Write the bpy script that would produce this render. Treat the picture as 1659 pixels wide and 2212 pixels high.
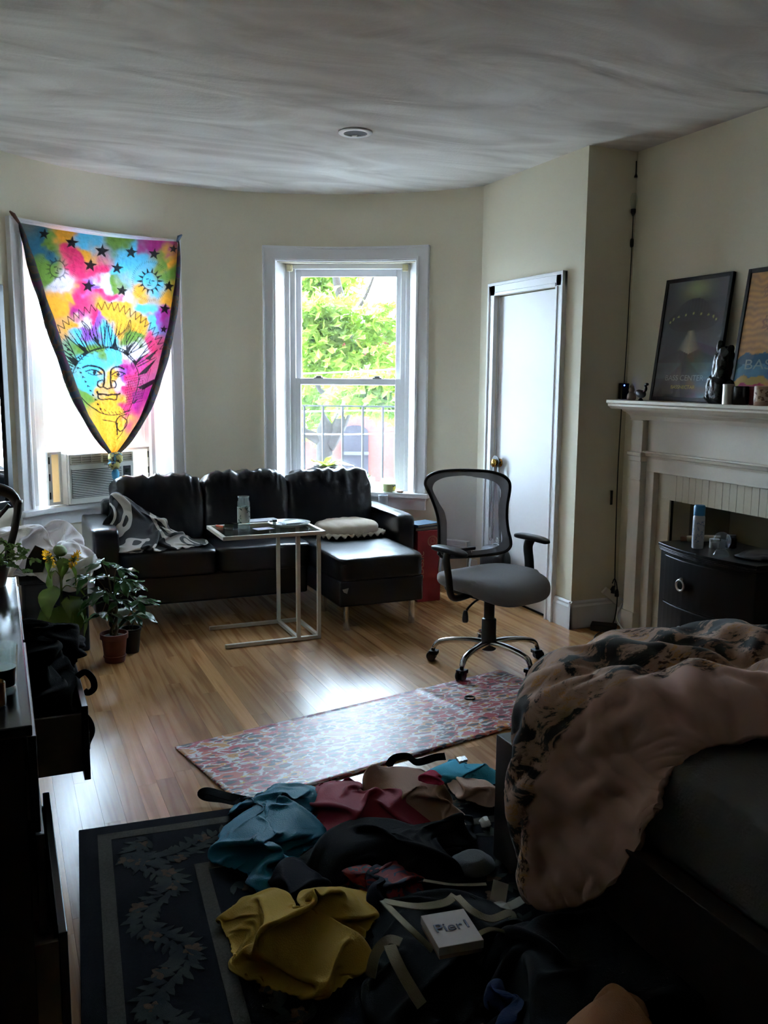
import bpy, bmesh, math, random
import numpy as np
from math import sin, cos, pi, radians, sqrt, atan2, hypot
from mathutils import Vector, Matrix, noise as mn

for o in list(bpy.data.objects):
    bpy.data.objects.remove(o)
scene = bpy.context.scene
COL = scene.collection
random.seed(7)

# ------------------------------------------------------------------ camera, sky, sun, exposure
cam_d = bpy.data.cameras.new('camera')
cam = bpy.data.objects.new('camera', cam_d)
COL.objects.link(cam)
_p, _r, _y = .14803, -.008451, .40504            # pitch down, roll, yaw to the right of the room axis
_F = Vector((sin(_y)*cos(_p), cos(_y)*cos(_p), -sin(_p)))
_R0 = Vector((cos(_y), -sin(_y), 0))
_D0 = _F.cross(_R0)
_R = cos(_r)*_R0 + sin(_r)*_D0
_D = -sin(_r)*_R0 + cos(_r)*_D0
cam.matrix_world = Matrix(((_R.x, -_D.x, -_F.x, 0), (_R.y, -_D.y, -_F.y, 0), (_R.z, -_D.z, -_F.z, 1.5), (0, 0, 0, 1)))
cam_d.sensor_fit = 'HORIZONTAL'
cam_d.sensor_width = 36
cam_d.lens = 1948.2/1659*36
cam_d.clip_start = .05
cam_d.clip_end = 500
scene.camera = cam

world = bpy.data.worlds.new('sky')
scene.world = world
world.use_nodes = True
_bg = world.node_tree.nodes['Background']
_bg.inputs[0].default_value = (.60, .80, 1.0, 1)
_bg.inputs[1].default_value = 14.0
sun_d = bpy.data.lights.new('sun', 'SUN')
sun_d.energy = 3.5
sun_d.angle = .01
sun_d.color = (1, .95, .86)
sun = bpy.data.objects.new('sun', sun_d)
COL.objects.link(sun)
sun.rotation_euler = Vector((-.25, .62, -.75)).to_track_quat('-Z', 'Y').to_euler()

vs = scene.view_settings
vs.view_transform = 'Standard'
vs.look = 'None'
vs.gamma = 1.0
vs.use_curve_mapping = False
vs.exposure = 1.74
scene.cycles.use_denoising = True
scene.cycles.max_bounces = 7
scene.cycles.diffuse_bounces = 5
scene.cycles.glossy_bounces = 3
scene.cycles.use_adaptive_sampling = True
scene.cycles.adaptive_threshold = .05
scene.cycles.use_light_tree = False
scene.cycles.transparent_max_bounces = 12
scene.cycles.sample_clamp_indirect = 0

# ------------------------------------------------------------------ helpers
def srgb(*c):
    return tuple(((x/255)/12.92 if x/255 <= .04045 else ((x/255+.055)/1.055)**2.4) for x in c)

MATS = {}
def M(name, col=(.5, .5, .5), rough=.6, metal=0.0, var=0.0, vscale=8.0, col2=None, bump=0.0, bscale=60.0, spec=.5,
      coat=0.0, sheen=0.0, emit=0.0, stretch=None, alpha=1.0, trans=0.0, detail=4.0):
    if name in MATS:
        return MATS[name]
    m = bpy.data.materials.new(name)
    m.use_nodes = True
    nt = m.node_tree; N = nt.nodes; L = nt.links
    b = N['Principled BSDF']
    b.inputs['Base Color'].default_value = (*col, 1)
    b.inputs['Roughness'].default_value = rough
    b.inputs['Metallic'].default_value = metal
    b.inputs['Specular IOR Level'].default_value = spec
    b.inputs['Coat Weight'].default_value = coat
    b.inputs['Sheen Weight'].default_value = sheen
    b.inputs['Alpha'].default_value = alpha
    b.inputs['Transmission Weight'].default_value = trans
    if emit:
        b.inputs['Emission Color'].default_value = (*col, 1)
        b.inputs['Emission Strength'].default_value = emit
    tc = N.new('ShaderNodeTexCoord'); mp = N.new('ShaderNodeMapping')
    L.new(tc.outputs['Object'], mp.inputs[0])
    if stretch:
        mp.inputs['Scale'].default_value = stretch
    if var or col2:
        nz = N.new('ShaderNodeTexNoise'); nz.inputs['Scale'].default_value = vscale
        nz.inputs['Detail'].default_value = detail
        L.new(mp.outputs[0], nz.inputs['Vector'])
        mx = N.new('ShaderNodeMix'); mx.data_type = 'RGBA'
        cr = N.new('ShaderNodeValToRGB')
        cr.color_ramp.elements[0].position = .35; cr.color_ramp.elements[1].position = .65
        L.new(nz.outputs[0], cr.inputs[0]); L.new(cr.outputs[0], mx.inputs[0])
        c2 = col2 if col2 else tuple(max(0, c*(1-var)) for c in col)
        mx.inputs[6].default_value = (*col, 1); mx.inputs[7].default_value = (*c2, 1)
        L.new(mx.outputs[2], b.inputs['Base Color'])
    if bump:
        n2 = N.new('ShaderNodeTexNoise'); n2.inputs['Scale'].default_value = bscale; n2.inputs['Detail'].default_value = 5
        L.new(mp.outputs[0], n2.inputs['Vector'])
        bp = N.new('ShaderNodeBump'); bp.inputs['Strength'].default_value = bump; bp.inputs['Distance'].default_value = .01
        L.new(n2.outputs[0], bp.inputs['Height']); L.new(bp.outputs[0], b.inputs['Normal'])
    MATS[name] = m
    return m

def tag(o, label=None, cat=None, group=None, kind=None):
    if label: o['label'] = label
    if cat: o['category'] = cat
    if group: o['group'] = group
    if kind: o['kind'] = kind
    return o

def empty(name, loc=(0, 0, 0), label=None, cat=None, group=None, kind=None):
    o = bpy.data.objects.new(name, None)
    o.empty_display_size = .05
    COL.objects.link(o)
    o.location = loc
    return tag(o, label, cat, group, kind)

def put(o, parent):
    """parent o, whose mesh is in world coordinates, under a thing"""
    if parent is None:
        return o
    o.parent = parent
    m = Matrix.Translation(parent.location)
    p = parent.parent
    if parent.type != 'EMPTY' or p:
        m = Matrix.Identity(4)          # mesh parents already sit in world coordinates
    o.matrix_parent_inverse = m.inverted()
    return o

class MB:
    def __init__(self):
        self.v = []; self.f = []
    def add(self, vs_, fs):
        n = len(self.v)
        self.v += [tuple(v) for v in vs_]
        self.f += [tuple(i+n for i in f) for f in fs]
        return self
    def box(self, lo, hi):
        x0, y0, z0 = lo; x1, y1, z1 = hi
        return self.add([(x0, y0, z0), (x1, y0, z0), (x1, y1, z0), (x0, y1, z0), (x0, y0, z1), (x1, y0, z1), (x1, y1, z1), (x0, y1, z1)],
                        [(0, 3, 2, 1), (4, 5, 6, 7), (0, 1, 5, 4), (1, 2, 6, 5), (2, 3, 7, 6), (3, 0, 4, 7)])
    def obox(self, c, ax, hs):
        """oriented box: centre, three axes, half sizes"""
        c = Vector(c); a, b, d = [Vector(x).normalized()*h for x, h in zip(ax, hs)]
        P = [c-a-b-d, c+a-b-d, c+a+b-d, c-a+b-d, c-a-b+d, c+a-b+d, c+a+b+d, c-a+b+d]
        return self.add(P, [(0, 3, 2, 1), (4, 5, 6, 7), (0, 1, 5, 4), (1, 2, 6, 5), (2, 3, 7, 6), (3, 0, 4, 7)])
    def bar(self, p, q, w, h, up=(0, 0, 1)):
        p = Vector(p); q = Vector(q); d = (q-p).normalized(); u = Vector(up)
        if abs(d.dot(u)) > .95: u = Vector((1, 0, 0))
        s = d.cross(u).normalized(); u = s.cross(d).normalized()
        return self.obox((p+q)/2, (d, s, u), ((q-p).length/2, w/2, h/2))
    def tube(self, path, r, seg=8, closed=False, flat=1.0):
        P = [Vector(p) for p in path]; n = len(P)
        rs = r if isinstance(r, (list, tuple)) else [r]*n
        prev = None; rings = []
        for i in range(n):
            a = P[(i-1) % n] if (closed or i > 0) else P[i]
            b = P[(i+1) % n] if (closed or i < n-1) else P[i]
            d = (b-a)
            d = d.normalized() if d.length > 1e-9 else Vector((0, 0, 1))
            if prev is None:
                u = Vector((0, 0, 1)) if abs(d.z) < .9 else Vector((1, 0, 0))
            else:
                u = prev
            s = d.cross(u).normalized(); u = s.cross(d).normalized(); prev = u
            rings.append([P[i]+(s*cos(2*pi*k/seg)+u*sin(2*pi*k/seg)*flat)*rs[i] for k in range(seg)])
        vs_ = [v for g in rings for v in g]; fs = []
        m = n if closed else n-1
        for i in range(m):
            j = (i+1) % n
            for k in range(seg):
                fs.append((i*seg+k, i*seg+(k+1) % seg, j*seg+(k+1) % seg, j*seg+k))
        if not closed:
            fs.append(tuple(range(seg))[::-1]); fs.append(tuple((n-1)*seg+k for k in range(seg)))
        return self.add(vs_, fs)
    def lathe(self, prof, c=(0, 0, 0), seg=24, axis=None, caps=True):
        """profile of (radius, height); closed at the ends when radius is zero, else capped"""
        c = Vector(c)
        if axis is None: ax = Vector((0, 0, 1)); s = Vector((1, 0, 0)); u = Vector((0, 1, 0))
        else:
            ax = Vector(axis).normalized(); s = ax.orthogonal().normalized(); u = ax.cross(s)
        vs_ = []; fs = []
        for r, z in prof:
            for k in range(seg):
                a = 2*pi*k/seg
                vs_.append(c+ax*z+(s*cos(a)+u*sin(a))*max(r, 1e-5))
        for i in range(len(prof)-1):
            for k in range(seg):
                fs.append((i*seg+k, i*seg+(k+1) % seg, (i+1)*seg+(k+1) % seg, (i+1)*seg+k))
        if caps:
            fs.append(tuple(range(seg))[::-1]); fs.append(tuple((len(prof)-1)*seg+k for k in range(seg)))
        else:
            fs += [((len(prof)-1)*seg+k, (len(prof)-1)*seg+(k+1) % seg, (k+1) % seg, k) for k in range(seg)]
        return self.add(vs_, fs)
    def prism(self, poly, a, b):
        """3-D polygon extruded from offset a to offset b (vectors)"""
        n = len(poly); a = Vector(a); b = Vector(b)
        P = [Vector(p)+a for p in poly]+[Vector(p)+b for p in poly]
        fs = [tuple(range(n))[::-1], tuple(range(n, 2*n))]
        for i in range(n):
            j = (i+1) % n
            fs.append((i, j, n+j, n+i))
        return self.add(P, fs)
    def grid(self, nu, nv, fn, wrap=False):
        vs_ = [fn(i/(nu-1 if not wrap else nu), j/(nv-1)) for j in range(nv) for i in range(nu)]
        fs = []
        for j in range(nv-1):
            for i in range(nu if wrap else nu-1):
                i2 = (i+1) % nu
                fs.append((j*nu+i, j*nu+i2, (j+1)*nu+i2, (j+1)*nu+i))
        return self.add(vs_, fs)
    def mesh(self, name):
        me = bpy.data.meshes.new(name)
        me.from_pydata([tuple(v) for v in self.v], [], self.f)
        me.update()
        return me
    def build(self, name, mat=None, parent=None, smooth=False, bevel=0, seg=2, sub=0, solid=0, angle=40):
        me = self.mesh(name)
        bm = bmesh.new(); bm.from_mesh(me); bmesh.ops.recalc_face_normals(bm, faces=bm.faces); bm.to_mesh(me); bm.free()
        o = bpy.data.objects.new(name, me)
        COL.objects.link(o)
        if mat: me.materials.append(mat)
        if smooth:
            me.polygons.foreach_set('use_smooth', [True]*len(me.polygons))
            if smooth == 'auto':
                me.set_sharp_from_angle(angle=radians(angle))
        if solid:
            s = o.modifiers.new('solid', 'SOLIDIFY'); s.thickness = solid; s.offset = 0
        if bevel:
            bv = o.modifiers.new('bevel', 'BEVEL'); bv.width = bevel; bv.segments = seg; bv.limit_method = 'ANGLE'
        if sub:
            ss = o.modifiers.new('sub', 'SUBSURF'); ss.levels = sub; ss.render_levels = sub
        return put(o, parent)

def box(name, lo, hi, mat, parent=None, bevel=.003, seg=2):
    return MB().box(lo, hi).build(name, mat, parent, bevel=bevel, seg=seg)

def fbm(x, y, z=0.0, o=4):
    return mn.fractal(Vector((x, y, z)), 1.0, 2.0, o)

def ridge(x, y, z=0.0):
    a = abs(mn.noise(Vector((x, y, z))))
    return (1-a*1.9)

def superbox(mb, c, s, n=6.0, N=14, disp=None, rot=None):
    """rounded, puffy box; c centre, s half sizes, n roundness exponent"""
    c = Vector(c); bm = bmesh.new()
    bmesh.ops.create_cube(bm, size=2)
    bmesh.ops.subdivide_edges(bm, edges=bm.edges, cuts=N, use_grid_fill=True)
    vs_ = []
    for v in bm.verts:
        p = v.co
        k = (abs(p.x)**n+abs(p.y)**n+abs(p.z)**n)**(1/n)
        q = Vector((p.x/k*s[0], p.y/k*s[1], p.z/k*s[2]))
        if disp: q = disp(q, Vector((p.x/k, p.y/k, p.z/k)))
        if rot: q = rot @ q
        vs_.append(q+c)
    bm.verts.index_update()
    fs = [[v.index for v in f.verts] for f in bm.faces]
    bm.free()
    return mb.add(vs_, fs)

def catmull(P, n, closed=False):
    P = [Vector(p) for p in P]; m = len(P); out = []
    segs = m if closed else m-1
    for i in range(segs):
        p0 = P[(i-1) % m] if (closed or i > 0) else P[0]
        p1 = P[i]; p2 = P[(i+1) % m]
        p3 = P[(i+2) % m] if (closed or i+2 < m) else P[-1]
        for k in range(n):
            t = k/n
            out.append(.5*((2*p1)+(-p0+p2)*t+(2*p0-5*p1+4*p2-p3)*t*t+(-p0+3*p1-3*p2+p3)*t**3))
    if not closed: out.append(P[-1])
    return out

def cord(name, pts, r, mat, parent=None, n=6, seg=6, closed=False):
    mb = MB(); mb.tube(catmull(pts, n, closed), r, seg, closed)
    return mb.build(name, mat, parent, smooth=True)

def ribbon(mb, pts, w, up=(0, 0, 1), th=.003, n=6):
    P = catmull(pts, n); vs_ = []; fs = []; m = len(P)
    for i, p in enumerate(P):
        d = (P[min(i+1, m-1)]-P[max(i-1, 0)]).normalized()
        s = d.cross(Vector(up)); s = s.normalized() if s.length > 1e-6 else Vector((1, 0, 0))
        u = s.cross(d).normalized()
        for a, b in ((-1, -1), (1, -1), (1, 1), (-1, 1)):
            vs_.append(p+s*a*w/2+u*b*th/2)
    for i in range(m-1):
        for k in range(4):
            fs.append((i*4+k, i*4+(k+1) % 4, (i+1)*4+(k+1) % 4, (i+1)*4+k))
    fs.append((0, 1, 2, 3)); fs.append(tuple((m-1)*4+k for k in (3, 2, 1, 0)))
    return mb.add(vs_, fs)

def _rel(A, B, rest, w=.5):
    """move the ends of every A-B pair (array views) towards their rest distance"""
    d = B-A; l = np.sqrt((d*d).sum(-1))+1e-9
    c = d*((l-rest)/l*w)[..., None]
    A += c; B -= c

def grid_pairs(ny, nx, bend=1.0):
    """index pairs of a cloth grid (threads, diagonals, bending), batched so that no vertex occurs twice in a batch"""
    sl = np.s_; out = []
    for k_, wt in ((1, .5), (2, .12*bend), (4, .05*bend)):
        for axis, n in ((0, ny), (1, nx)):
            for o2 in range(2*k_):
                na = len(range(o2, n-k_, 2*k_))
                if o2 >= k_ and k_ == 1 and o2 > 1 or na == 0: continue
                a2 = [sl[:], sl[:]]; b2 = [sl[:], sl[:]]
                a2[axis] = sl[o2:o2+2*k_*(na-1)+1:2*k_]; b2[axis] = sl[o2+k_:o2+k_+2*k_*(na-1)+1:2*k_]
                out.append((tuple(a2), tuple(b2), wt))
    for sy in (0, 1):
        for sx in (0, 1):
            my = (ny-1-sy)//2; mx = (nx-1-sx)//2
            out.append(((sl[sy:sy+2*my:2], sl[sx:sx+2*mx:2]), (sl[sy+1:sy+1+2*my:2], sl[sx+1:sx+1+2*mx:2]), .35))
            out.append(((sl[sy:sy+2*my:2], sl[sx+1:sx+1+2*mx:2]), (sl[sy+1:sy+1+2*my:2], sl[sx:sx+2*mx:2]), .35))
    return out

def cloth(name, outline, base, height, mat, parent=None, seed=0, fold=.03, fscale=9.0, ang=0.0, aniso=2.2, edge=.6, peaks=(),
          ridges=(), rings=30, around=96, skirt=.02, lumps=.35, fine=.0, fn=None, n=None, excess=1.32, steps=60, bend=1.0):
    """a dropped cloth: a sheet with more cloth than floor space, relaxed (length-preserving) until it buckles into folds"""
    n = n or (30 if around < 80 else 44 if around < 125 else 54)
    P = catmull([(p[0], p[1], 0) for p in outline], 8, True)
    R_ = np.array([(p.x, p.y) for p in P]); c = R_.mean(0)
    th = np.unwrap(np.arctan2(R_[:, 1]-c[1], R_[:, 0]-c[0]))
    if th[-1] < th[0]: R_ = R_[::-1]; th = th[::-1]
    arc = np.r_[0, np.cumsum(np.hypot(*(np.roll(R_, -1, 0)-R_).T))]; frac = arc[:-1]/arc[-1]
    g = np.linspace(-1, 1, n); U, V = np.meshgrid(g, g)
    X = U*np.sqrt(1-V*V/2); Y = V*np.sqrt(1-U*U/2); rr = np.clip(np.hypot(X, Y), 0, 1); tt = (np.arctan2(Y, X)/(2*pi)) % 1
    bx = np.interp(tt, np.r_[frac, 1], np.r_[R_[:, 0], R_[0, 0]]); by = np.interp(tt, np.r_[frac, 1], np.r_[R_[:, 1], R_[0, 1]])
    x0 = c[0]+(bx-c[0])*rr; y0 = c[1]+(by-c[1])*rr
    e = np.clip((1-rr)/edge, 0, 1); dome = height*e*e*(3-2*e)
    ca, sa = cos(ang), sin(ang)
    z0 = np.zeros((n, n)); lump = np.zeros((n, n))
    for j_ in range(n):
        for i_ in range(n):
            x, y = x0[j_, i_], y0[j_, i_]
            u = (x*ca+y*sa)*fscale/aniso; w = (-x*sa+y*ca)*fscale
            wx = mn.noise(Vector((x*5+seed*3.1, y*5, seed)))*.8; wy = mn.noise(Vector((x*5, y*5+seed*1.7, seed+5)))*.8
            z0[j_, i_] = max(0, ridge(u+wx+seed*11, w+wy, seed))**2*.7+max(0, ridge(u*1.9-wy+3, w*1.9+wx, seed+3))**2*.35
            lump[j_, i_] = mn.noise(Vector((x*5+seed, y*5, seed+9)))
    ground = dome*(1+lumps*lump)
    for px_, py_, a, s in peaks:
        ground = ground+a*np.exp(-((x0-px_)**2+(y0-py_)**2)/(s*s))
    for (ax, ay, bx_, by_, a, s) in ridges:
        dx, dy = bx_-ax, by_-ay; t = np.clip(((x0-ax)*dx+(y0-ay)*dy)/(dx*dx+dy*dy), 0, 1)
        ground = ground+a*np.exp(-((x0-ax-dx*t)**2+(y0-ay-dy*t)**2)/(s*s))*np.minimum(1, e*2)
    ground = np.maximum(ground, 0)
    Q = np.stack([x0, y0, ground+fold*1.6*z0*(.25+.75*np.minimum(1, e*2))+.002], -1)
    F = np.stack([x0, y0, ground*.8], -1)
    pairs = grid_pairs(n, n, bend)
    rest = [np.sqrt(((F[b]-F[a])**2).sum(-1))*excess for a, b, w in pairs]
    pin = rr > .985
    prev = Q.copy()
    for st in range(steps):
        vel = (Q-prev)*.86; prev = Q.copy(); Q = Q+vel; Q[..., 2] -= .0012
        for it in range(3):
            for (a, b, w), r0 in zip(pairs, rest):
                _rel(Q[a], Q[b], r0, w)
            Q[..., 2] = np.maximum(Q[..., 2], ground*.9+.004)
            Q[pin, 0] += (x0[pin]-Q[pin, 0])*.25; Q[pin, 1] += (y0[pin]-Q[pin, 1])*.25
            Q[pin, 2] = np.minimum(Q[pin, 2], .012+skirt)
    Q[..., 2] += base
    vs_ = [tuple(v) for v in Q.reshape(-1, 3)]
    fs = [(j_*n+i_, j_*n+i_+1, (j_+1)*n+i_+1, (j_+1)*n+i_) for j_ in range(n-1) for i_ in range(n-1)]
    return MB().add(vs_, fs).build(name, mat, parent, smooth=True, solid=.003, sub=1)

def text(name, s, size, origin, xdir, ydir, mat, parent=None, depth=.0006, align='LEFT', stretch=1.0):
    cu = bpy.data.curves.new(name, 'FONT'); cu.body = s; cu.size = size; cu.extrude = depth; cu.align_x = align
    o = bpy.data.objects.new(name, cu); COL.objects.link(o)
    x = Vector(xdir).normalized(); y = Vector(ydir).normalized(); z = x.cross(y)
    mw = Matrix(((x.x*stretch, y.x, z.x, origin[0]), (x.y*stretch, y.y, z.y, origin[1]), (x.z*stretch, y.z, z.z, origin[2]), (0, 0, 0, 1)))
    dg = bpy.context.evaluated_depsgraph_get()
    me = bpy.data.meshes.new_from_object(o.evaluated_get(dg))
    bpy.data.objects.remove(o)
    me.transform(mw)
    me.materials.clear(); me.materials.append(mat)
    ob = bpy.data.objects.new(name, me); COL.objects.link(ob)
    return put(ob, parent)

# ------------------------------------------------------------------ node materials
def node_mat(name):
    m = bpy.data.materials.new(name); m.use_nodes = True
    nt = m.node_tree
    return m, nt, nt.nodes, nt.links, nt.nodes['Principled BSDF']

def ramp(N, stops, interp='LINEAR'):
    r = N.new('ShaderNodeValToRGB'); cr = r.color_ramp; cr.interpolation = interp
    while len(cr.elements) > 1: cr.elements.remove(cr.elements[-1])
    cr.elements[0].position = stops[0][0]; cr.elements[0].color = (*stops[0][1], 1)
    for p, c in stops[1:]:
        e = cr.elements.new(p); e.color = (*c, 1)
    return r

def oak_mat():
    m, nt, N, L, b = node_mat('oak_plank')
    tc = N.new('ShaderNodeTexCoord'); oi = N.new('ShaderNodeObjectInfo')
    cb = N.new('ShaderNodeCombineXYZ'); mul = N.new('ShaderNodeMath'); mul.operation = 'MULTIPLY'; mul.inputs[1].default_value = 37
    L.new(oi.outputs['Random'], mul.inputs[0]); L.new(mul.outputs[0], cb.inputs[0]); L.new(mul.outputs[0], cb.inputs[1])
    ad = N.new('ShaderNodeVectorMath'); ad.operation = 'ADD'
    L.new(tc.outputs['Object'], ad.inputs[0]); L.new(cb.outputs[0], ad.inputs[1])
    mp = N.new('ShaderNodeMapping'); mp.inputs['Scale'].default_value = (11, .5, 1)
    L.new(ad.outputs[0], mp.inputs[0])
    n1 = N.new('ShaderNodeTexNoise'); n1.inputs['Scale'].default_value = 1.1; n1.inputs['Detail'].default_value = 2
    L.new(mp.outputs[0], n1.inputs['Vector'])
    wv = N.new('ShaderNodeMath'); wv.operation = 'MULTIPLY'; wv.inputs[1].default_value = 30
    L.new(n1.outputs[0], wv.inputs[0])
    sn = N.new('ShaderNodeMath'); sn.operation = 'SINE'; L.new(wv.outputs[0], sn.inputs[0])
    rg = ramp(N, [(0, srgb(166, 119, 74)), (.35, srgb(186, 139, 91)), (1, srgb(197, 151, 102))])
    mr = N.new('ShaderNodeMapRange'); mr.inputs[1].default_value = -1; mr.inputs[2].default_value = 1
    L.new(sn.outputs[0], mr.inputs[0]); L.new(mr.outputs[0], rg.inputs[0])
    mp2 = N.new('ShaderNodeMapping'); mp2.inputs['Scale'].default_value = (220, 5, 1)
    L.new(ad.outputs[0], mp2.inputs[0])
    n2 = N.new('ShaderNodeTexNoise'); n2.inputs['Scale'].default_value = 1; n2.inputs['Detail'].default_value = 3
    L.new(mp2.outputs[0], n2.inputs['Vector'])
    fr = ramp(N, [(.35, (.86, .82, .78)), (.6, (1, 1, 1))]); L.new(n2.outputs[0], fr.inputs[0])
    mx = N.new('ShaderNodeMix'); mx.data_type = 'RGBA'; mx.blend_type = 'MULTIPLY'; mx.inputs[0].default_value = .7
    L.new(rg.outputs[0], mx.inputs[6]); L.new(fr.outputs[0], mx.inputs[7])
    hs = N.new('ShaderNodeHueSaturation')
    mrr = N.new('ShaderNodeMapRange'); mrr.inputs[3].default_value = .70; mrr.inputs[4].default_value = 1.15
    L.new(oi.outputs['Random'], mrr.inputs[0]); L.new(mrr.outputs[0], hs.inputs['Value'])
    L.new(mx.outputs[2], hs.inputs['Color']); L.new(hs.outputs[0], b.inputs['Base Color'])
    b.inputs['Roughness'].default_value = .26
    b.inputs['Specular IOR Level'].default_value = .55
    return m

def ceiling_mat():
    m, nt, N, L, b = node_mat('trowelled_plaster')
    tc = N.new('ShaderNodeTexCoord'); mp = N.new('ShaderNodeMapping')
    mp.inputs['Rotation'].default_value = (0, 0, radians(16)); mp.inputs['Scale'].default_value = (.75, 2.2, 1)
    L.new(tc.outputs['Object'], mp.inputs[0])
    n1 = N.new('ShaderNodeTexNoise'); n1.inputs['Scale'].default_value = 1.25; n1.inputs['Detail'].default_value = 5
    n1.inputs['Roughness'].default_value = .5; n1.inputs['Distortion'].default_value = 1.6
    L.new(mp.outputs[0], n1.inputs['Vector'])
    cr = ramp(N, [(.34, srgb(190, 183, 177)), (.5, srgb(212, 206, 200)), (.66, srgb(228, 224, 219))]); L.new(n1.outputs[0], cr.inputs[0])
    L.new(cr.outputs[0], b.inputs['Base Color'])
    n2 = N.new('ShaderNodeTexNoise'); n2.inputs['Scale'].default_value = 55; n2.inputs['Detail'].default_value = 4; L.new(tc.outputs['Object'], n2.inputs['Vector'])
    sm = N.new('ShaderNodeMath'); sm.operation = 'MULTIPLY_ADD'; sm.inputs[1].default_value = .06; L.new(n2.outputs[0], sm.inputs[0]); L.new(n1.outputs[0], sm.inputs[2])
    bp = N.new('ShaderNodeBump'); bp.inputs['Strength'].default_value = .33; bp.inputs['Distance'].default_value = .05
    L.new(sm.outputs[0], bp.inputs['Height']); L.new(bp.outputs[0], b.inputs['Normal'])
    b.inputs['Roughness'].default_value = .85; b.inputs['Specular IOR Level'].default_value = .2
    return m

def glass_mat(name, dirt=.05, tint=(1, 1, 1), ior=1.45):
    m = bpy.data.materials.new(name); m.use_nodes = True; nt = m.node_tree; N = nt.nodes; L = nt.links
    N.remove(N['Principled BSDF']); out = N['Material Output']
    tr = N.new('ShaderNodeBsdfTransparent'); tr.inputs[0].default_value = (*tint, 1)
    gl = N.new('ShaderNodeBsdfGlossy'); gl.inputs['Roughness'].default_value = .02
    lw = N.new('ShaderNodeLayerWeight'); lw.inputs[0].default_value = .5
    pw = N.new('ShaderNodeMath'); pw.operation = 'POWER'; pw.inputs[1].default_value = 5; L.new(lw.outputs['Facing'], pw.inputs[0])
    fr = N.new('ShaderNodeMath'); fr.operation = 'MULTIPLY_ADD'; fr.inputs[1].default_value = .8; fr.inputs[2].default_value = .035; L.new(pw.outputs[0], fr.inputs[0])
    mx = N.new('ShaderNodeMixShader'); L.new(fr.outputs[0], mx.inputs[0]); L.new(tr.outputs[0], mx.inputs[1]); L.new(gl.outputs[0], mx.inputs[2])
    df = N.new('ShaderNodeBsdfTranslucent'); df.inputs[0].default_value = (.8, .82, .85, 1)
    m2 = N.new('ShaderNodeMixShader')
    nz = N.new('ShaderNodeTexNoise'); nz.inputs['Scale'].default_value = 6; nz.inputs['Detail'].default_value = 5
    tc = N.new('ShaderNodeTexCoord'); L.new(tc.outputs['Object'], nz.inputs['Vector'])
    ml = N.new('ShaderNodeMath'); ml.operation = 'MULTIPLY'; ml.inputs[1].default_value = dirt*2; L.new(nz.outputs[0], ml.inputs[0])
    L.new(ml.outputs[0], m2.inputs[0]); L.new(mx.outputs[0], m2.inputs[1]); L.new(df.outputs[0], m2.inputs[2]); L.new(m2.outputs[0], out.inputs[0])
    return m

def thin_mat(name, col, transp=.0, transl=.5, rough=.6, attr=None, var=0.0, vscale=8.0):
    """thin cloth, leaf or gauze: diffuse + translucent (+ see-through weave)"""
    m = bpy.data.materials.new(name); m.use_nodes = True; nt = m.node_tree; N = nt.nodes; L = nt.links
    b = N['Principled BSDF']; out = N['Material Output']
    b.inputs['Base Color'].default_value = (*col, 1); b.inputs['Roughness'].default_value = rough
    t = N.new('ShaderNodeBsdfTranslucent'); t.inputs[0].default_value = (*col, 1)
    if attr:
        a = N.new('ShaderNodeVertexColor'); a.layer_name = attr
        L.new(a.outputs[0], b.inputs['Base Color']); L.new(a.outputs[0], t.inputs[0])
    elif var:
        tc = N.new('ShaderNodeTexCoord'); nz = N.new('ShaderNodeTexNoise'); nz.inputs['Scale'].default_value = vscale
        L.new(tc.outputs['Object'], nz.inputs['Vector'])
        r = ramp(N, [(.3, tuple(c*(1-var) for c in col)), (.7, tuple(min(1, c*(1+var)) for c in col))]); L.new(nz.outputs[0], r.inputs[0])
        L.new(r.outputs[0], b.inputs['Base Color']); L.new(r.outputs[0], t.inputs[0])
    mx = N.new('ShaderNodeMixShader'); mx.inputs[0].default_value = transl
    L.new(b.outputs[0], mx.inputs[1]); L.new(t.outputs[0], mx.inputs[2])
    last = mx
    if transp:
        tr = N.new('ShaderNodeBsdfTransparent'); m3 = N.new('ShaderNodeMixShader'); m3.inputs[0].default_value = transp
        L.new(mx.outputs[0], m3.inputs[1]); L.new(tr.outputs[0], m3.inputs[2]); last = m3
    L.new(last.outputs[0], out.inputs[0])
    return m

def attr_mat(name, attr='print', rough=.5):
    m, nt, N, L, b = node_mat(name)
    a = N.new('ShaderNodeVertexColor'); a.layer_name = attr; L.new(a.outputs[0], b.inputs['Base Color']); b.inputs['Roughness'].default_value = rough
    return m

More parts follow.
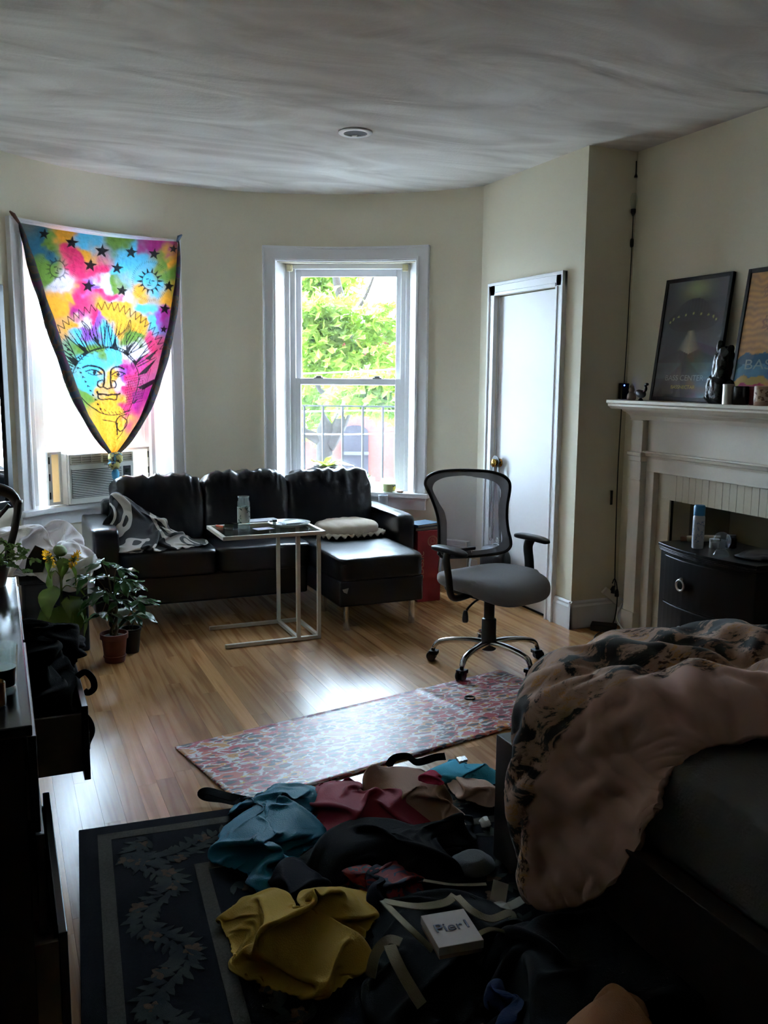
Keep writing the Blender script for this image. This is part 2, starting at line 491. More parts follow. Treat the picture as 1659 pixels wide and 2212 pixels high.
def patches_mat(name, stops, scale=5.0, dist=1.5, rough=.8, interp='CONSTANT', bump=.2, bscale=200, stretch=(1, 1, 1), detail=2.0, sheen=0.0):
    """cloth with printed patches: noise cut into flat colours"""
    m, nt, N, L, b = node_mat(name)
    tc = N.new('ShaderNodeTexCoord'); mp = N.new('ShaderNodeMapping'); mp.inputs['Scale'].default_value = stretch
    L.new(tc.outputs['Object'], mp.inputs[0])
    n1 = N.new('ShaderNodeTexNoise'); n1.inputs['Scale'].default_value = scale; n1.inputs['Detail'].default_value = detail; n1.inputs['Distortion'].default_value = dist
    L.new(mp.outputs[0], n1.inputs['Vector'])
    r = ramp(N, stops, interp); L.new(n1.outputs[0], r.inputs[0]); L.new(r.outputs[0], b.inputs['Base Color'])
    b.inputs['Roughness'].default_value = rough; b.inputs['Sheen Weight'].default_value = sheen
    n2 = N.new('ShaderNodeTexNoise'); n2.inputs['Scale'].default_value = bscale; L.new(tc.outputs['Object'], n2.inputs['Vector'])
    bp = N.new('ShaderNodeBump'); bp.inputs['Strength'].default_value = bump; bp.inputs['Distance'].default_value = .004
    L.new(n2.outputs[0], bp.inputs['Height']); L.new(bp.outputs[0], b.inputs['Normal'])
    return m

wall_paint = M('wall_paint', srgb(230, 222, 200), .75, var=.03, vscale=2, bump=.12, bscale=180, spec=.25)
trim_white = M('trim_white', srgb(232, 231, 232), .38, bump=.05, bscale=30, spec=.45)
door_white = M('door_white', srgb(228, 224, 224), .42, var=.03, vscale=1.5, spec=.4)
mantel_white = M('mantel_white', srgb(218, 208, 192), .5, var=.05, vscale=6, bump=.08, bscale=40)
pane_glass = glass_mat('pane_glass', .003)
dusty_glass = glass_mat('dusty_glass', .008)
clear_glass = glass_mat('clear_glass', .015, (.93, .97, .95))
black_leather = M('black_leather', srgb(11, 14, 22), .34, bump=.15, bscale=70, spec=.32, coat=.6)
black_leather.node_tree.nodes['Principled BSDF'].inputs['Coat Roughness'].default_value = .22
black_plastic = M('black_plastic', srgb(16, 16, 17), .42, bump=.05, bscale=200)
chrome = M('chrome', srgb(200, 200, 202), .12, 1.0, var=.05)
brass = M('brass', srgb(214, 168, 84), .2, 1.0, var=.08)
steel = M('brushed_steel', srgb(178, 176, 172), .3, 1.0, var=.06)
dark_wood = M('bounce_dark_wood', srgb(34, 26, 21), .38, var=.3, vscale=3, stretch=(1, 8, 8), bump=.06, bscale=20)
espresso = M('espresso_veneer', srgb(15, 13, 12), .32, var=.25, vscale=4, stretch=(8, 1, 8))

# ------------------------------------------------------------------ the room shell
BX, BY, BR = 1.472, 4.563, 1.986          # centre and radius of the bowed front wall
CEIL = 2.8
def bow(a, r=BR, z=0.0):
    a = radians(a); return Vector((BX+r*sin(a), BY+r*cos(a), z))

# floor: slab with separate oak planks laid on it
floor = box('floor', (-.9, -4.7, -.2), (4.3, 7.0, -.016), M('subfloor', srgb(70, 48, 30), .9), None, 0)
tag(floor, 'glossy honey oak strip floor', 'floor', kind='structure')
oak = oak_mat()
PW = .0715
lens_ = (.62, .86, 1.1, 1.34, 1.6)
plank_me = []
for l in lens_:
    mb = MB().box((-PW/2+.0003, -l/2+.0003, -.016), (PW/2-.0003, l/2-.0003, 0))
    me = mb.mesh('plank'); me.materials.append(oak); plank_me.append(me)
rnd = random.Random(3)
x = -.52
while x < 3.52:
    # far end of the strip follows the bowed wall
    dx = x-BX
    yend = BY+sqrt(max(.01, BR*BR-dx*dx))+.05 if abs(dx) < 1.66 else (4.47 if x > 3 else 5.4)
    y = 1.05-rnd.random()*.6
    while y < yend:
        k = rnd.choice((0, 1, 2, 2, 3, 3, 4, 4)); l = lens_[k]
        if y+l > yend+.12:
            k = min(range(5), key=lambda q: abs(y+lens_[q]-yend)); l = lens_[k]
        o = bpy.data.objects.new('plank', plank_me[k]); COL.objects.link(o)
        o.location = (x+PW/2, y+l/2, 0); o.parent = floor
        y += l
        if yend-y < .25: break
    x += PW
box('floor_rear_dimmed', (-.52, -4.4, -.016), (3.6, .46, -.001), dark_wood, floor, 0)  # unseen floor behind the camera, kept dark against bounce light

# ceiling slab
ceil_mb = MB().box((-.9, -4.7, CEIL), (4.3, 7.0, CEIL+.25))
tag(ceil_mb.build('ceiling', ceiling_mat()), 'off-white trowelled plaster ceiling', 'ceiling', kind='structure')

# bowed front wall with two window openings
W1A, W1B = -40.8, -9.6                      # left window opening (degrees round the bow)
W2A, W2B = 12.8, 42.9
ZS, ZT = .63, 2.34
def arc_slab(mb, a0, a1, r0, r1, z0, z1, n=None):
    n = n or max(2, int(abs(a1-a0)/2.2)+1)
    m = n+1; vs_ = []
    for z in (z0, z1):
        for r in (r0, r1):
            for i in range(m):
                vs_.append(bow(a0+(a1-a0)*i/n, r, z))
    fs = []
    A, B, C_, D_ = 0, m, 2*m, 3*m
    for i in range(n):
        fs += [(A+i, A+i+1, C_+i+1, C_+i), (B+i, D_+i, D_+i+1, B+i+1), (C_+i, C_+i+1, D_+i+1, D_+i), (A+i, B+i, B+i+1, A+i+1)]
    fs += [(A, C_, D_, B), (A+n, B+n, D_+n, C_+n)]
    return mb.add(vs_, fs)
mb = MB()
RO = BR+.22
for a0, a1, z0, z1 in ((-76, W1A, 0, CEIL), (W1B, W2A, 0, CEIL), (W2B, 60, 0, CEIL), (W1A, W1B, 0, ZS), (W1A, W1B, ZT, CEIL), (W2A, W2B, 0, ZS), (W2A, W2B, ZT, CEIL)):
    arc_slab(mb, a0, a1, BR, RO, z0-.02, z1+.02)
tag(mb.build('wall_front', wall_paint, None, smooth='auto', angle=25), 'warm off-white bowed wall between two tall windows', 'wall', kind='structure')

# closet wall with the door, alcove return, fireplace wall, left and rear walls
mb = MB()
DY0, DY1, DZ = 4.69, 5.412, 2.048
mb.box((3.14, 4.44, -.02), (3.26, DY0, CEIL+.02)).box((3.14, DY1, -.02), (3.26, 5.85, CEIL+.02)).box((3.14, DY0, DZ), (3.26, DY1, CEIL+.02)).box((3.205, DY0, -.02), (3.26, DY1, DZ))
tag(mb.build('wall_closet', wall_paint), 'off-white closet wall around the narrow door', 'wall', kind='structure')
tag(box('wall_alcove', (3.26, 4.44, -.02), (3.9, 4.56, CEIL+.02), wall_paint, None, 0), 'shaded return wall between closet and fireplace', 'wall', kind='structure')
FX = 3.48
mb = MB().box((FX, -4.5, -.02), (FX+.12, 3.05, CEIL+.02)).box((FX, 3.98, -.02), (FX+.12, 4.5, CEIL+.02)).box((FX, 3.05, .832), (FX+.12, 3.98, CEIL+.02))
tag(mb.build('wall_right', wall_paint), 'off-white wall behind the mantelpiece', 'wall', kind='structure')
tag(box('wall_left', (-.62, -4.5, -.02), (-.45, 5.2, CEIL+.02), wall_paint, None, 0), 'off-white wall behind the black dresser', 'wall', kind='structure')
tag(box('wall_rear', (-.62, -4.62, -.02), (3.9, -4.4, CEIL+.02), M('bounce_dark_paint', srgb(74, 62, 54), .8, var=.1), None, 0), 'unseen rear wall painted dark brown to cut bounce light', 'wall', kind='structure')  # unseen wall, set far back and darkened to reduce bounce light

# baseboards
def baseboard(name, p, q, n, label, h=.17):
    """p,q floor points on the wall face, n into the room"""
    p = Vector((*p, 0)); q = Vector((*q, 0)); n = Vector((*n, 0))
    prof = [(0, 0), (.018, 0), (.018, h-.035), (.012, h-.022), (.012, h-.01), (.005, h), (0, h)]
    poly = [p+n*a+Vector((0, 0, z)) for a, z in prof]
    o = MB().prism(poly, (0, 0, 0), q-p).build(name, trim_white)
    return tag(o, label, 'baseboard', kind='structure')
baseboard('baseboard_closet', (3.14, 4.422), (3.14, 4.605), (-1, 0), 'short white baseboard beside the closet door')
baseboard('baseboard_alcove', (3.122, 4.44), (3.48, 4.44), (0, -1), 'white baseboard along the shaded alcove return')
baseboard('baseboard_right', (3.48, 4.44), (3.48, 4.27), (-1, 0), 'white baseboard between alcove and mantelpiece')
mb = MB(); arc_slab(mb, -72, 58, BR-.02, BR+.01, 0, .2)
tag(mb.build('baseboard_front', trim_white, None, smooth='auto', angle=25), 'white baseboard following the bowed wall', 'baseboard', kind='structure')

# ------------------------------------------------------------------ windows
def window(name, c, hw, a0, a1, za, zm, zb, label):
    """double-hung window; a0..a1 opening angles; lower sash from za to zm, glass top at zb"""
    root = empty(name, bow(c, BR, ZS), label, 'window', kind='structure')
    a = radians(c); n = Vector((sin(a), cos(a), 0)); t = Vector((cos(a), -sin(a), 0))
    Q = Vector((BX, BY, 0))+n*BR*cos(radians(hw))
    def P(tt, d, z): return Q+t*tt+n*d+Vector((0, 0, z))
    ax = (t, n, (0, 0, 1))
    def ob(mb_, t0, t1, d0, d1, z0, z1):
        return mb_.obox(P((t0+t1)/2, (d0+d1)/2, (z0+z1)/2), ax, (abs(t1-t0)/2, abs(d1-d0)/2, abs(z1-z0)/2))
    # flat casing boards that follow the bow, with an inner bead
    for s0, s1 in ((a0-2.7, a0), (a1, a1+2.7)):
        mb_ = MB(); arc_slab(mb_, s0, s1, BR-.022, BR+.005, .60, ZT+.09, 3)
        o = mb_.build('casing_side', trim_white, root, bevel=.003)
        for k in (0, 1):
            e = s0 if (s0 < a0) == (k == 0) else s1
            e0 = (a0-.55, a0) if s0 < a0 else (a1, a1+.55)
            e1 = (a0-2.7, a0-2.35) if s0 < a0 else (a1+2.35, a1+2.7)
            u0, u1 = (e0, e1)[k]
            mb2 = MB(); arc_slab(mb2, u0, u1, BR-.034, BR-.02, .66, ZT+(.015 if k == 0 else .09), 2)
            mb2.build('bead', trim_white, o, bevel=.004)
    mb_ = MB(); arc_slab(mb_, a0-2.7, a1+2.7, BR-.0225, BR+.005, ZT, ZT+.09, 14)
    h = mb_.build('casing_head', trim_white, root, smooth='auto', angle=25)
    for z0, z1 in ((ZT, ZT+.016), (ZT+.078, ZT+.092)):
        mb2 = MB(); arc_slab(mb2, a0-(.5 if z0 == ZT else 2.7), a1+(.5 if z0 == ZT else 2.7), BR-.034, BR-.02, z0, z1, 14)
        mb2.build('bead', trim_white, h, smooth='auto', angle=25)
    # jamb lining
    wj = BR*sin(radians((a1-a0)/2))
    for s in (-1, 1):
        mb_ = MB()
        mb_.prism([P(s*(wj+.02), -.01, ZS), P(s*(wj-.002), -.02, ZS), P(s*.455, .10, ZS), P(s*.455, .25, ZS), P(s*(wj+.06), .25, ZS)], (0, 0, 0), (0, 0, ZT-ZS+.01))
        j = mb_.build('jamb', trim_white, root)
        mb2 = MB(); ob(mb2, s*.43, s*.46, .095, .125, ZS+.03, ZT-.03); mb2.build('stop_bead', trim_white, j, bevel=.003)
        mb2 = MB(); ob(mb2, s*.392, s*.46, .125, .21, ZS+.03, ZT-.03); mb2.build('sash_track', trim_white, j, bevel=.003)
    mb_ = MB()
    mb_.prism([P(-wj-.02, -.03, ZT-.012), P(-wj*.5, .03, ZT-.012), P(0, .045, ZT-.012), P(wj*.5, .03, ZT-.012), P(wj+.02, -.03, ZT-.012), P(wj+.02, .25, ZT-.012), P(-wj-.02, .25, ZT-.012)], (0, 0, 0), (0, 0, .03))
    ob(mb_, -.46, .46, .10, .21, 2.285, ZT)
    mb_.build('head_lining', trim_white, root)
    # stool and apron
    mb_ = MB(); arc_slab(mb_, a0-3.6, a1+3.6, BR-.075, BR+.01, .625, .655, 14)
    st = mb_.build('stool', trim_white, root, smooth='auto', angle=25)
    mb2 = MB(); mb2.prism([P(-wj, -.03, .625), P(-wj*.5, .04, .625), P(0, .06, .625), P(wj*.5, .04, .625), P(wj, -.03, .625), P(wj, .25, .625), P(-wj, .25, .625)], (0, 0, 0), (0, 0, .029))
    mb2.build('sill', trim_white, st)
    mb_ = MB(); arc_slab(mb_, a0-2.6, a1+2.6, BR-.02, BR+.01, .53, .625, 14); mb_.build('apron', trim_white, root, smooth='auto', angle=25)
    # sashes
    def sash(nm, d0, d1, z0, z1, top, bot, g):
        mb_ = MB()
        ob(mb_, -.395, -.355, d0, d1, z0, z1); ob(mb_, .355, .395, d0, d1, z0, z1)
        ob(mb_, -.356, .356, d0, d1, z1-top, z1); ob(mb_, -.356, .356, d0, d1, z0, z0+bot)
        s_ = mb_.build(nm, trim_white, root, bevel=.004)
        mb2 = MB(); dm = (d0+d1)/2
        ob(mb2, -.358, .358, dm-.002, dm+.002, z0+bot-.003, z1-top+.003)
        mb2.build('pane', g, s_)
        return s_
    up = sash('upper_sash', .166, .196, 1.44, 2.30, .065, .05, pane_glass)
    lo = sash('lower_sash', .128, .16, za, zm, .045, .05, dusty_glass)
    for s in (-.22, .22):
        mb2 = MB(); ob(mb2, s-.035, s+.035, .13, .165, zm, zm+.008); ob(mb2, s-.02, s+.02, .135, .16, zm+.006, zm+.02)
        mb2.build('sash_lock', M('lock_metal', srgb(150, 150, 148), .4, .8, var=.1), lo, bevel=.002)
    return root, P, ob
win1, P1, ob1 = window('window_1', -25.2, 15.6, W1A, W1B, 1.0, 1.835, 2.235, 'left white sash window with air conditioner')
win2, P2, ob2 = window('window_2', 27.85, 15.05, W2A, W2B, .665, 1.49, 2.235, 'right white sash window with a view of a tree')
# cream roller-blind brackets in the right window
for s in (-.425, .425):
    b_ = empty('blind_bracket', P2(s, .08, 2.28), 'cream roller blind bracket at the window head, %s one' % ('left' if s < 0 else 'right'), 'bracket', 'roller blind brackets')
    mb = MB(); ob2(mb, s-.02, s+.02, .06, .105, 2.265, 2.31); mb.build('plate', M('cream_plastic', srgb(214, 203, 164), .5, var=.05), b_, bevel=.003)
    mb = MB(); ob2(mb, s-.012, s+.012, .05, .062, 2.275, 2.30); mb.build('slot', M('cream_plastic'), b_, bevel=.002)

# ------------------------------------------------------------------ closet door
door = empty('door_1', (3.17, 5.05, 0), 'plain white slab closet door with a brass knob', 'door', kind='structure')
box('door_leaf', (3.155, DY0+.004, .012), (3.198, DY1-.004, DZ-.006), door_white, door, .002)
def casing(y0, y1, z0, z1, nm):
    mb_ = MB().box((3.118, y0, z0), (3.145, y1, z1))
    o = mb_.build(nm, trim_white, door, bevel=.005)
    return o
c1 = casing(DY0-.085, DY0, 0, DZ+.085, 'casing_side'); c2 = casing(DY1, DY1+.085, 0, DZ+.085, 'casing_side'); c3 = casing(DY0-.085, DY1+.085, DZ, DZ+.0851, 'casing_head')
box('bead', (3.108, DY0-.085, 0), (3.12, DY0-.065, DZ+.085), trim_white, c1); box('bead', (3.112, DY0-.022, 0), (3.12, DY0, DZ), trim_white, c1)
box('bead', (3.108, DY1+.065, 0), (3.12, DY1+.085, DZ+.085), trim_white, c2); box('bead', (3.112, DY1, 0), (3.12, DY1+.022, DZ), trim_white, c2)
box('bead', (3.107, DY0-.085, DZ+.065), (3.12, DY1+.085, DZ+.0853), trim_white, c3); box('bead', (3.112, DY0, DZ), (3.12, DY1, DZ+.022), trim_white, c3)
box('jamb_stop', (3.145, DY1-.004, 0), (3.2, DY1+.002, DZ), trim_white, door, 0)
box('threshold_shade', (3.15, DY0+.002, .0005), (3.2, DY1-.002, .012), M('gap_shade', srgb(20, 16, 12), .9), door, 0)  # dark strip filling the door gap in place of its shade
for z in (1.80, 1.02, .28):
    hg = MB().tube([(3.149, DY0+.006, z-.045), (3.149, DY0+.006, z+.045)], .006, 8).build('hinge', M('painted_hinge', srgb(150, 144, 138), .4, .5, var=.1), door, smooth='auto')
    box('hinge_leaf', (3.152, DY0+.006, z-.045), (3.156, DY0+.03, z+.045), M('painted_hinge'), hg, .001)
kn = MB().lathe([(.028, 0), (.028, .006), (.012, .01), (.011, .03), (.02, .036), (.028, .046), (.029, .056), (.022, .066), (0, .069)], (3.155, 5.343, .93), 20, (-1, 0, 0)).build('knob', brass, door, smooth=True)

# ------------------------------------------------------------------ mantelpiece and fireplace
mant = empty('mantelpiece', (3.42, 3.5, 0), 'cream painted wooden mantelpiece around the tiled fireplace', 'mantelpiece')
MY0, MY1 = 2.70, 4.262
poly = [(3.478, MY0, 1.385), (3.20, MY0, 1.385), (3.20, MY0, 1.370), (3.212, MY0, 1.362), (3.212, MY0, 1.352), (3.235, MY0, 1.335), (3.478, MY0, 1.335)]
MB().prism(poly, (0, 0, 0), (0, MY1-MY0, 0)).build('shelf', mantel_white, mant)
poly = [(3.46, 2.76, 1.335), (3.27, 2.76, 1.335), (3.285, 2.76, 1.322), (3.30, 2.76, 1.318), (3.33, 2.76, 1.30), (3.345, 2.76, 1.278), (3.46, 2.76, 1.27)]
MB().prism(poly, (0, 0, 0), (0, 4.215-2.76, 0)).build('bed_moulding', mantel_white, mant)
box('frieze_panel', (3.415, 2.85, 1.08), (3.478, 4.16, 1.30), mantel_white, mant)
for y0, y1 in ((4.15, 4.248), (2.77, 2.868)):
    pl = box('pilaster', (3.375, y0, 0), (3.478, y1, 1.335), mantel_white, mant)
    box('capital', (3.362, y0-.008, 1.27), (3.478, y1+.008, 1.31), mantel_white, pl, .006)
    box('collar', (3.358, y0-.014, 1.065), (3.478, y1+.014, 1.09), mantel_white, pl, .006)
    box('neck', (3.367, y0-.005, 1.035), (3.478, y1+.005, 1.066), mantel_white, pl, .003)
    box('reed_bead', (3.369, y0-.003, .925), (3.478, y1+.003, .935), mantel_white, pl, .003)
    box('plinth', (3.365, y0-.006, 0), (3.478, y1+.006, .15), mantel_white, pl, .004)
poly = [(3.478, 2.868, 1.055), (3.41, 2.868, 1.055), (3.405, 2.868, 1.065), (3.395, 2.868, 1.07), (3.39, 2.868, 1.085), (3.38, 2.868, 1.09), (3.38, 2.868, 1.098), (3.478, 2.868, 1.098)]
MB().prism(poly, (0, 0, 0), (0, 4.15-2.868, 0)).build('architrave_moulding', mantel_white, mant)
box('architrave', (3.415, 2.868, .98), (3.478, 4.15, 1.06), mantel_white, mant)
box('inner_stile', (3.415, 4.083, 0), (3.478, 4.15, .982), mantel_white, mant)
box('inner_stile', (3.415, 2.868, 0), (3.478, 2.935, .982), mantel_white, mant)
tile_m = M('cream_tile', srgb(208, 197, 172), .45, var=.06, vscale=9, bump=.05, bscale=60)
box('tile_backing', (3.464, 2.935, 0), (3.4795, 3.05, .98), M('dark_grout', srgb(60, 54, 45), .9), mant, 0)
box('tile_backing', (3.464, 3.98, 0), (3.4795, 4.083, .98), M('dark_grout'), mant, 0)
box('tile_backing', (3.464, 3.05, .832), (3.4795, 3.98, .98), M('dark_grout'), mant, 0)
tm = MB().box((0, .0012, 0), (.012, .0486, .148)).mesh('tile'); tm.materials.append(tile_m)
ts = MB().box((0, .0008, .0006), (.012, .1, .1385)).mesh('tile'); ts.materials.append(tile_m)
rnd = random.Random(5)
for i in range(19):
    o = bpy.data.objects.new('tile', tm); COL.objects.link(o); o.location = (3.4525+rnd.uniform(-.0006, .0006), 3.04+i*.0497, .832); put(o, mant)
for y in (3.982, 2.94):
    for k in range(7):
        o = bpy.data.objects.new('tile', ts); COL.objects.link(o); o.location = (3.4525, y, k*.1395+.004); put(o, mant)
# firebox lining
mb = MB().box((3.9, 2.9, -.02), (3.95, 4.1, 1.2)).box((3.6, 2.98, -.02), (3.92, 3.05, 1.2)).box((3.6, 3.98, -.02), (3.92, 4.05, 1.2)).box((3.6, 2.95, .86), (3.95, 4.08, .95)).box((3.5, 2.98, -.02), (3.95, 4.05, .004))
tag(mb.build('firebox', M('firebox_paint', srgb(150, 148, 132), .8, var=.15, vscale=4)), 'grey painted closed firebox recess under the tiles', 'fireplace', kind='structure')

# recessed ceiling downlight
dl = empty('ceiling_downlight', (1.845, 4.735, CEIL), 'round recessed ceiling light with white trim ring and black baffle', 'ceiling light')
MB().lathe([(.062, -.002), (.064, -.006), (.088, -.006), (.092, -.003), (.092, .001), (.062, .001)], (1.845, 4.735, CEIL-.004), 36, None, False).build('trim_ring', trim_white, dl, smooth='auto')
MB().lathe([(.0, -.0045), (.0635, -.0045), (.0635, -.003), (.0, -.003)], (1.845, 4.735, CEIL-.0005), 36).build('baffle', M('black_baffle', srgb(8, 8, 8), .7, bump=.1), dl, smooth='auto')
MB().lathe([(.0, -.0105), (.012, -.0095), (.017, -.006), (.017, -.004)], (1.86, 4.79, CEIL), 16).build('bulb', M('frosted_bulb', srgb(235, 232, 222), .3), dl, smooth=True)

# ------------------------------------------------------------------ outside
def quadwall(name, P, depth, mat, parent=None):
    return MB().prism(P, (0, 0, 0), depth).build(name, mat, parent)
brick_m, nt, N, L, b = node_mat('painted_red_brick')
tc = N.new('ShaderNodeTexCoord'); br = N.new('ShaderNodeTexBrick')
br.inputs['Scale'].default_value = 4.2; br.inputs['Color1'].default_value = (*srgb(112, 44, 36), 1); br.inputs['Color2'].default_value = (*srgb(100, 38, 32), 1); br.inputs['Mortar'].default_value = (*srgb(104, 56, 48), 1)
mp = N.new('ShaderNodeMapping'); mp.inputs['Rotation'].default_value = (radians(90), 0, 0); L.new(tc.outputs['Object'], mp.inputs[0]); L.new(mp.outputs[0], br.inputs['Vector']); L.new(br.outputs[0], b.inputs['Base Color'])
b.inputs['Roughness'].default_value = .9
bl = [(5.793,21.334,-3.464),(10.648,19.487,-3.467),(10.527,19.534,2.404),(5.859,21.309,2.355)]
bn = Vector((bl[1][0]-bl[0][0], bl[1][1]-bl[0][1], 0)).normalized(); bd = Vector((-bn.y, bn.x, 0))
if bd.y < 0: bd = -bd
bc = (Vector(bl[0])+Vector(bl[1]))/2
bld = empty('brick_building', (bc.x, bc.y, -7), 'red brick building with an arched window across the street', 'building')
zt = bl[2][2]
quadwall('facade', [Vector((bl[0][0], bl[0][1], -7)), Vector((bl[1][0], bl[1][1], -7)), Vector((bl[1][0], bl[1][1], zt)), Vector((bl[0][0], bl[0][1], zt))], bd*7, brick_m, bld)
quadwall('cornice', [Vector((bl[0][0], bl[0][1], zt))-bd*.3, Vector((bl[1][0], bl[1][1], zt))-bd*.3, Vector((bl[1][0], bl[1][1], zt+.3))-bd*.3, Vector((bl[0][0], bl[0][1], zt+.3))-bd*.3], bd*7.4, M('brown_stone', srgb(120, 70, 58), .8, var=.2), bld)
wp = [(7.671,20.566,-.909),(8.295,20.329,-.907),(8.289,20.331,.167)]
w0 = Vector(wp[0]); wid = (Vector(wp[1])-w0).length; z1 = wp[2][2]; z0 = wp[0][2]
def arched(w, zb, zs, rise, o0):
    return [o0+Vector((0, 0, zb-o0.z)), o0+bn*w+Vector((0, 0, zb-o0.z))]+[o0+bn*(w/2+w/2*cos(pi*k/10))+Vector((0, 0, zs-o0.z+rise*sin(pi*k/10))) for k in range(11)]
fr_ = quadwall('arched_window', arched(wid, z0, z1, wid*.28, w0), bd*.2, M('window_dark', srgb(30, 31, 40), .35, var=.2), bld)
quadwall('sill', [w0-bn*.15, w0+bn*(wid+.15), w0+bn*(wid+.15)-Vector((0, 0, .12)), w0-bn*.15-Vector((0, 0, .12))], -bd*.1, M('brown_stone'), fr_)
quadwall('meeting_bar', [w0+Vector((0, 0, (z1-z0)*.5)), w0+bn*wid+Vector((0, 0, (z1-z0)*.5)), w0+bn*wid+Vector((0, 0, (z1-z0)*.5+.08)), w0+Vector((0, 0, (z1-z0)*.5+.08))], -bd*.05, M('window_bar', srgb(50, 52, 60), .5), fr_)

# street tree
bark = M('bark', srgb(46, 40, 34), .9, var=.4, vscale=12, bump=.5, bscale=20)
leaf_o = thin_mat('street_leaf', srgb(128, 160, 52), 0, .45, .5, var=.35, vscale=3)
tk = [(3.981,11.325,.306),(4.05,11.298,.615),(4.238,11.227,1.045),(4.323,11.195,1.59),(4.276,11.212,2.185),(4.14,11.264,2.713),(4.073,11.289,3.234)]
tb = [(4.05,11.298,.584),(3.867,11.368,.706),(3.638,11.455,.827),(3.355,11.563,.977)]
tc_ = [(4.238,11.227,1.045),(4.067,11.292,1.225),(3.925,11.346,1.345),(3.824,11.384,1.645),(3.759,11.409,2.238)]
td = [(4.323,11.195,1.59),(4.548,11.109,1.951),(4.746,11.034,2.042),(4.999,10.937,2.253)]
te = [(4.276,11.212,2.185),(4.488,11.132,2.542),(4.654,11.069,3.011)]
tree = empty('street_tree', (tk[0][0], tk[0][1], -7), 'leafy green street tree in front of the brick building', 'tree')
mb = MB(); base_ = Vector((tk[0][0]-.1, tk[0][1], -7))
mb.tube(catmull([base_]+[Vector(p) for p in tk], 5), [.13-.0026*i for i in range(36)], 8); mb.build('trunk', bark, tree, smooth=True)
for br_, r in ((tb, .1), (tc_, .055), (td, .04), (te, .035)):
    P_ = catmull(br_, 5); MB().tube(P_, [r*(1-.75*i/len(P_)) for i in range(len(P_))], 6).build('branch', bark, tree, smooth=True)
rnd = random.Random(11)
def leaf_cloud(mb, centers, n, size):
    for _ in range(n):
        c, rad = rnd.choice(centers)
        d = Vector((rnd.gauss(0, 1), rnd.gauss(0, 1), rnd.gauss(0, 1))); d = d.normalized()*rad*rnd.random()**.4
        p = Vector(c)+Vector((d.x, d.y, d.z*.8))
        a = Vector((rnd.gauss(0, 1), rnd.gauss(0, 1), rnd.gauss(0, .6))).normalized(); q = a.orthogonal().normalized()
        q = (q+a.cross(q)*rnd.uniform(-1, 1)).normalized(); s = size*rnd.uniform(.6, 1.2); nn = a.cross(q)*s*.12
        P_ = [p, p+a*s*.35+q*s*.22, p+a*s*.3+q*s*.5, p+a*s*.62+q*s*.2+nn, p+a*s, p+a*s*.62-q*s*.2+nn, p+a*s*.3-q*s*.5, p+a*s*.35-q*s*.22]
        mb.add(P_, [(0, 1, 3, 4), (0, 4, 5, 7), (1, 2, 3), (7, 5, 6)])
cl = []
for dist, pts in ((11, [(3.419,10.468,2.041),(3.599,10.4,1.88),(3.806,10.321,1.937),(4.013,10.243,2.129),(4.17,10.183,1.804),(3.443,10.459,1.742),(3.65,10.38,1.634),(3.858,10.301,1.636),(4.066,10.222,1.638),(3.6,10.4,2.125),(3.806,10.321,2.181),(4.323,10.124,2.133),(4.426,10.085,2.188),(3.446,10.458,2.231),(3.651,10.38,2.287),(4.404,10.094,1.751)]), (12.5, [(3.917,11.884,2.697),(4.092,11.817,2.76),(4.266,11.751,2.58),(4.441,11.684,2.734),(4.033,11.84,2.485),(3.801,11.928,2.817),(4.266,11.751,2.823),(3.881,11.897,1.274),(3.969,11.864,1.022),(4.088,11.819,.833),(3.852,11.908,1.399),(4.148,11.796,1.213),(3.918,11.883,3.06),(4.266,11.751,3.186),(4.615,11.618,3.07),(3.564,12.018,2.204),(3.559,12.02,1.585),(3.626,11.994,2.693)]), (9.5, [(3.468,8.845,1.333),(3.604,8.793,1.286),(3.739,8.742,1.335),(3.808,8.715,1.215),(3.378,8.879,1.26),(3.558,8.811,1.405),(3.695,8.759,1.238),(3.875,8.69,1.336),(4.056,8.621,1.385),(4.051,8.623,1.767),(4.182,8.573,2.052)])):
    for p in pts: cl.append((p, .32 if dist > 10 else .22))
mb = MB(); leaf_cloud(mb, cl, 5200, .15); f_ = mb.build('foliage', leaf_o, tree); f_['kind'] = 'stuff'

# iron balcony railing outside the right window
rail = empty('balcony_railing', P2(0, .9, 0), 'thin dark iron railing just outside the right window', 'railing')
iron = M('iron', srgb(26, 27, 32), .6, 0, var=.2)
ra = [(-.529,.9,1.261),(.367,.9,1.259)]
MB().bar(P2(-1.0, .9, ra[0][2]), P2(1.0, .9, ra[1][2]), .02, .012).build('top_rail', iron, rail)
MB().bar(P2(-1.0, .9, .1), P2(1.0, .9, .1), .02, .012).build('bottom_rail', iron, rail)
for q in [(-.624,.9,1.167),(-.463,.9,1.169),(-.302,.9,1.171),(-.137,.9,1.173),(.034,.9,1.175),(.201,.9,1.177),(.36,.9,1.179),(.514,.9,1.18)]:
    MB().bar(P2(q[0], .9, .1), P2(q[0], .9, ra[0][2]), .017, .017).build('baluster', iron, rail)
# overhead wires
wire_m = M('wire_sheath', srgb(225, 225, 225), .5)
for k, (pts, lab) in enumerate((([(2.123,7.752,1.183),(2.883,7.463,1.209),(3.648,7.171,1.206)], 'upper pale cable behind the railing top'), ([(2.121,7.752,1.005),(2.883,7.462,1.001),(3.651,7.17,1.031)], 'lower pale cable crossing behind the railing'), ([(2.127,7.75,1.513),(2.882,7.463,1.548),(3.642,7.174,1.607)], 'pale overhead cable above the meeting rail'))):
    tag(cord('street_cable', pts, .007, wire_m), lab, 'cable', 'street cables')
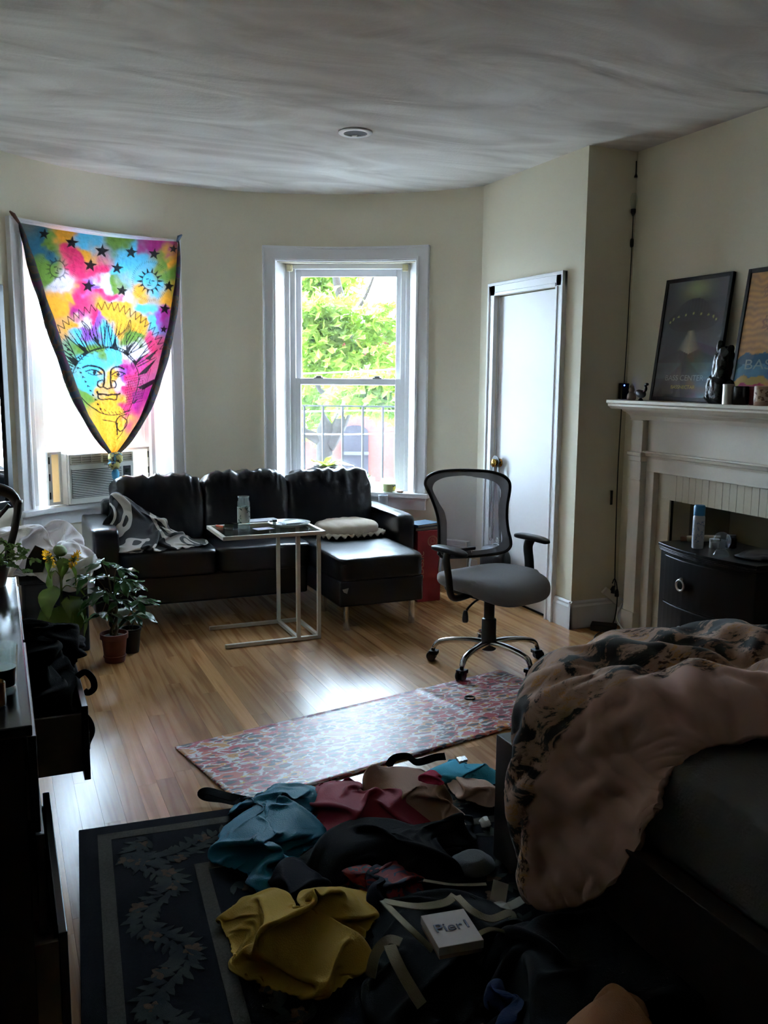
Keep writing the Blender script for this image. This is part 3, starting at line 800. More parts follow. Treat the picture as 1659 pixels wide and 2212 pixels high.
# far hill, pale building and street for the left window
hill_m = M('far_hill', srgb(120, 150, 96), .9, var=.3, vscale=.15)
hp = [(-7.34,70.826,-.816),(-2.691,70.449,-.117),(1.531,70.106,.15),(3.718,69.928,.554),(5.609,69.775,.428),(7.549,69.617,.638),(9.837,69.432,.307),(13.896,69.102,.18),(18.832,68.701,-.236)]
def hill_fn(u, v):
    k = u*(len(hp)-1); i = min(int(k), len(hp)-2); t = k-i
    p = Vector(hp[i]).lerp(Vector(hp[i+1]), t)
    return Vector((p.x, p.y+v*14*abs(v), -9+(p.z+9)*sqrt(max(0, 1-(1-v)**2))))+Vector((0, 0, .8*fbm(u*40, v*9)))
tag(MB().grid(60, 10, hill_fn).build('far_hill', hill_m, None, smooth=True), 'pale green wooded hill far beyond the left window', 'hill')
rp = [(-1.691,26.223,.22),(5.143,25.668,.165)]
wb = empty('white_building', (rp[0][0], rp[0][1], -8), 'bright white flat roofed building below the left window', 'building')
e0 = Vector(rp[0]); e1 = Vector(rp[1]); ed = (e1-e0).normalized(); en = Vector((-ed.y, ed.x, 0))
if en.y < 0: en = -en
white_w = M('white_stucco', srgb(240, 240, 238), .8, var=.03)
quadwall('wall', [Vector((e0.x, e0.y, -8)), Vector((e1.x, e1.y, -8)), e1, e0], en*8, white_w, wb)
quadwall('parapet', [e0-en*.1, e1-en*.1, e1-en*.1+Vector((0, 0, .25)), e0-en*.1+Vector((0, 0, .25))], en*.3, white_w, wb)
for k in range(6):
    o0 = e0+ed*(1.0+k*1.3)-en*.03-Vector((0, 0, 2.0))
    quadwall('window', [o0, o0+ed*.6, o0+ed*.6+Vector((0, 0, .9)), o0+Vector((0, 0, .9))], en*.1, M('pale_window', srgb(196, 200, 205), .3), wb)
tag(box('street_ground', (-80, 7.5, -8.2), (90, 110, -8), M('street_ground', srgb(150, 150, 146), .9, var=.1, vscale=.3), None, 0), 'grey street far below the windows', 'ground', kind='structure')

# the house's outer walls round the bow, unseen, added to block sky light
hb2 = M('house_brick', srgb(110, 70, 58), .9, var=.2, vscale=3)
mb = MB().box((-16, 5.0, -8), (-.62, 5.4, 9)).box((3.9, 5.0, -8), (19, 5.4, 9)).box((-.62, 5.0, CEIL+.25), (3.9, 5.4, 9)).box((-.62, 5.0, -8), (3.9, 5.4, -.2))
tag(mb.build('house_facade_blocker', hb2), 'unseen brick house wall around the bow, added to block sky light', 'wall', kind='structure')

# ------------------------------------------------------------------ leather sofa with chaise
sofa = empty('sofa', (1.45, 5.6, 0), 'black leather corner sofa with a chaise and chrome legs', 'sofa')
def wrinkle(seed, amp, top=True, sc=7):
    def f(q, p):
        w = ridge(q.x*sc+seed, q.z*sc*.45+q.y*3, seed)*.6+ridge(q.x*sc*2.3+seed, q.z*sc+q.y*5, seed+4)*.3
        k = 1.0 if not top else max(0, p.z)**2*1.4+.25
        return q*(1+0)+Vector((p.x, p.y, p.z)).normalized()*amp*w*k
    return f
def pad(name, lo, hi, n, amp, seed, mat=black_leather, parent=sofa, N=22, top=True, sc=7, rot=None):
    c = [(a+b)/2 for a, b in zip(lo, hi)]; s = [(b-a)/2 for a, b in zip(lo, hi)]
    mb = MB(); superbox(mb, c, s, n, N, wrinkle(seed, amp, top, sc), rot)
    return mb.build(name, mat, parent, smooth=True)
box('base', (.62, 5.44, .12), (1.80, 6.12, .30), black_leather, sofa, .015)
box('back_frame', (.60, 6.03, .14), (2.42, 6.14, .70), black_leather, sofa, .03, 3)
pad('arm', (.475, 5.40, .10), (.63, 6.13, .605), 14, .004, 1)
pad('arm', (2.40, 5.36, .10), (2.525, 6.13, .60), 14, .004, 2)
for i, (x0, x1) in enumerate(((.625, 1.212), (1.208, 1.812))):
    sc_ = pad('seat_cushion', (x0, 5.385, .29), (x1, 6.0, .455), 10, .006, 3+i)
    cord('piping', [(x0+.03, 5.40, .425), ((x0+x1)/2, 5.392, .432), (x1-.03, 5.40, .425)], .004, black_leather, sc_)
cs = pad('chaise_seat', (1.80, 4.855, .30), (2.36, 6.0, .445), 14, .004, 8)
cord('piping', [(1.815, 4.862, .41), (2.08, 4.857, .418), (2.345, 4.862, .41)], .004, black_leather, cs)
box('chaise_base', (1.808, 4.865, .152), (2.352, 6.0, .31), black_leather, sofa, .012, 3)
rx = Matrix.Rotation(radians(-9), 3, 'X')
for i, (x0, x1, zt_) in enumerate(((.64, 1.222, .845), (1.222, 1.80, .855), (1.80, 2.41, .85))):
    bcu = pad('back_cushion', (x0, 5.80, .40), (x1, 6.02, zt_), 5.0, .024, 20+i*3, sc=11, rot=rx, N=42)
    cord('seam', [(x0+.05, 5.888, zt_-.03), ((x0+x1)/2, 5.90, zt_-.018), (x1-.05, 5.888, zt_-.03)], .003, black_leather, bcu)
for x, y in ((1.866, 4.91), (2.30, 4.92), (1.888, 5.38), (2.30, 5.40), (.68, 5.5), (.68, 6.0), (2.3, 6.0)):
    MB().lathe([(.019, 0), (.019, .152), (.028, .152), (.028, .157)], (x, y, 0), 16).build('leg', chrome, sofa, smooth='auto')
MB().add([(1.822, 4.858, .262), (1.86, 4.8585, .268), (1.85, 4.8575, .235), (1.83, 4.857, .245)], [(0, 1, 2, 3)]).build('torn_patch', M('torn_lining', srgb(150, 150, 150), .9), sofa, solid=.004)

# ------------------------------------------------------------------ C-shaped side table
tbl = empty('side_table', (1.55, 5.0, 0), 'white metal C-shaped side table with a glass top', 'side table')
cream_metal = M('white_metal', srgb(206, 200, 188), .4, .1, var=.04, vscale=10)
TZ = .632; w = .021
Y0, Y1, X0, XA, XB = 4.802, 5.20, 1.105, 1.532, 1.655
for y, nm in ((Y0, 'front'), (Y1, 'back')):
    MB().bar((X0, y, w/2+.002), (XB+w/2, y, w/2+.002), w, w).build('base_rail', cream_metal, tbl, bevel=.002)
    MB().bar((X0-.004, y, TZ-w/2), (XB+w/2+.03, y, TZ-w/2), w, w).build('top_rail', cream_metal, tbl, bevel=.002)
    for x in (XA, XB):
        MB().bar((x, y, w), (x, y, TZ-w), w, w).build('upright', cream_metal, tbl, bevel=.002)
for x in (XA, XB):
    MB().bar((x, Y0, w/2+.002), (x, Y1, w/2+.002), w, w).build('base_crossbar', cream_metal, tbl, bevel=.002)
for x in (X0+w/2-.004, XB+.03):
    MB().bar((x, Y0, TZ-w/2), (x, Y1, TZ-w/2), w, w).build('top_crossbar', cream_metal, tbl, bevel=.002)
box('glass_top', (X0+w, Y0+w/2, TZ-.010), (XB+.02, Y1-w/2, TZ-.003), glass_mat('table_glass', .06, (.80, .90, .87)), tbl, 0)
TT = TZ-.003

# ------------------------------------------------------------------ office chair
chair = empty('office_chair', (2.325, 4.01, 0), 'grey mesh-back office chair with chrome star base', 'office chair')
cc = Vector((2.325, 4.01, 0)); fw = Vector((.27, -.963, 0)).normalized(); rt = Vector((-fw.y, fw.x, 0))   # rt points to the photo's right
grey_fabric = M('grey_seat_fabric', srgb(128, 126, 128), .85, bump=.3, bscale=350, sheen=.2, var=.05)
def CP(a, b_, z): return cc+rt*a+fw*b_+Vector((0, 0, z))
for k in range(5):
    a = radians(214+72*k); d = Vector((cos(a), sin(a), 0))
    P_ = catmull([cc+d*.02+Vector((0, 0, .122)), cc+d*.10+Vector((0, 0, .128)), cc+d*.20+Vector((0, 0, .122)), cc+d*.27+Vector((0, 0, .104)), cc+d*.295+Vector((0, 0, .07))], 6)
    lg = MB().tube(P_, [.024-.0004*i for i in range(len(P_))], 12, flat=.8).build('star_leg', chrome, chair, smooth=True)
    e = cc+d*.297; s_ = Vector((-d.y, d.x, 0))
    cw = MB()
    for q in (-1, 1):
        cw.lathe([(.006, -.008), (.024, -.008), (.0265, -.005), (.0265, .005), (.024, .008), (.006, .008)], e+s_*.013*q+Vector((0, 0, .0265))+d*.008, 18, s_)
    cw.build('caster_wheel', black_plastic, lg, smooth='auto')
    hb = MB().tube([e+Vector((0, 0, .03)), e+Vector((0, 0, .072))], .011, 10)
    hb.obox(e+Vector((0, 0, .046))-d*.004, (d, s_, (0, 0, 1)), (.024, .024, .010)); hb.build('caster_hood', black_plastic, lg, bevel=.004)
MB().lathe([(.034, .085), (.04, .09), (.04, .16), (.038, .165), (.038, .25), (.034, .255), (.028, .257), (.028, .40)], cc, 24).build('gas_column', black_plastic, chair, smooth='auto')
mb = MB(); mb.obox(CP(0, -.01, .392), (rt, fw, (0, 0, 1)), (.07, .12, .028)); mb.obox(CP(.06, .02, .37), (rt, fw, (0, 0, 1)), (.035, .03, .03)); mb.build('tilt_mechanism', black_plastic, chair, bevel=.008)
lv = cord('tilt_lever', [CP(-.05, .02, .385), CP(-.14, .04, .378), CP(-.215, .06, .355), CP(-.232, .065, .335)], .006, black_plastic, chair)
MB().lathe([(.008, .03), (.012, .02), (.015, 0), (.016, -.02), (.013, -.03)], CP(-.238, .066, .318), 12).build('lever_knob', black_plastic, lv, smooth='auto')
def seat_disp(q, p):
    z = q.z
    if p.z > 0: z -= .018*math.exp(-((q.x/.16)**2+((q.y+.03)/.2)**2))
    z -= .05*max(0, q.y/.26)**3          # waterfall front (local +y is forward)
    z += .022*max(0, abs(q.x)/.25)**4*(1 if q.y < .1 else .4)
    return Vector((q.x*(1-.10*max(0, -q.y/.26)), q.y, z))
rot = Matrix(((rt.x, fw.x, 0), (rt.y, fw.y, 0), (0, 0, 1)))
mb = MB(); superbox(mb, CP(0, .015, .455), (.258, .262, .052), 3.4, 20, seat_disp, rot); mb.build('seat', grey_fabric, chair, smooth=True)
mb = MB(); superbox(mb, CP(0, 0, .415), (.20, .20, .02), 4, 8, None, rot); mb.build('seat_pan', black_plastic, chair, smooth=True)
# back: outline in its own plane, bowed
out2 = [(2.017,4.185,.965),(2.035,4.19,.993),(2.094,4.206,1.011),(2.176,4.229,1.015),(2.278,4.258,1.012),(2.385,4.288,1.004),(2.485,4.316,.991),(2.557,4.336,.968),(2.595,4.347,.939),(2.608,4.351,.904),(2.603,4.349,.851),(2.595,4.347,.8),(2.595,4.347,.723),(2.606,4.35,.653),(2.62,4.354,.605),(2.62,4.354,.563),(2.583,4.343,.536),(2.501,4.32,.528),(2.376,4.285,.531),(2.254,4.251,.54),(2.169,4.227,.551),(2.14,4.219,.564),(2.131,4.217,.593),(2.131,4.217,.665),(2.125,4.215,.75),(2.102,4.209,.819),(2.06,4.197,.894),(2.028,4.188,.938)]
bkc = Vector((2.257, 4.252, 0))
def bent(p, k=.0):
    p = Vector(p); s_ = (p-bkc).dot(rt)
    return p+fw*(.30*s_*s_+.10*(p.z-.75)**2-.01+k)
ol = [bent(p) for p in catmull([Vector(p) for p in out2], 3, True)]
cen = Vector((0, 0, 0))
for p in ol: cen += p
cen /= len(ol)
def inset(f, gx=0.0):
    res = []
    for p in catmull([Vector(p) for p in out2], 3, True):
        d = cen-Vector((p.x, p.y, p.z)); dz = d.z; dr = d.dot(rt)
        # inset wider at the flanks than at top and bottom
        res.append(p+rt*(dr/max(.05, abs(dr)))*f*min(1, abs(dr)/.10)+Vector((0, 0, (dz/max(.05, abs(dz)))*f*.55*min(1, abs(dz)/.1))))
    return res
inn = inset(.058)
bk = MB().tube(ol, .009, 8, True).build('back_frame', black_plastic, chair, smooth=True)
n_ = len(ol); vs_ = [p for p in ol]+[bent(p) for p in inn]
MB().add(vs_, [(i, (i+1) % n_, n_+(i+1) % n_, n_+i) for i in range(n_)]).build('mesh_border', thin_mat('dense_mesh', srgb(70, 65, 64), .06, .25, .8), chair, smooth=True)
rings_ = [inn]+[[cen+(p-cen)*k for p in inn] for k in (.72, .45, .18)]
vs_ = [bent(p) for g in rings_ for p in g]+[bent(cen)]
fs = []
for g in range(3):
    for i in range(n_):
        fs.append((g*n_+i, g*n_+(i+1) % n_, (g+1)*n_+(i+1) % n_, (g+1)*n_+i))
for i in range(n_): fs.append((3*n_+i, 3*n_+(i+1) % n_, 4*n_))
MB().add(vs_, fs).build('mesh_panel', thin_mat('sheer_mesh', srgb(120, 116, 122), .52, .4, .8), chair, smooth=True)
for s_ in (-.11, .11):
    cord('back_bracket', [CP(s_*.6, -.12, .40), CP(s_*.8, -.235, .41), CP(s_, -.27, .47), CP(s_, -.258, .575)], .009, chrome, chair)
MB().obox(CP(0, -.256, .575), (rt, fw, (0, 0, 1)), (.14, .007, .010)).build('lumbar_bar', black_plastic, chair, bevel=.006)
for s_ in (-1, 1):
    P_ = [CP(s_*.17, .03, .415), CP(s_*.26, .02, .405), CP(s_*.29, .01, .43), CP(s_*.297, .0, .52), CP(s_*.30, -.015, .60), CP(s_*.302, .0, .645)]
    am = MB().tube(catmull(P_, 6), .027, 10, flat=.62).build('arm_support', black_plastic, chair, smooth=True)
    mb = MB(); superbox(mb, CP(s_*.302, .01, .655), (.034, .115, .014), 4, 8, lambda q, p: Vector((q.x*(1.15-.25*(p.y+1)/2), q.y, q.z-.012*max(0, p.y)**2)), rot)
    mb.build('arm_pad', black_plastic, am, smooth=True)

# ------------------------------------------------------------------ nightstand
ns = empty('nightstand', (3.26, 3.29, 0), 'black bow-front nightstand with ring pull drawers', 'nightstand')
NY0, NY1, NX, NB = 2.97, 3.60, 3.085, 3.44
def bowp(off, y0, y1, bulge=.055, xb=NB, n=14):
    pts = [(xb, y0, 0), (xb, y1, 0)]
    for i in range(n+1):
        t = i/n; y = y1+(y0-y1)*t
        pts.append((NX-off-bulge*(1-(2*t-1)**2), y, 0))
    return [Vector(p) for p in pts]
ebony = M('ebony_gloss', srgb(10, 8, 8), .34, var=.2, vscale=6, spec=.22)
MB().prism(bowp(0, NY0, NY1), (0, 0, .14), (0, 0, .645)).build('body', ebony, ns)
tp = MB().prism(bowp(.012, NY0-.012, NY1+.012), (0, 0, .668), (0, 0, .684)).build('top', ebony, ns, bevel=.003)
for k, z in enumerate((.645, .6528, .6606)):
    MB().prism(bowp(.008-.004*(k == 0), NY0-.008, NY1+.008), (0, 0, z), (0, 0, z+.0062)).build('edge_moulding', ebony, tp, bevel=.002)
for k, z in enumerate((.118, .126, .134)):
    MB().prism(bowp(.012-.003*k, NY0-.012, NY1+.012), (0, 0, z), (0, 0, z+.0062)).build('base_moulding', ebony, ns, bevel=.002)
for z0, z1 in ((.40, .63), (.155, .392)):
    dr = MB().prism(bowp(.006, NY0+.02, NY1-.02, xb=NX+.02), (0, 0, z0), (0, 0, z1)).build('drawer', ebony, ns, bevel=.003)
    yc = 3.375; tq = (NY1-yc)/(NY1-NY0); xf = NX-.006-.055*(1-(2*tq-1)**2); zc = (z0+z1)/2+.0
    ring_ = [(xf-.012, yc+.026*cos(2*pi*i/24), zc-.004+.026*sin(2*pi*i/24)) for i in range(24)]
    MB().tube(ring_, .0055, 8, True).build('ring_pull', steel, dr, smooth=True)
    MB().lathe([(.009, 0), (.009, .008), (.005, .016)], (xf, yc, zc+.024), 12, (-1, 0, 0)).build('pull_mount', steel, dr, smooth='auto')
for x, y in ((NX+.02, NY0+.03), (NX+.02, NY1-.03), (NB-.03, NY0+.03), (NB-.03, NY1-.03)):
    MB().obox((x, y, .06), ((1, 0, 0), (0, 1, 0), (0, 0, 1)), (.022, .022, .06)).build('leg', ebony, ns, bevel=.003)

# ------------------------------------------------------------------ black dresser along the left wall
dress = empty('dresser', (-.2, 2.6, 0), 'black-brown wooden dresser with open drawers on the left', 'dresser')
DX = .018
DYa, DYb = 1.885, 3.33
box('top_panel', (-.445, DYa-.012, .777), (DX+.017, DYb+.012, .80), M('polished_top', srgb(26, 24, 23), .16, var=.15, vscale=6, spec=.7), dress, .003)
for y in (DYa, 2.602, DYb-.022):
    box('side_panel' if y != 2.602 else 'divider', (-.44, y, .05), (DX, y+.022, .778), espresso, dress, .002)
box('back_panel', (-.445, DYa, .05), (-.435, DYb, .778), espresso, dress, 0)
box('plinth', (-.43, DYa+.01, 0), (DX-.03, DYb-.01, .06), espresso, dress, .002)
def drawer(y0, y1, z0, z1, out, name='drawer'):
    inner = M('drawer_lining', srgb(120, 106, 88), .6, var=.05)
    x1 = DX+out
    d_ = MB().box((x1, y0, z0), (x1+.018, y1, z1)).build(name, espresso, dress, bevel=.002)
    back = max(-.41, x1-.42)
    for yy in (y0+.02, y1-.034):
        box('drawer_side', (back, yy, z0+.02), (x1, yy+.014, z1-.03), inner, d_, .001)
    box('drawer_base', (back, y0+.03, z0+.02), (x1, y1-.03, z0+.028), inner, d_, 0)
    box('drawer_rear', (back, y0+.03, z0+.02), (back+.012, y1-.03, z1-.03), inner, d_, 0)
    return d_
for i, (y0, y1) in enumerate(((DYa+.006, 2.60), (2.626, DYb-.006))):
    for k, (z0, z1) in enumerate(((.56, .77), (.33, .555), (.08, .325))):
        out = {(1, 0): .004, (1, 1): .165, (0, 0): .006, (0, 1): .012, (0, 2): .048, (1, 2): .008}[(i, k)]
        drawer(y0, y1, z0, z1, out)

# ------------------------------------------------------------------ bed
bed = empty('bed', (2.15, 1.1, 0), 'low dark wooden bed with a grey sheeted mattress', 'bed')
bwood = M('bed_wood', srgb(40, 31, 24), .5, var=.25, vscale=3, stretch=(6, 1, 6), bump=.06, bscale=30)
box('footboard', (1.375, 2.14, 0), (2.98, 2.31, .41), bwood, bed, .004)
box('side_rail', (1.39, .2, .10), (1.45, 2.15, .34), bwood, bed, .003)
box('side_rail', (2.92, .2, .10), (2.98, 2.15, .34), bwood, bed, .003)
box('headboard', (1.375, .10, 0), (2.98, .2, .8), bwood, bed, .004)
for i in range(9):
    box('slat', (1.45, .3+i*.21, .27), (2.92, .38+i*.21, .29), bwood, bed, .001)
sheet_m = M('grey_sheet', srgb(112, 110, 108), .9, bump=.15, bscale=120, var=.06, vscale=3)
mb = MB(); superbox(mb, (2.19, 1.17, .43), (.70, .96, .14), 14, 18, wrinkle(61, .004, False, 5)); mb.build('mattress', sheet_m, bed, smooth=True)

# duvet: rows run from the bed's middle across its left edge and down to the hem
du_rows = [
 # s (near hem -> foot end): points across
 [(2.75,1.50,.60),(2.10,1.52,.605),(1.80,1.60,.60),(1.66,1.655,.585),(1.57,1.665,.575),(1.50,1.662,.54),(1.462,1.655,.505),(1.44,1.64,.48),(1.43,1.64,.46)],
 [(2.75,1.62,.62),(2.15,1.63,.64),(1.85,1.70,.65),(1.66,1.73,.65),(1.53,1.735,.62),(1.46,1.73,.55),(1.43,1.72,.47),(1.41,1.70,.38),(1.40,1.69,.30)],
 [(2.78,1.75,.63),(2.22,1.76,.68),(1.92,1.80,.685),(1.68,1.82,.68),(1.49,1.83,.65),(1.41,1.82,.56),(1.38,1.80,.44),(1.375,1.78,.31),(1.37,1.76,.19)],
 [(2.80,1.88,.62),(2.28,1.89,.665),(1.98,1.91,.67),(1.70,1.93,.67),(1.47,1.95,.66),(1.365,1.94,.57),(1.325,1.91,.42),(1.33,1.88,.27),(1.345,1.86,.10)],
 [(2.82,2.00,.64),(2.32,2.01,.69),(2.02,2.03,.69),(1.72,2.05,.68),(1.46,2.06,.65),(1.335,2.06,.56),(1.275,2.02,.41),(1.275,1.98,.24),(1.31,1.95,.065)],
 [(2.84,2.12,.63),(2.36,2.13,.68),(2.04,2.15,.69),(1.74,2.17,.69),(1.48,2.17,.655),(1.37,2.16,.57),(1.315,2.12,.43),(1.30,2.07,.25),(1.32,2.03,.08)],
 [(2.84,2.24,.62),(2.36,2.25,.66),(2.06,2.27,.67),(1.76,2.28,.665),(1.52,2.27,.63),(1.46,2.25,.58),(1.43,2.22,.52),(1.415,2.19,.47),(1.40,2.16,.44)],
 [(2.84,2.35,.57),(2.36,2.36,.60),(2.06,2.38,.60),(1.78,2.38,.59),(1.58,2.34,.56),(1.52,2.33,.51),(1.49,2.325,.47),(1.475,2.32,.445),(1.465,2.315,.43)],
 [(2.84,2.40,.46),(2.36,2.41,.47),(2.06,2.43,.46),(1.80,2.43,.44),(1.60,2.39,.45),(1.54,2.37,.42),(1.51,2.36,.39),(1.50,2.355,.37),(1.49,2.35,.35)],
 [(2.84,2.41,.30),(2.36,2.42,.30),(2.06,2.44,.28),(1.80,2.44,.27),(1.62,2.40,.33),(1.56,2.38,.30),(1.53,2.37,.28),(1.52,2.365,.27),(1.51,2.36,.26)],
]
rows_f = [catmull([Vector(p) for p in r], 14) for r in du_rows]
nc = len(rows_f[0])
cols = [catmull([r[j] for r in rows_f], 14) for j in range(nc)]
nr_ = len(cols[0])
G = [[cols[j][i] for j in range(nc)] for i in range(nr_)]
Vd = []; Nd = []
for i in range(nr_):
    for j in range(nc):
        p = G[i][j]
        du = G[min(i+1, nr_-1)][j]-G[max(i-1, 0)][j]; dv = G[i][min(j+1, nc-1)]-G[i][max(j-1, 0)]
        n = du.cross(dv)
        n = n.normalized() if n.length > 1e-9 else Vector((0, 0, 1))
        if n.z < 0 and p.x > 1.6: n = -n
        s_ = i/(nr_-1); t_ = j/(nc-1)
        e = min(1, s_*9)*min(1, (1-t_)*10+.15)
        # long folds fan out from the pulled corner near the hem
        ang = atan2(p.z-.46+.5*(p.x-1.45), p.y-1.62)
        rr = hypot(p.y-1.62, p.z-.46)
        fold = .018*ridge(ang*2.6+fbm(p.x*3, p.y*3, p.z*3)*.5, rr*1.4, 3)*min(1, rr*3)
        fold += .040*ridge(p.x*1.6+p.z*2+fbm(p.x*2, p.y*3, 7)*.6, p.y*8.5+.8*fbm(p.x*3, p.y*2, 2), 5)*(1 if p.z > .5 else .35)
        fold += .010*ridge(p.x*6, p.y*9+p.z*4, 9)
        Vd.append(p+n*(fold*e)); Nd.append(n)
Fd = [(i*nc+j, i*nc+j+1, (i+1)*nc+j+1, (i+1)*nc+j) for i in range(nr_-1) for j in range(nc-1)]
Qd = np.array([tuple(v) for v in Vd]).reshape(nr_, nc, 3); Fd0 = np.array([tuple(p) for r in G for p in r]).reshape(nr_, nc, 3); Nn = np.array([tuple(v) for v in Nd]).reshape(nr_, nc, 3)
pr_ = grid_pairs(nr_, nc, 2.4); rs_ = [np.sqrt(((Fd0[b]-Fd0[a])**2).sum(-1))*1.06 for a, b, w in pr_]
prev_ = Qd.copy()
for st in range(36):
    v_ = (Qd-prev_)*.8; prev_ = Qd.copy(); Qd = Qd+v_
    for it in range(2):
        for (a, b, w), r0 in zip(pr_, rs_): _rel(Qd[a], Qd[b], r0, w)
        off = ((Qd-Fd0)*Nn).sum(-1); low = np.minimum(off+.03, 0); hi = np.maximum(off-(.012+.03*np.clip((Fd0[..., 2]-.5)/.1, 0, 1)), 0)
        Qd -= Nn*(low+hi)[..., None]
        tang = (Qd-Fd0)-Nn*((Qd-Fd0)*Nn).sum(-1)[..., None]; Qd -= tang*.06
Vd = [tuple(v) for v in Qd.reshape(-1, 3)]
# printed face and plain reverse meet along a diagonal fold line
dm, nt, N, L, b = node_mat('printed_duvet')
tc = N.new('ShaderNodeTexCoord')
at = N.new('ShaderNodeVertexColor'); at.layer_name = 'print'
mp = N.new('ShaderNodeMapping'); mp.inputs['Rotation'].default_value = (0, .3, .5); mp.inputs['Scale'].default_value = (2.2, 5.5, 5.5)
L.new(tc.outputs['Object'], mp.inputs[0])
n1 = N.new('ShaderNodeTexNoise'); n1.inputs['Scale'].default_value = 1.25; n1.inputs['Detail'].default_value = 6; n1.inputs['Roughness'].default_value = .7; n1.inputs['Distortion'].default_value = .8
L.new(mp.outputs[0], n1.inputs['Vector'])
r1 = ramp(N, [(0, srgb(24, 27, 28)), (.47, srgb(34, 36, 36)), (.50, srgb(178, 142, 120)), (.57, srgb(192, 156, 136)), (.59, srgb(196, 140, 70)), (.615, srgb(200, 160, 138)), (1, srgb(196, 156, 132))])
L.new(n1.outputs[0], r1.inputs[0])
mp2 = N.new('ShaderNodeMapping'); mp2.inputs['Scale'].default_value = (40, 110, 60); L.new(tc.outputs['Object'], mp2.inputs[0])
n2 = N.new('ShaderNodeTexNoise'); n2.inputs['Scale'].default_value = 1; n2.inputs['Detail'].default_value = 2; L.new(mp2.outputs[0], n2.inputs['Vector'])
mp3 = N.new('ShaderNodeTexNoise'); mp3.inputs['Scale'].default_value = 4; L.new(tc.outputs['Object'], mp3.inputs['Vector'])
r2 = ramp(N, [(.52, (1, 1, 1)), (.56, (.18, .15, .13))]); L.new(n2.outputs[0], r2.inputs[0])
r3 = ramp(N, [(.5, (0, 0, 0)), (.56, (1, 1, 1))]); L.new(mp3.outputs[0], r3.inputs[0])
mxa = N.new('ShaderNodeMix'); mxa.data_type = 'RGBA'; mxa.blend_type = 'MULTIPLY'; L.new(r3.outputs[0], mxa.inputs[0]); L.new(r1.outputs[0], mxa.inputs[6]); L.new(r2.outputs[0], mxa.inputs[7])
mxb = N.new('ShaderNodeMix'); mxb.data_type = 'RGBA'; L.new(at.outputs[0], mxb.inputs[0]); L.new(mxa.outputs[2], mxb.inputs[6]); mxb.inputs[7].default_value = (*srgb(206, 164, 150), 1)
L.new(mxb.outputs[2], b.inputs['Base Color']); b.inputs['Roughness'].default_value = .9; b.inputs['Sheen Weight'].default_value = .15
duvet = MB().add(Vd, Fd).build('duvet', dm, None, smooth=True, solid=.018)
ca_ = duvet.data.color_attributes.new('print', 'FLOAT_COLOR', 'POINT')
for i in range(nr_):
    for j in range(nc):
        p = G[i][j]; s_ = i/(nr_-1); t_ = j/(nc-1)
        # plain reverse: nearest third on top, more of the hanging side
        lim = .27+.20*max(0, (t_-.45))/.55+.03*fbm(p.x*5, p.y*5, p.z*5)
        k = 1.0 if s_ < lim else 0.0
        ca_.data[i*nc+j].color = (k, k, k, 1)
tag(duvet, 'rumpled pinkish duvet with black and ochre feather print on the bed', 'duvet')

# ------------------------------------------------------------------ window air conditioner
ac = empty('air_conditioner', P1(-.02, 0, .66), 'white window air conditioner under the raised left sash', 'air conditioner')
ac_w = M('ac_plastic', srgb(226, 222, 214), .45, var=.03); ac_d = M('ac_dark', srgb(18, 18, 19), .6)
q = [(-.293,-.04,1.013),(.196,-.04,.986),(-.287,-.04,.715),(-.292,-.04,1.028)]
A0, A1 = q[0][0], q[1][0]; AZ0, AZ1 = .658, .995
mb = MB(); ob1(mb, A0, A1, -.02, .42, AZ0, AZ1); mb.build('housing', ac_w, ac, bevel=.006)
mb = MB(); ob1(mb, A0+.004, A1-.004, -.042, -.018, AZ0+.005, AZ1-.004); fp = mb.build('front_panel', ac_w, ac, bevel=.006, seg=3)
G0, G1 = A0+.022, A1-.105
mb = MB(); ob1(mb, G0-.003, G1+.003, -.0435, -.040, AZ0+.045, AZ0+.235); mb.build('intake_shade', ac_d, fp)  # flat dark sheet painting in the shade between the slats
for k in range(17):
    z = AZ0+.049+k*.0113
    mb = MB(); ob1(mb, G0, G1, -.048, -.0425, z, z+.0056); mb.build('slat', ac_w, ac)
mb = MB(); ob1(mb, A0+.012, A1-.012, -.0435, -.040, AZ1-.072, AZ1-.012); vr = mb.build('outlet_shade', M('ac_beige_shade', srgb(150, 140, 120), .7), fp)  # darker beige sheet standing in for shade behind the louvres
beige = M('ac_beige', srgb(200, 190, 168), .5)
VW = (A1-A0-.03)/2
for s_ in (0, 1):
    t0 = A0+.015+s_*VW
    for k in range(4):
        z = AZ1-.068+k*.015
        mb = MB(); ob1(mb, t0, t0+VW-.008, -.050, -.043, z, z+.004); mb.build('louvre', beige, ac)
    for k in range(4):
        t = t0+(VW-.008)*k/3
        mb = MB(); ob1(mb, t-.002, t+.002, -.051, -.043, AZ1-.068, AZ1-.014); mb.build('vane', beige, ac)
mb = MB(); ob1(mb, A1-.088, A1-.03, -.0445, -.040, AZ0+.125, AZ0+.235); cp = mb.build('control_panel', ac_d, ac, bevel=.002)
mb = MB(); ob1(mb, A1-.075, A1-.045, -.046, -.044, AZ0+.19, AZ0+.215); mb.build('display', M('ac_display', srgb(20, 30, 18), .2), cp)
for k in range(3):
    mb = MB(); ob1(mb, A1-.078+k*.013, A1-.070+k*.013, -.046, -.044, AZ0+.14, AZ0+.15); mb.build('button', M('ac_button', srgb(120, 120, 122), .5), cp)
t_ = (P1(1, 0, 0)-P1(0, 0, 0)); n_1 = (P1(0, 1, 0)-P1(0, 0, 0))
text('brand_print', 'Haier', .018, P1(A0+.26, -.0425, AZ0+.248), t_, (0, 0, 1), M('ac_print', srgb(90, 94, 104), .5), ac)
pleat_m = thin_mat('pleated_vinyl', srgb(236, 216, 176), 0, .55, .6)
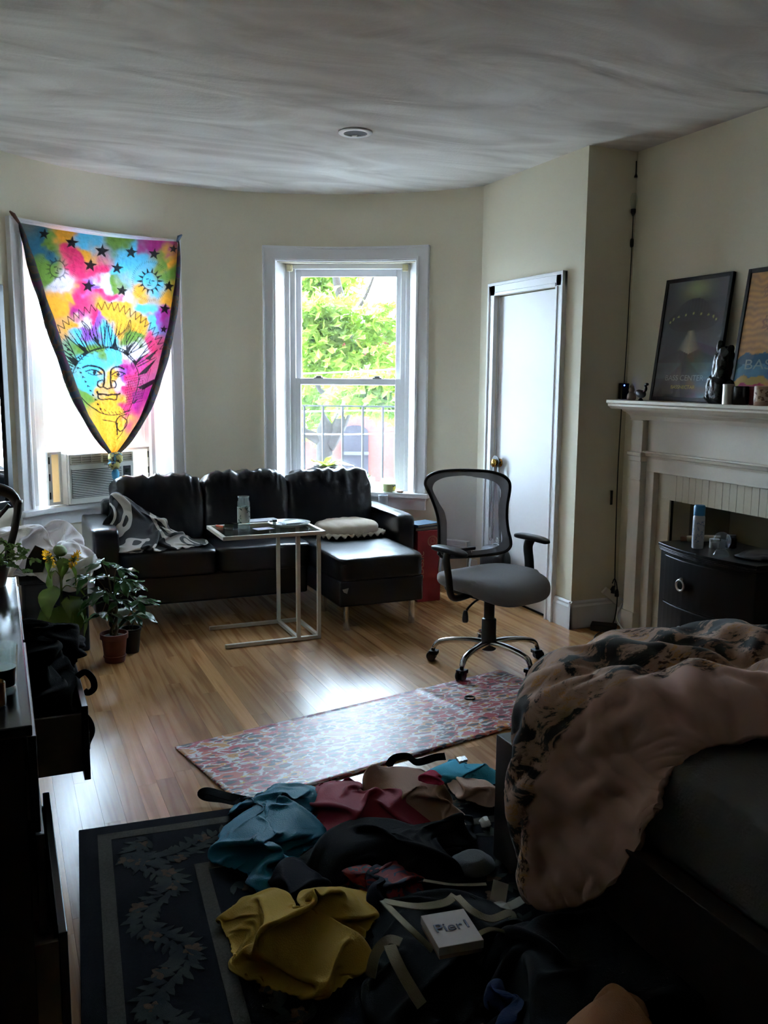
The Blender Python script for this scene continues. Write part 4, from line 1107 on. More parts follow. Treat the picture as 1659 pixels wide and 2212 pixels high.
for nm, t0, t1 in (('a', -.372, A0-.004), ('b', A1+.004, .372)):
    fr2 = MB(); ob1(fr2, t0-.015, t0+.012, .045, .075, AZ0, AZ1+.012); ob1(fr2, t1-.012, t1+.006, .045, .075, AZ0, AZ1+.012)
    ob1(fr2, t0, t1, .045, .075, AZ1-.006, AZ1+.012); ob1(fr2, t0, t1, .045, .075, AZ0, AZ0+.02)
    side = fr2.build('side_frame', ac_w, ac, bevel=.002)
    npl = 18 if nm == 'a' else 5
    mb = MB()
    mb.grid(npl*2+1, 2, lambda u, v, t0=t0, t1=t1, npl=npl: P1(t0+.01+(t1-t0-.02)*u, .06+(.006 if int(round(u*npl*2)) % 2 else -.006), AZ0+.015+(AZ1-AZ0-.02)*v))
    mb.build('accordion_panel', pleat_m, side)
    for z in (.70, .82, .93):
        mb = MB(); e = t0 if nm == 'a' else t1; ob1(mb, e-.012, e-.004, .040, .046, z, z+.045); mb.build('clip', ac_d, side)

# ------------------------------------------------------------------ tie-dye sun tapestry
TLp, TTd, TNd, TWd = Vector((.17,6.022,2.413)), Vector((.908,.419,0)), Vector((-.419,.908,0)), 1.141
def TP(s, z, d=0.0): return Vector((TLp.x, TLp.y, 0))+TTd*s+TNd*d+Vector((0, 0, z))
Hm = [1341,-71.224,156.5,193.62,-1437.9,3531.5,0.12756,-0.0256]
def art(s, z):
    w = Hm[6]*s+Hm[7]*z+1
    return (Hm[0]*s+Hm[1]*z+Hm[2])/w, (Hm[3]*s+Hm[4]*z+Hm[5])/w
Le = catmull([(a, b, 0) for a, b in [(.005,2.4),(.034,2.299),(.083,2.113),(.16,1.854),(.235,1.614),(.339,1.328),(.462,1.109),(.569,.971)]], 8)
Re = catmull([(a, b, 0) for a, b in [(1.141,2.418),(1.127,2.236),(1.085,1.982),(1.029,1.759),(.949,1.52),(.845,1.283),(.71,1.083),(.596,.97)]], 8)
def poly_at(P, t):
    k = t*(len(P)-1); i = min(int(k), len(P)-2); return P[i].lerp(P[i+1], k-i)
NU, NV = 250, 400
S = np.zeros((NV, NU)); Z = np.zeros((NV, NU))
for j in range(NV):
    l = poly_at(Le, j/(NV-1)); r = poly_at(Re, j/(NV-1)); u = np.linspace(0, 1, NU)
    S[j] = l.x+(r.x-l.x)*u; Z[j] = l.y+(r.y-l.y)*u
    S[j] += 0; Z[j] += .022*np.sin(np.pi*u)*-(1-j/(NV-1))**6   # top edge sags a little
Wp = Hm[6]*S+Hm[7]*Z+1
AX = (Hm[0]*S+Hm[1]*Z+Hm[2])/Wp; AY = (Hm[3]*S+Hm[4]*Z+Hm[5])/Wp
NZ = np.array([[(fbm(AX[j, i]*.006, AY[j, i]*.006, 1, 3), fbm(AX[j, i]*.006, AY[j, i]*.006, 9, 3)) for i in range(0, NU, 2)] for j in range(0, NV, 2)])
NZ = np.repeat(np.repeat(NZ, 2, 0), 2, 1)[:NV, :NU]
bx_ = AX+NZ[..., 0]*95; by_ = AY+NZ[..., 1]*95
dye = {'c': srgb(92, 200, 240), 'p': srgb(236, 52, 112), 'm': srgb(176, 36, 128), 'y': srgb(246, 172, 52), 'g': srgb(112, 150, 62), 'w': srgb(232, 222, 244), 'v': srgb(150, 84, 200), 't': srgb(46, 110, 140)}
blobs = [('c',600,260),('c',900,470),('c',1010,380),('c',1150,600),('c',760,1280),('c',640,1360),('c',900,1290),('c',1110,850),('c',560,1110),('c',620,1490),('c',1180,980),('c',840,560),('c',760,1100),('t',220,240),('t',150,330),
 ('p',480,450),('p',560,540),('p',470,330),('p',700,690),('p',800,730),('p',560,720),('p',700,520),('p',500,830),('p',640,900),('p',980,1450),('p',1060,1300),('p',960,1570),('p',940,1690),('p',1130,1150),('m',470,860),('m',960,1390),('m',1030,1650),('m',1280,270),('m',1180,300),('m',1250,930),
 ('y',380,180),('y',560,360),('y',420,730),('y',340,860),('y',470,1010),('y',800,900),('y',900,960),('y',1010,1010),('y',1080,740),('y',1080,950),('y',770,1470),('y',830,1690),('y',780,1900),('y',720,1720),('y',850,1840),('y',1310,420),('y',720,840),('y',860,820),('y',1340,760),('y',780,2000),
 ('g',280,570),('g',300,240),('g',900,262),('g',1270,430),('g',540,1200),('g',600,1630),('g',200,480),('g',1000,1100),('g',640,1240),('g',830,650),('g',1340,560),
 ('w',760,620),('w',530,950),('w',690,640),('w',900,1500),('w',1010,1220),('w',380,620),('w',860,740),('v',660,650),('v',610,1020),('v',950,1440),('v',1210,960),('v',690,960)]
num_ = np.zeros((NV, NU, 3)); den = np.zeros((NV, NU))
for k, x, y in blobs:
    w_ = 1/(((bx_-x)**2+(by_-y)**2)/9000+.03)**2.4
    num_ += w_[..., None]*np.array(dye[k]); den += w_
colr = num_/den[..., None]
mott = np.repeat(np.repeat(np.array([[fbm(AX[j, i]*.03, AY[j, i]*.03, 4, 3) for i in range(0, NU, 2)] for j in range(0, NV, 2)]), 2, 0), 2, 1)[:NV, :NU]
colr = np.clip(colr*(1+.16*mott[..., None]), 0, 1)
ink = np.zeros((NV, NU))
def fill(P, val=1.0):
    P = np.array(P, float); x0, y0 = P.min(0); x1, y1 = P.max(0)
    msk = (AX >= x0) & (AX <= x1) & (AY >= y0) & (AY <= y1); xs = AX[msk]; ys = AY[msk]
    ins = np.zeros(xs.shape, bool)
    for (ax, ay), (bx, by) in zip(P, np.roll(P, -1, 0)):
        c_ = ((ay > ys) != (by > ys)) & (xs < (bx-ax)*(ys-ay)/(by-ay+1e-9)+ax); ins ^= c_
    t = ink[msk]; t[ins] = val; ink[msk] = t
def stroke(P, w=6.0, closed=False, val=1.0):
    P = np.array(P, float); n = len(P)
    for i in range(n if closed else n-1):
        a = P[i]; b_ = P[(i+1) % n]
        msk = (AX >= min(a[0], b_[0])-w) & (AX <= max(a[0], b_[0])+w) & (AY >= min(a[1], b_[1])-w) & (AY <= max(a[1], b_[1])+w)
        if not msk.any(): continue
        xs = AX[msk]-a[0]; ys = AY[msk]-a[1]; d = b_-a; l2 = (d@d)+1e-9
        t = np.clip((xs*d[0]+ys*d[1])/l2, 0, 1); q_ = np.hypot(xs-t*d[0], ys-t*d[1])
        ink[msk] = np.maximum(ink[msk], val*np.clip((w-q_)/3.0+.5, 0, 1))
def curve2(P, n=6): return [(p.x, p.y) for p in catmull([(a, b_, 0) for a, b_ in P], n)]
# flame crown: black wedges radiating, then coloured flames cut out of them
FCx, FCy = 755, 1500
for k in range(33):
    a = radians(-158+k*4.1+ (k % 2)*.6); r1 = 560 if 4 < k < 30 else 500
    def pt(r, da=0): return (FCx+r*cos(a+da)*1.02, FCy+r*sin(a+da)*1.0)
    fill([pt(305, -.016), pt(305, .016), pt(430, .011), pt(r1*1.04, .0), pt(430, -.011)])
for a0_, a1_ in ((-152, -140), (-131, -118), (-109, -97), (-84, -71), (-62, -50), (-40, -30)):
    fill([(FCx+300*cos(radians(a0_)), FCy+300*sin(radians(a0_))), (FCx+300*cos(radians(a1_)), FCy+300*sin(radians(a1_))), (FCx+425*cos(radians((a0_+a1_)/2)), FCy+425*sin(radians((a0_+a1_)/2)))])
for P_ in ([(728, 1185), (802, 1185), (755, 955)], curve2([(612, 1222), (575, 1130), (585, 1050), (540, 955), (610, 1020), (622, 1090), (708, 1190)]), curve2([(848, 1186), (840, 1100), (925, 1040), (968, 950), (972, 1040), (935, 1100), (938, 1222)]),
           [(498, 1290), (570, 1232), (395, 1080)], [(955, 1250), (1022, 1318), (1165, 1135)]):
    fill(P_, 0.0); stroke(P_, 4, True)
for x_ in (740, 765, 785): stroke([(x_, 1180), (755+(x_-762)*.3, 1000)], 2.2)
for d_ in (0, 28, 56): stroke(curve2([(632+d_, 1205), (592+d_*.7, 1110), (600+d_*.3, 1050), (560+d_*.2, 990)]), 2.2); stroke(curve2([(865+d_, 1190), (862+d_, 1100), (930+d_*.5, 1050), (962, 985)]), 2.2)
zz = []
for k in range(56):
    a = -156+k*2.4; r = (715 if k % 2 else 645)-abs(a+90)*1.35
    zz.append((FCx+r*cos(radians(a))*1.0, FCy+r*sin(radians(a))))
stroke(zz, 3.2)
for st in ((213,190,52),(460,265,64),(725,340,66),(985,350,60),(1190,365,54),(620,465,62),(855,492,58),(600,650,62),(897,690,56),(1320,650,54),(1285,850,56),(1362,320,42),(1275,1030,36)):
    x_, y_, r = st; fill([(x_+(r if i % 2 == 0 else r*.42)*cos(radians(-82+36*i)), y_+(r if i % 2 == 0 else r*.42)*sin(radians(-82+36*i))) for i in range(10)])
def small_sun(x_, y_, r, dark=1.0):
    fill([(x_+(r*(1.75 if i % 2 == 0 else .9))*cos(radians(i*12.86)), y_+(r*(1.75 if i % 2 == 0 else .9))*sin(radians(i*12.86))) for i in range(28)], dark)
    for i in range(14):
        a = radians(i*25.7+12); fill([(x_+r*cos(a-.14), y_+r*sin(a-.14)), (x_+r*cos(a+.14), y_+r*sin(a+.14)), (x_+r*1.6*cos(a+.1), y_+r*1.6*sin(a+.1))], 0)
    fill([(x_+r*cos(i*.3), y_+r*1.1*sin(i*.3)) for i in range(21)], 0); stroke([(x_+r*cos(i*.3), y_+r*1.1*sin(i*.3)) for i in range(21)], 3, True)
    for i in range(60):
        a = i*.1047; stroke([(x_+r*2.15*cos(a), y_+r*2.3*sin(a)), (x_+r*2.4*cos(a+.05), y_+r*2.55*sin(a+.05))], 2, val=.7*dark)
    stroke([(x_-r*.45, y_-r*.25), (x_-r*.2, y_-r*.3)], 4); stroke([(x_+r*.2, y_-r*.05), (x_+r*.5, y_)], 4); stroke([(x_, y_-r*.2), (x_-r*.12, y_+r*.25), (x_+.05*r, y_+r*.28)], 3); stroke([(x_-r*.3, y_+r*.5), (x_+r*.1, y_+r*.55)], 4)
small_sun(1150, 605, 70); small_sun(330, 500, 66, .55)
stroke([(FCx+298*cos(radians(a)), FCy+305*sin(radians(a))) for a in range(-178, 0, 6)], 4.5)
for a in range(-165, -20, 9): stroke([(FCx+298*cos(radians(a)), FCy+305*sin(radians(a))), (FCx+272*cos(radians(a+5)), FCy+280*sin(radians(a+5)))], 2)
face = [([(555, 1368), (600, 1352), (660, 1358), (710, 1378), (735, 1410), (738, 1470), (735, 1500)], 8), ([(915, 1382), (870, 1362), (825, 1368), (798, 1395), (793, 1440), (795, 1500)], 8),
 ([(580, 1402), (630, 1388), (680, 1400), (716, 1428)], 6), ([(600, 1415), (650, 1436), (705, 1428)], 4), ([(805, 1432), (850, 1406), (890, 1408), (925, 1425)], 6), ([(825, 1438), (868, 1450), (912, 1430)], 4),
 ([(720, 1480), (690, 1490), (680, 1520), (700, 1540), (735, 1542), (765, 1556), (800, 1546), (835, 1546), (848, 1518), (830, 1488), (810, 1484)], 6), ([(738, 1500), (728, 1535)], 8), ([(795, 1500), (800, 1535)], 8),
 ([(678, 1582), (688, 1602), (740, 1604), (770, 1612), (810, 1606), (862, 1606), (880, 1598)], 8), ([(688, 1605), (690, 1640), (730, 1650), (790, 1646), (845, 1652), (858, 1612)], 6),
 ([(668, 1738), (720, 1772), (800, 1788), (880, 1780), (960, 1748)], 4), ([(470, 1500), (520, 1600), (600, 1690), (668, 1738)], 4), ([(1050, 1480), (1020, 1600), (960, 1748)], 3.5),
 ([(730, 1830), (790, 1840), (850, 1850)], 4), ([(940, 1780), (880, 1800), (850, 1860), (880, 1930), (930, 1900), (945, 1840), (900, 1800)], 5), ([(860, 1860), (860, 1960)], 6), ([(960, 1780), (910, 1930), (860, 2000)], 3)]
for P_, w_ in face: stroke(curve2(P_, 5), w_)
for x_, y_, r in ((656, 1413, 17), (864, 1430, 16)): fill([(x_+r*cos(i*.5), y_+r*sin(i*.5)) for i in range(13)])
for k in range(9): stroke([(690+k*34, 1752+10*(k % 2)+ (20 if 2 < k < 7 else 0)), (672+k*34, 1735+(22 if 2 < k < 7 else 0))], 2.5)
for k in range(12): stroke([(930+k*14, 1720-k*8), (960+k*18, 1490-k*10)], 2.2); stroke([(930, 1700-k*22), (1090, 1660-k*22)], 2.0)
for P_ in ([(1028, 1442), (1100, 1378), (1215, 1285), (1120, 1418)], [(1035, 1545), (1190, 1470), (1210, 1500), (1090, 1565)], [(1100, 1290), (1230, 1200), (1150, 1300)], [(900, 1760), (990, 1735), (960, 1760)], [(990, 1680), (1050, 1640), (1010, 1690)]): fill(P_)
for k in range(16): fill([(395+k*22, 1160+k*40), (430+k*21, 1176+k*40), (396+k*22, 1182+k*40)])
colr = colr*(1-ink[..., None]*.97)+np.array(srgb(22, 18, 24))*ink[..., None]*.97
tapes = empty('tapestry', TP(TWd/2, .9), 'tie-dye sun face tapestry tied in a triangle over the left window', 'tapestry')
vs_ = []
for j in range(NV):
    for i in range(NU):
        u = i/(NU-1); v = j/(NV-1)
        s, z = S[j, i], Z[j, i]
        ca = (s-TWd*.5)*(1-v)+.0
        d = -.012-.02*sin(pi*u)*sin(pi*min(1, v*1.1))
        d += .006*sin(u*18+v*6+2*mott[j, i])*(u*(1-u)*4)*(.3+.7*v)
        d += -.010*math.exp(-((u-.12-.25*v)/.05)**2)*(1-v)+.008*math.exp(-((u-.2-.2*v)/.05)**2)*(1-v)
        vs_.append(TP(s, z, d))
fs = [(j*NU+i, j*NU+i+1, (j+1)*NU+i+1, (j+1)*NU+i) for j in range(NV-1) for i in range(NU-1)]
me = bpy.data.meshes.new('cloth'); me.from_pydata(vs_, [], fs); me.update()
ca_ = me.color_attributes.new('print', 'FLOAT_COLOR', 'POINT')
ca_.data.foreach_set('color', np.concatenate([colr, np.ones((NV, NU, 1))], 2).astype(np.float32).ravel())
me.polygons.foreach_set('use_smooth', [True]*len(me.polygons))
me.materials.append(thin_mat('tie_dye_cotton', (1, 1, 1), 0, .115, .8, attr='print'))
o = bpy.data.objects.new('cloth', me); COL.objects.link(o); put(o, tapes)
roll_m = patches_mat('tie_dye_unlit_fold', [(0, srgb(26, 34, 44)), (.4, srgb(60, 26, 50)), (.47, srgb(40, 56, 50)), (.53, srgb(94, 62, 36)), (.6, srgb(34, 60, 76)), (.68, srgb(90, 30, 70))], 9, 1, .8, 'LINEAR', .2, 150)  # dark dyes paint in the missing backlight of the doubled cloth
def edge_roll(E, side):
    P_ = []; R_ = []
    for k in range(36):
        t = k/35; p = poly_at(E, t); P_.append(TP(p.x+side*(.002+.006*sin(pi*t)), p.y, -.024-.012*sin(pi*t))); R_.append(.004+.030*sin(pi*min(1, t*.95))**.8*(1 if side < 0 else .85))
    mb_ = MB()
    ring_n = 12; prev = []
    for k in range(36):
        d = (P_[min(k+1, 35)]-P_[max(k-1, 0)]).normalized(); sx = d.cross(TNd).normalized()
        prev += [P_[k]+sx*R_[k]*cos(2*pi*i/ring_n)*(1+.15*sin(k*.9+i))+TNd*R_[k]*.55*sin(2*pi*i/ring_n) for i in range(ring_n)]
    mb_.add(prev, [(k*ring_n+i, k*ring_n+(i+1) % ring_n, (k+1)*ring_n+(i+1) % ring_n, (k+1)*ring_n+i) for k in range(35) for i in range(ring_n)])
    return mb_.build('rolled_edge', roll_m, tapes, smooth=True)
edge_roll(Le, -1); edge_roll(Re, 1)
kz = [(.578,.955),(.559,.904),(.574,.85),(-.027,2.436),(1.153,2.444)]
knot_m = patches_mat('knot_cotton', [(0, srgb(150, 160, 120)), (.45, srgb(206, 196, 120)), (.55, srgb(60, 40, 70)), (.6, srgb(120, 180, 200))], 22, 1, .8, 'LINEAR')
mb = MB(); superbox(mb, TP(kz[0][0], kz[0][1], -.05), (.042, .034, .036), 2.4, 10, lambda q, p: q*(1+.18*ridge(q.x*40+q.z*30, q.y*30, 3))); kn_ = mb.build('knot', knot_m, tapes, smooth=True)
mb = MB(); superbox(mb, TP(kz[1][0], kz[1][1]+.004, -.055), (.034, .028, .026), 2.4, 8, lambda q, p: q*(1+.18*ridge(q.x*40+q.z*30, q.y*30, 8))); mb.build('knot_loop', knot_m, kn_, smooth=True)
mb = MB(); mb.lathe([(.012, 0), (.026, -.03), (.022, -.06), (.004, -.095)], TP(kz[2][0], kz[2][1]+.035, -.05), 12); mb.build('knot_tail', thin_mat('cyan_tail', srgb(110, 190, 225), 0, .3, .8), kn_, smooth=True)
for a, cm in ((3, M('tuft_brown', srgb(110, 74, 60), .9, bump=.4)), (4, M('tuft_blue', srgb(90, 110, 140), .9, bump=.4))):
    s_ = -1 if a == 3 else 1
    q0 = Le[0] if a == 3 else Re[0]; e = TP(q0.x-s_*.004, q0.y-.004, -.014)
    MB().tube([e, TP(kz[a][0]+s_*.0, kz[a][1]+.006, -.016), TP(kz[a][0]+s_*.022, kz[a][1]+.022, -.018)], [.008, .013, .005], 8).build('corner_tuft', cm, tapes, smooth=True)
    MB().lathe([(.0, 0), (.004, .004), (.004, .014), (.009, .016), (0, .018)], TP(kz[a][0], kz[a][1], -.002), 10, -TNd).build('pin', steel, tapes, smooth='auto')

# ------------------------------------------------------------------ black framed mirror on the far left wall
mir = empty('wall_mirror', bow(-60, 1.93, .72), 'tall black framed mirror at the far left edge', 'mirror')
ma0 = Vector((.040, 5.90, 0)); md = Vector((-cos(radians(-50)), sin(radians(-50)), 0)).normalized(); mnn = Vector((md.y, -md.x, 0)) if Vector((md.y, -md.x, 0)).dot(Vector((BX, BY, 0))-ma0) > 0 else Vector((-md.y, md.x, 0))
mc = ma0+md*.28+mnn*.03
for (a, b_, c_, d_) in ((-.28, -.235, .70, 2.02), (.235, .28, .70, 2.02), (-.28, .28, .70, .745), (-.28, .28, 1.975, 2.02)):
    MB().obox(mc+md*(a+b_)/2+Vector((0, 0, (c_+d_)/2)), (md, mnn, (0, 0, 1)), (abs(b_-a)/2, .015, abs(d_-c_)/2)).build('frame_rail', M('black_lacquer', srgb(14, 13, 13), .35, var=.1), mir, bevel=.003)
MB().obox(mc+Vector((0, 0, 1.36))-mnn*.004, (md, mnn, (0, 0, 1)), (.24, .004, .62)).build('mirror_glass', M('mirror_silver', (.9, .9, .9), .02, 1.0), mir)

# ------------------------------------------------------------------ posters on the mantel
MT = 1.385
def raster_panel(name, w, h, nx, ny, fn, place, mat, parent):
    vs_ = [place(w*i/(nx-1), h*j/(ny-1)) for j in range(ny) for i in range(nx)]
    fs_ = [(j*nx+i, j*nx+i+1, (j+1)*nx+i+1, (j+1)*nx+i) for j in range(ny-1) for i in range(nx-1)]
    m_ = bpy.data.meshes.new(name); m_.from_pydata(vs_, [], fs_); m_.update()
    c_ = m_.color_attributes.new('print', 'FLOAT_COLOR', 'POINT')
    c_.data.foreach_set('color', np.array([(*fn(i/(nx-1), j/(ny-1)), 1) for j in range(ny) for i in range(nx)], np.float32).ravel())
    m_.materials.append(mat); o_ = bpy.data.objects.new(name, m_); COL.objects.link(o_); return put(o_, parent)
def frame_on_mantel(name, yL, w, h, foot, label):
    """framed poster leaning on the wall; yL is its far (photo-left) side"""
    root = empty(name, (foot, yL-w/2, MT), label, 'framed poster')
    tp_ = Vector((3.474-foot, 0, 0)); up = Vector((3.466-foot-.0, 0, sqrt(h*h-(3.466-foot)**2))).normalized(); rx_ = Vector((0, -1, 0)); nn = rx_.cross(up)
    if nn.x > 0: nn = -nn
    o0 = Vector((foot, yL, MT+.001))
    def PL(a, b_, d=0.0): return o0+rx_*a+up*b_+nn*d
    bw = .022; blk = M('black_frame', srgb(14, 14, 15), .35, var=.1)
    for a0_, a1_, b0, b1 in ((0, bw, 0, h), (w-bw, w, 0, h), (bw, w-bw, 0, bw), (bw, w-bw, h-bw, h)):
        MB().obox(PL((a0_+a1_)/2, (b0+b1)/2, -.004), (rx_, up, nn), ((a1_-a0_)/2, (b1-b0)/2, .010)).build('frame_rail', blk, root, bevel=.002)
    MB().obox(PL(w/2, h/2, -.010), (rx_, up, nn), (w/2-.004, h/2-.004, .003)).build('backing', M('card_backing', srgb(90, 78, 60), .9), root)
    MB().obox(PL(w/2, h/2, .0035), (rx_, up, nn), (w/2-bw, h/2-bw, .0008)).build('glazing', glass_mat('poster_glass', .01), root)
    return root, PL, rx_, up, bw
p1, PL, rx_, up, bw = frame_on_mantel('framed_poster', 4.115, .50, .665, 3.385, 'black framed dark poster of a hovering saucer with a light beam')
def art1(u, v):
    c_ = np.array(srgb(70, 72, 84))*(.8+.3*fbm(u*3, v*3, 2))
    g = math.exp(-(((u-.5)/.22)**2+((v-.93)/.09)**2)); c_ = c_*(1-g)+np.array(srgb(150, 160, 90))*g
    e = ((u-.5)/.42)**2+((v-.66)/.10)**2
    if e < 1: c_ = np.array(srgb(38, 40, 46))
    if v > .66 and ((u-.5)/.30)**2+((v-.68)/.17)**2 < 1: c_ = np.array(srgb(48, 50, 62))*(1+.25*sin(u*120))
    for k in range(9):
        a = pi*(.05+.9*k/8)
        if hypot((u-.5-.38*cos(a)), (v-.665+.02-.055*sin(a)*1.3)*1.3) < .014: c_ = np.array(srgb(190, 190, 120))
    hw = .06+.16*max(0, (.57-v)/.20)
    if .36 < v < .57 and abs(u-.5) < hw:
        k = 1-abs(u-.5)/hw; c_ = c_*(1-.85*k)+np.array(srgb(214, 204, 170))*.85*k
    m1 = .36+.05*(1-abs(u-.36)/.2); m2 = .36+.05*(1-abs(u-.66)/.2)
    if v < max(m1, m2, .30+.04*fbm(u*6, 2)) and v > .28: c_ = np.array(srgb(44, 46, 48))
    if v < .30 and abs(u-.5) > .06+.55*(.30-v)/.3 and v > .16: c_ = np.array(srgb(86, 98, 100))*(.8+.4*fbm(u*9, v*14, 3))
    if v < .30 and abs(u-.5) < .06+.55*(.30-v)/.3: c_ = np.array(srgb(54, 52, 52))
    if v < .30 and abs(u-.5) < .006 and v > .18: c_ = np.array(srgb(150, 146, 120))
    return np.clip(c_, 0, 1)
raster_panel('poster_print', .50-2*bw, .665-2*bw, 80, 110, art1, lambda a, b_: PL(bw+a, bw+b_, .0005), attr_mat('poster_ink', rough=.35), p1)
text('lettering', 'BASS CENTER', .042, PL(.25, .112, .0010), rx_, up, M('grey_ink', srgb(170, 172, 164), .5), p1, .0003, 'CENTER', 1.15)
text('lettering', 'BASSNECTAR', .027, PL(.25, .068, .0010), rx_, up, M('yellow_ink', srgb(196, 186, 96), .5), p1, .0003, 'CENTER', 1.15)
p2, PL2, rx_, up2, bw = frame_on_mantel('framed_poster', 3.515, .50, .665, 3.375, 'black framed orange poster with blue and rainbow waves at right')
def art2(u, v):
    wv = .30+.07*sin(u*5+.3)+.03*fbm(u*6, 1)
    c_ = np.array(srgb(206, 150, 74))*(.9+.18*sin(v*120+6*fbm(u*3, v*3, 5))+.15*fbm(u*9, v*9))
    if v < wv: c_ = np.array(srgb(40, 96, 124))
    if v < wv-.09: c_ = np.array(srgb(92, 150, 176))*(.9+.3*fbm(u*8, v*8, 3))
    if v < wv-.18: c_ = np.array(srgb(224, 186, 84))
    if v < wv-.24: c_ = np.array(srgb(222, 84, 110))
    if hypot(u-.55, (v-.22)*1.3) < .10: c_ = np.array(srgb(90, 80, 130))
    for cx_, cy_ in ((.5, .75), (.35, .6), (.7, .62), (.55, .5), (.8, .85), (.3, .85)):
        r = hypot(u-cx_, (v-cy_)*1.3)
        if abs(r-.07-.012*sin(9*atan2(v-cy_, u-cx_))) < .008 or abs(r-.04) < .006: c_ = np.array(srgb(150, 92, 52))
    return np.clip(c_, 0, 1)
raster_panel('poster_print', .50-2*bw, .665-2*bw, 80, 110, art2, lambda a, b_: PL2(bw+a, bw+b_, .0005), attr_mat('poster_ink_warm', rough=.35), p2)
text('lettering', 'BASS', .07, PL2(.07, .17, .0010), rx_, up2, M('pale_blue_ink', srgb(150, 178, 176), .5), p2, .0003, 'LEFT', 1.5)

# ------------------------------------------------------------------ small things on the mantel
def at_x(u): return u
duck = empty('bird_figurine', (3.30, 4.16, MT), 'small dark bird figurine with a curved neck on the mantel', 'figurine')
dk = M('dark_glaze', srgb(44, 44, 54), .3, var=.4, vscale=40)
cB = Vector((3.29, 4.075, MT))
mb = MB(); superbox(mb, cB+Vector((0, 0, .036)), (.020, .034, .022), 2.3, 8, lambda q, p: Vector((q.x, q.y, q.z+.010*max(0, p.y)))); mb.build('body', dk, duck, smooth=True)
cord('neck', [cB+Vector((0, -.02, .045)), cB+Vector((0, -.040, .062)), cB+Vector((0, -.036, .082)), cB+Vector((0, -.044, .090))], .008, dk, duck)
mb = MB(); superbox(mb, cB+Vector((0, -.046, .090)), (.009, .012, .008), 2.2, 5); mb.build('head', dk, duck, smooth=True)
MB().lathe([(.014, 0), (.014, .004), (.006, .014), (.006, .02)], cB, 12).build('foot', dk, duck, smooth='auto')
gn = empty('ceramic_figurine', (3.30, 4.205, MT), 'small pale pinkish ceramic figurine beside the alcove', 'figurine')
pk = M('pale_glaze', srgb(170, 148, 138), .4, var=.35, vscale=45)
cG = Vector((3.29, 4.155, MT))
MB().lathe([(.022, 0), (.026, .012), (.024, .03), (.016, .042), (.010, .046)], cG, 16).build('body', pk, gn, smooth=True)
mb = MB(); superbox(mb, cG+Vector((0, 0, .058)), (.016, .016, .016), 2.2, 6); mb.build('head', pk, gn, smooth=True)
MB().lathe([(.014, 0), (.013, .01), (.005, .022), (0, .028)], cG+Vector((0, 0, .066)), 12).build('cap', pk, gn, smooth=True)
# knobbly dark glass bottle shaped like a raised hand
bt = empty('sculpted_bottle', (3.30, 3.70, MT), 'knobbly dark glass bottle sculpture on the mantel', 'bottle')
dg = M('dark_bottle_glass', srgb(12, 15, 12), .18, var=.4, vscale=30, bump=.5, bscale=45)
cS = Vector((3.285, 3.475, MT))
mb = MB(); superbox(mb, cS+Vector((0, .01, .07)), (.045, .062, .07), 3, 14, lambda q, p: Vector((q.x, q.y*(1.15-.25*(p.z+1)/2), q.z))*(1+.10*ridge(q.y*30, q.z*30, 4))); mb.build('body', dg, bt, smooth=True)
mb = MB(); superbox(mb, cS+Vector((0, -.012, .185)), (.036, .044, .085), 3, 14, lambda q, p: (q+Vector((0, -.012*p.z, 0)))*(1+.12*ridge(q.y*32, q.z*25, 7))); mb.build('neck', dg, bt, smooth=True)
mb = MB(); superbox(mb, cS+Vector((0, -.048, .245)), (.02, .018, .04), 2.6, 8, lambda q, p: q+Vector((0, -.012*p.z, 0))); mb.build('finger', dg, bt, smooth=True)
mb = MB(); superbox(mb, cS+Vector((0, .012, .275)), (.018, .016, .035), 2.6, 8); mb.build('finger', dg, bt, smooth=True)
mb = MB(); superbox(mb, cS+Vector((0, -.062, .085)), (.024, .022, .035), 2.4, 8); mb.build('lobe', dg, bt, smooth=True)
tin = empty('metal_tin', (3.27, 3.615, MT), 'shiny steel cylinder tin on the mantel', 'tin')
MB().lathe([(.027, 0), (.027, .088), (.025, .09), (0, .09)], (3.255, 3.385, MT), 24).build('body', steel, tin, smooth='auto')
MB().lathe([(.028, .088), (.028, .096), (.026, .098), (0, .098)], (3.255, 3.385, MT), 24).build('lid', steel, tin, smooth='auto')
dc = empty('dark_candle_jar', (3.27, 3.54, MT), 'dark wide candle jar between tin and red box on the mantel', 'candle')
MB().lathe([(.036, 0), (.04, .006), (.04, .085), (.037, .088), (.037, .06), (0, .06)], (3.285, 3.335, MT), 24).build('jar', M('dark_jar', srgb(26, 24, 24), .25, var=.2), dc, smooth='auto')
MB().lathe([(.036, .06), (.036, .064), (0, .064)], (3.285, 3.335, MT), 20).build('wax', M('dark_wax', srgb(60, 50, 48), .6), dc, smooth='auto')
rb = empty('small_red_box', (3.3, 3.44, MT), 'small dark red box on the mantel behind the candle', 'box')
box('body', (3.29, 3.225, MT), (3.36, 3.288, MT+.078), M('dark_red_card', srgb(92, 24, 34), .6, var=.2), rb, .003); box('lid', (3.288, 3.223, MT+.072), (3.362, 3.290, MT+.088), M('dark_red_card'), rb, .003)
lc = empty('label_candle', (3.25, 3.36, MT), 'pale pillar candle with printed label at the right edge of the mantel', 'candle')
MB().lathe([(.038, 0), (.04, .003), (.04, .088), (.036, .092), (0, .090)], (3.253, 3.165, MT), 28).build('jar', M('tan_glass', srgb(196, 160, 136), .4, var=.15, vscale=20), lc, smooth='auto')
MB().lathe([(.0405, .02), (.0405, .075), (.0402, .075), (.0402, .02)], (3.253, 3.165, MT), 28).build('label_band', patches_mat('label_print', [(0, srgb(206, 180, 158)), (.56, srgb(120, 84, 66))], 60, 0, .6), lc, smooth='auto')

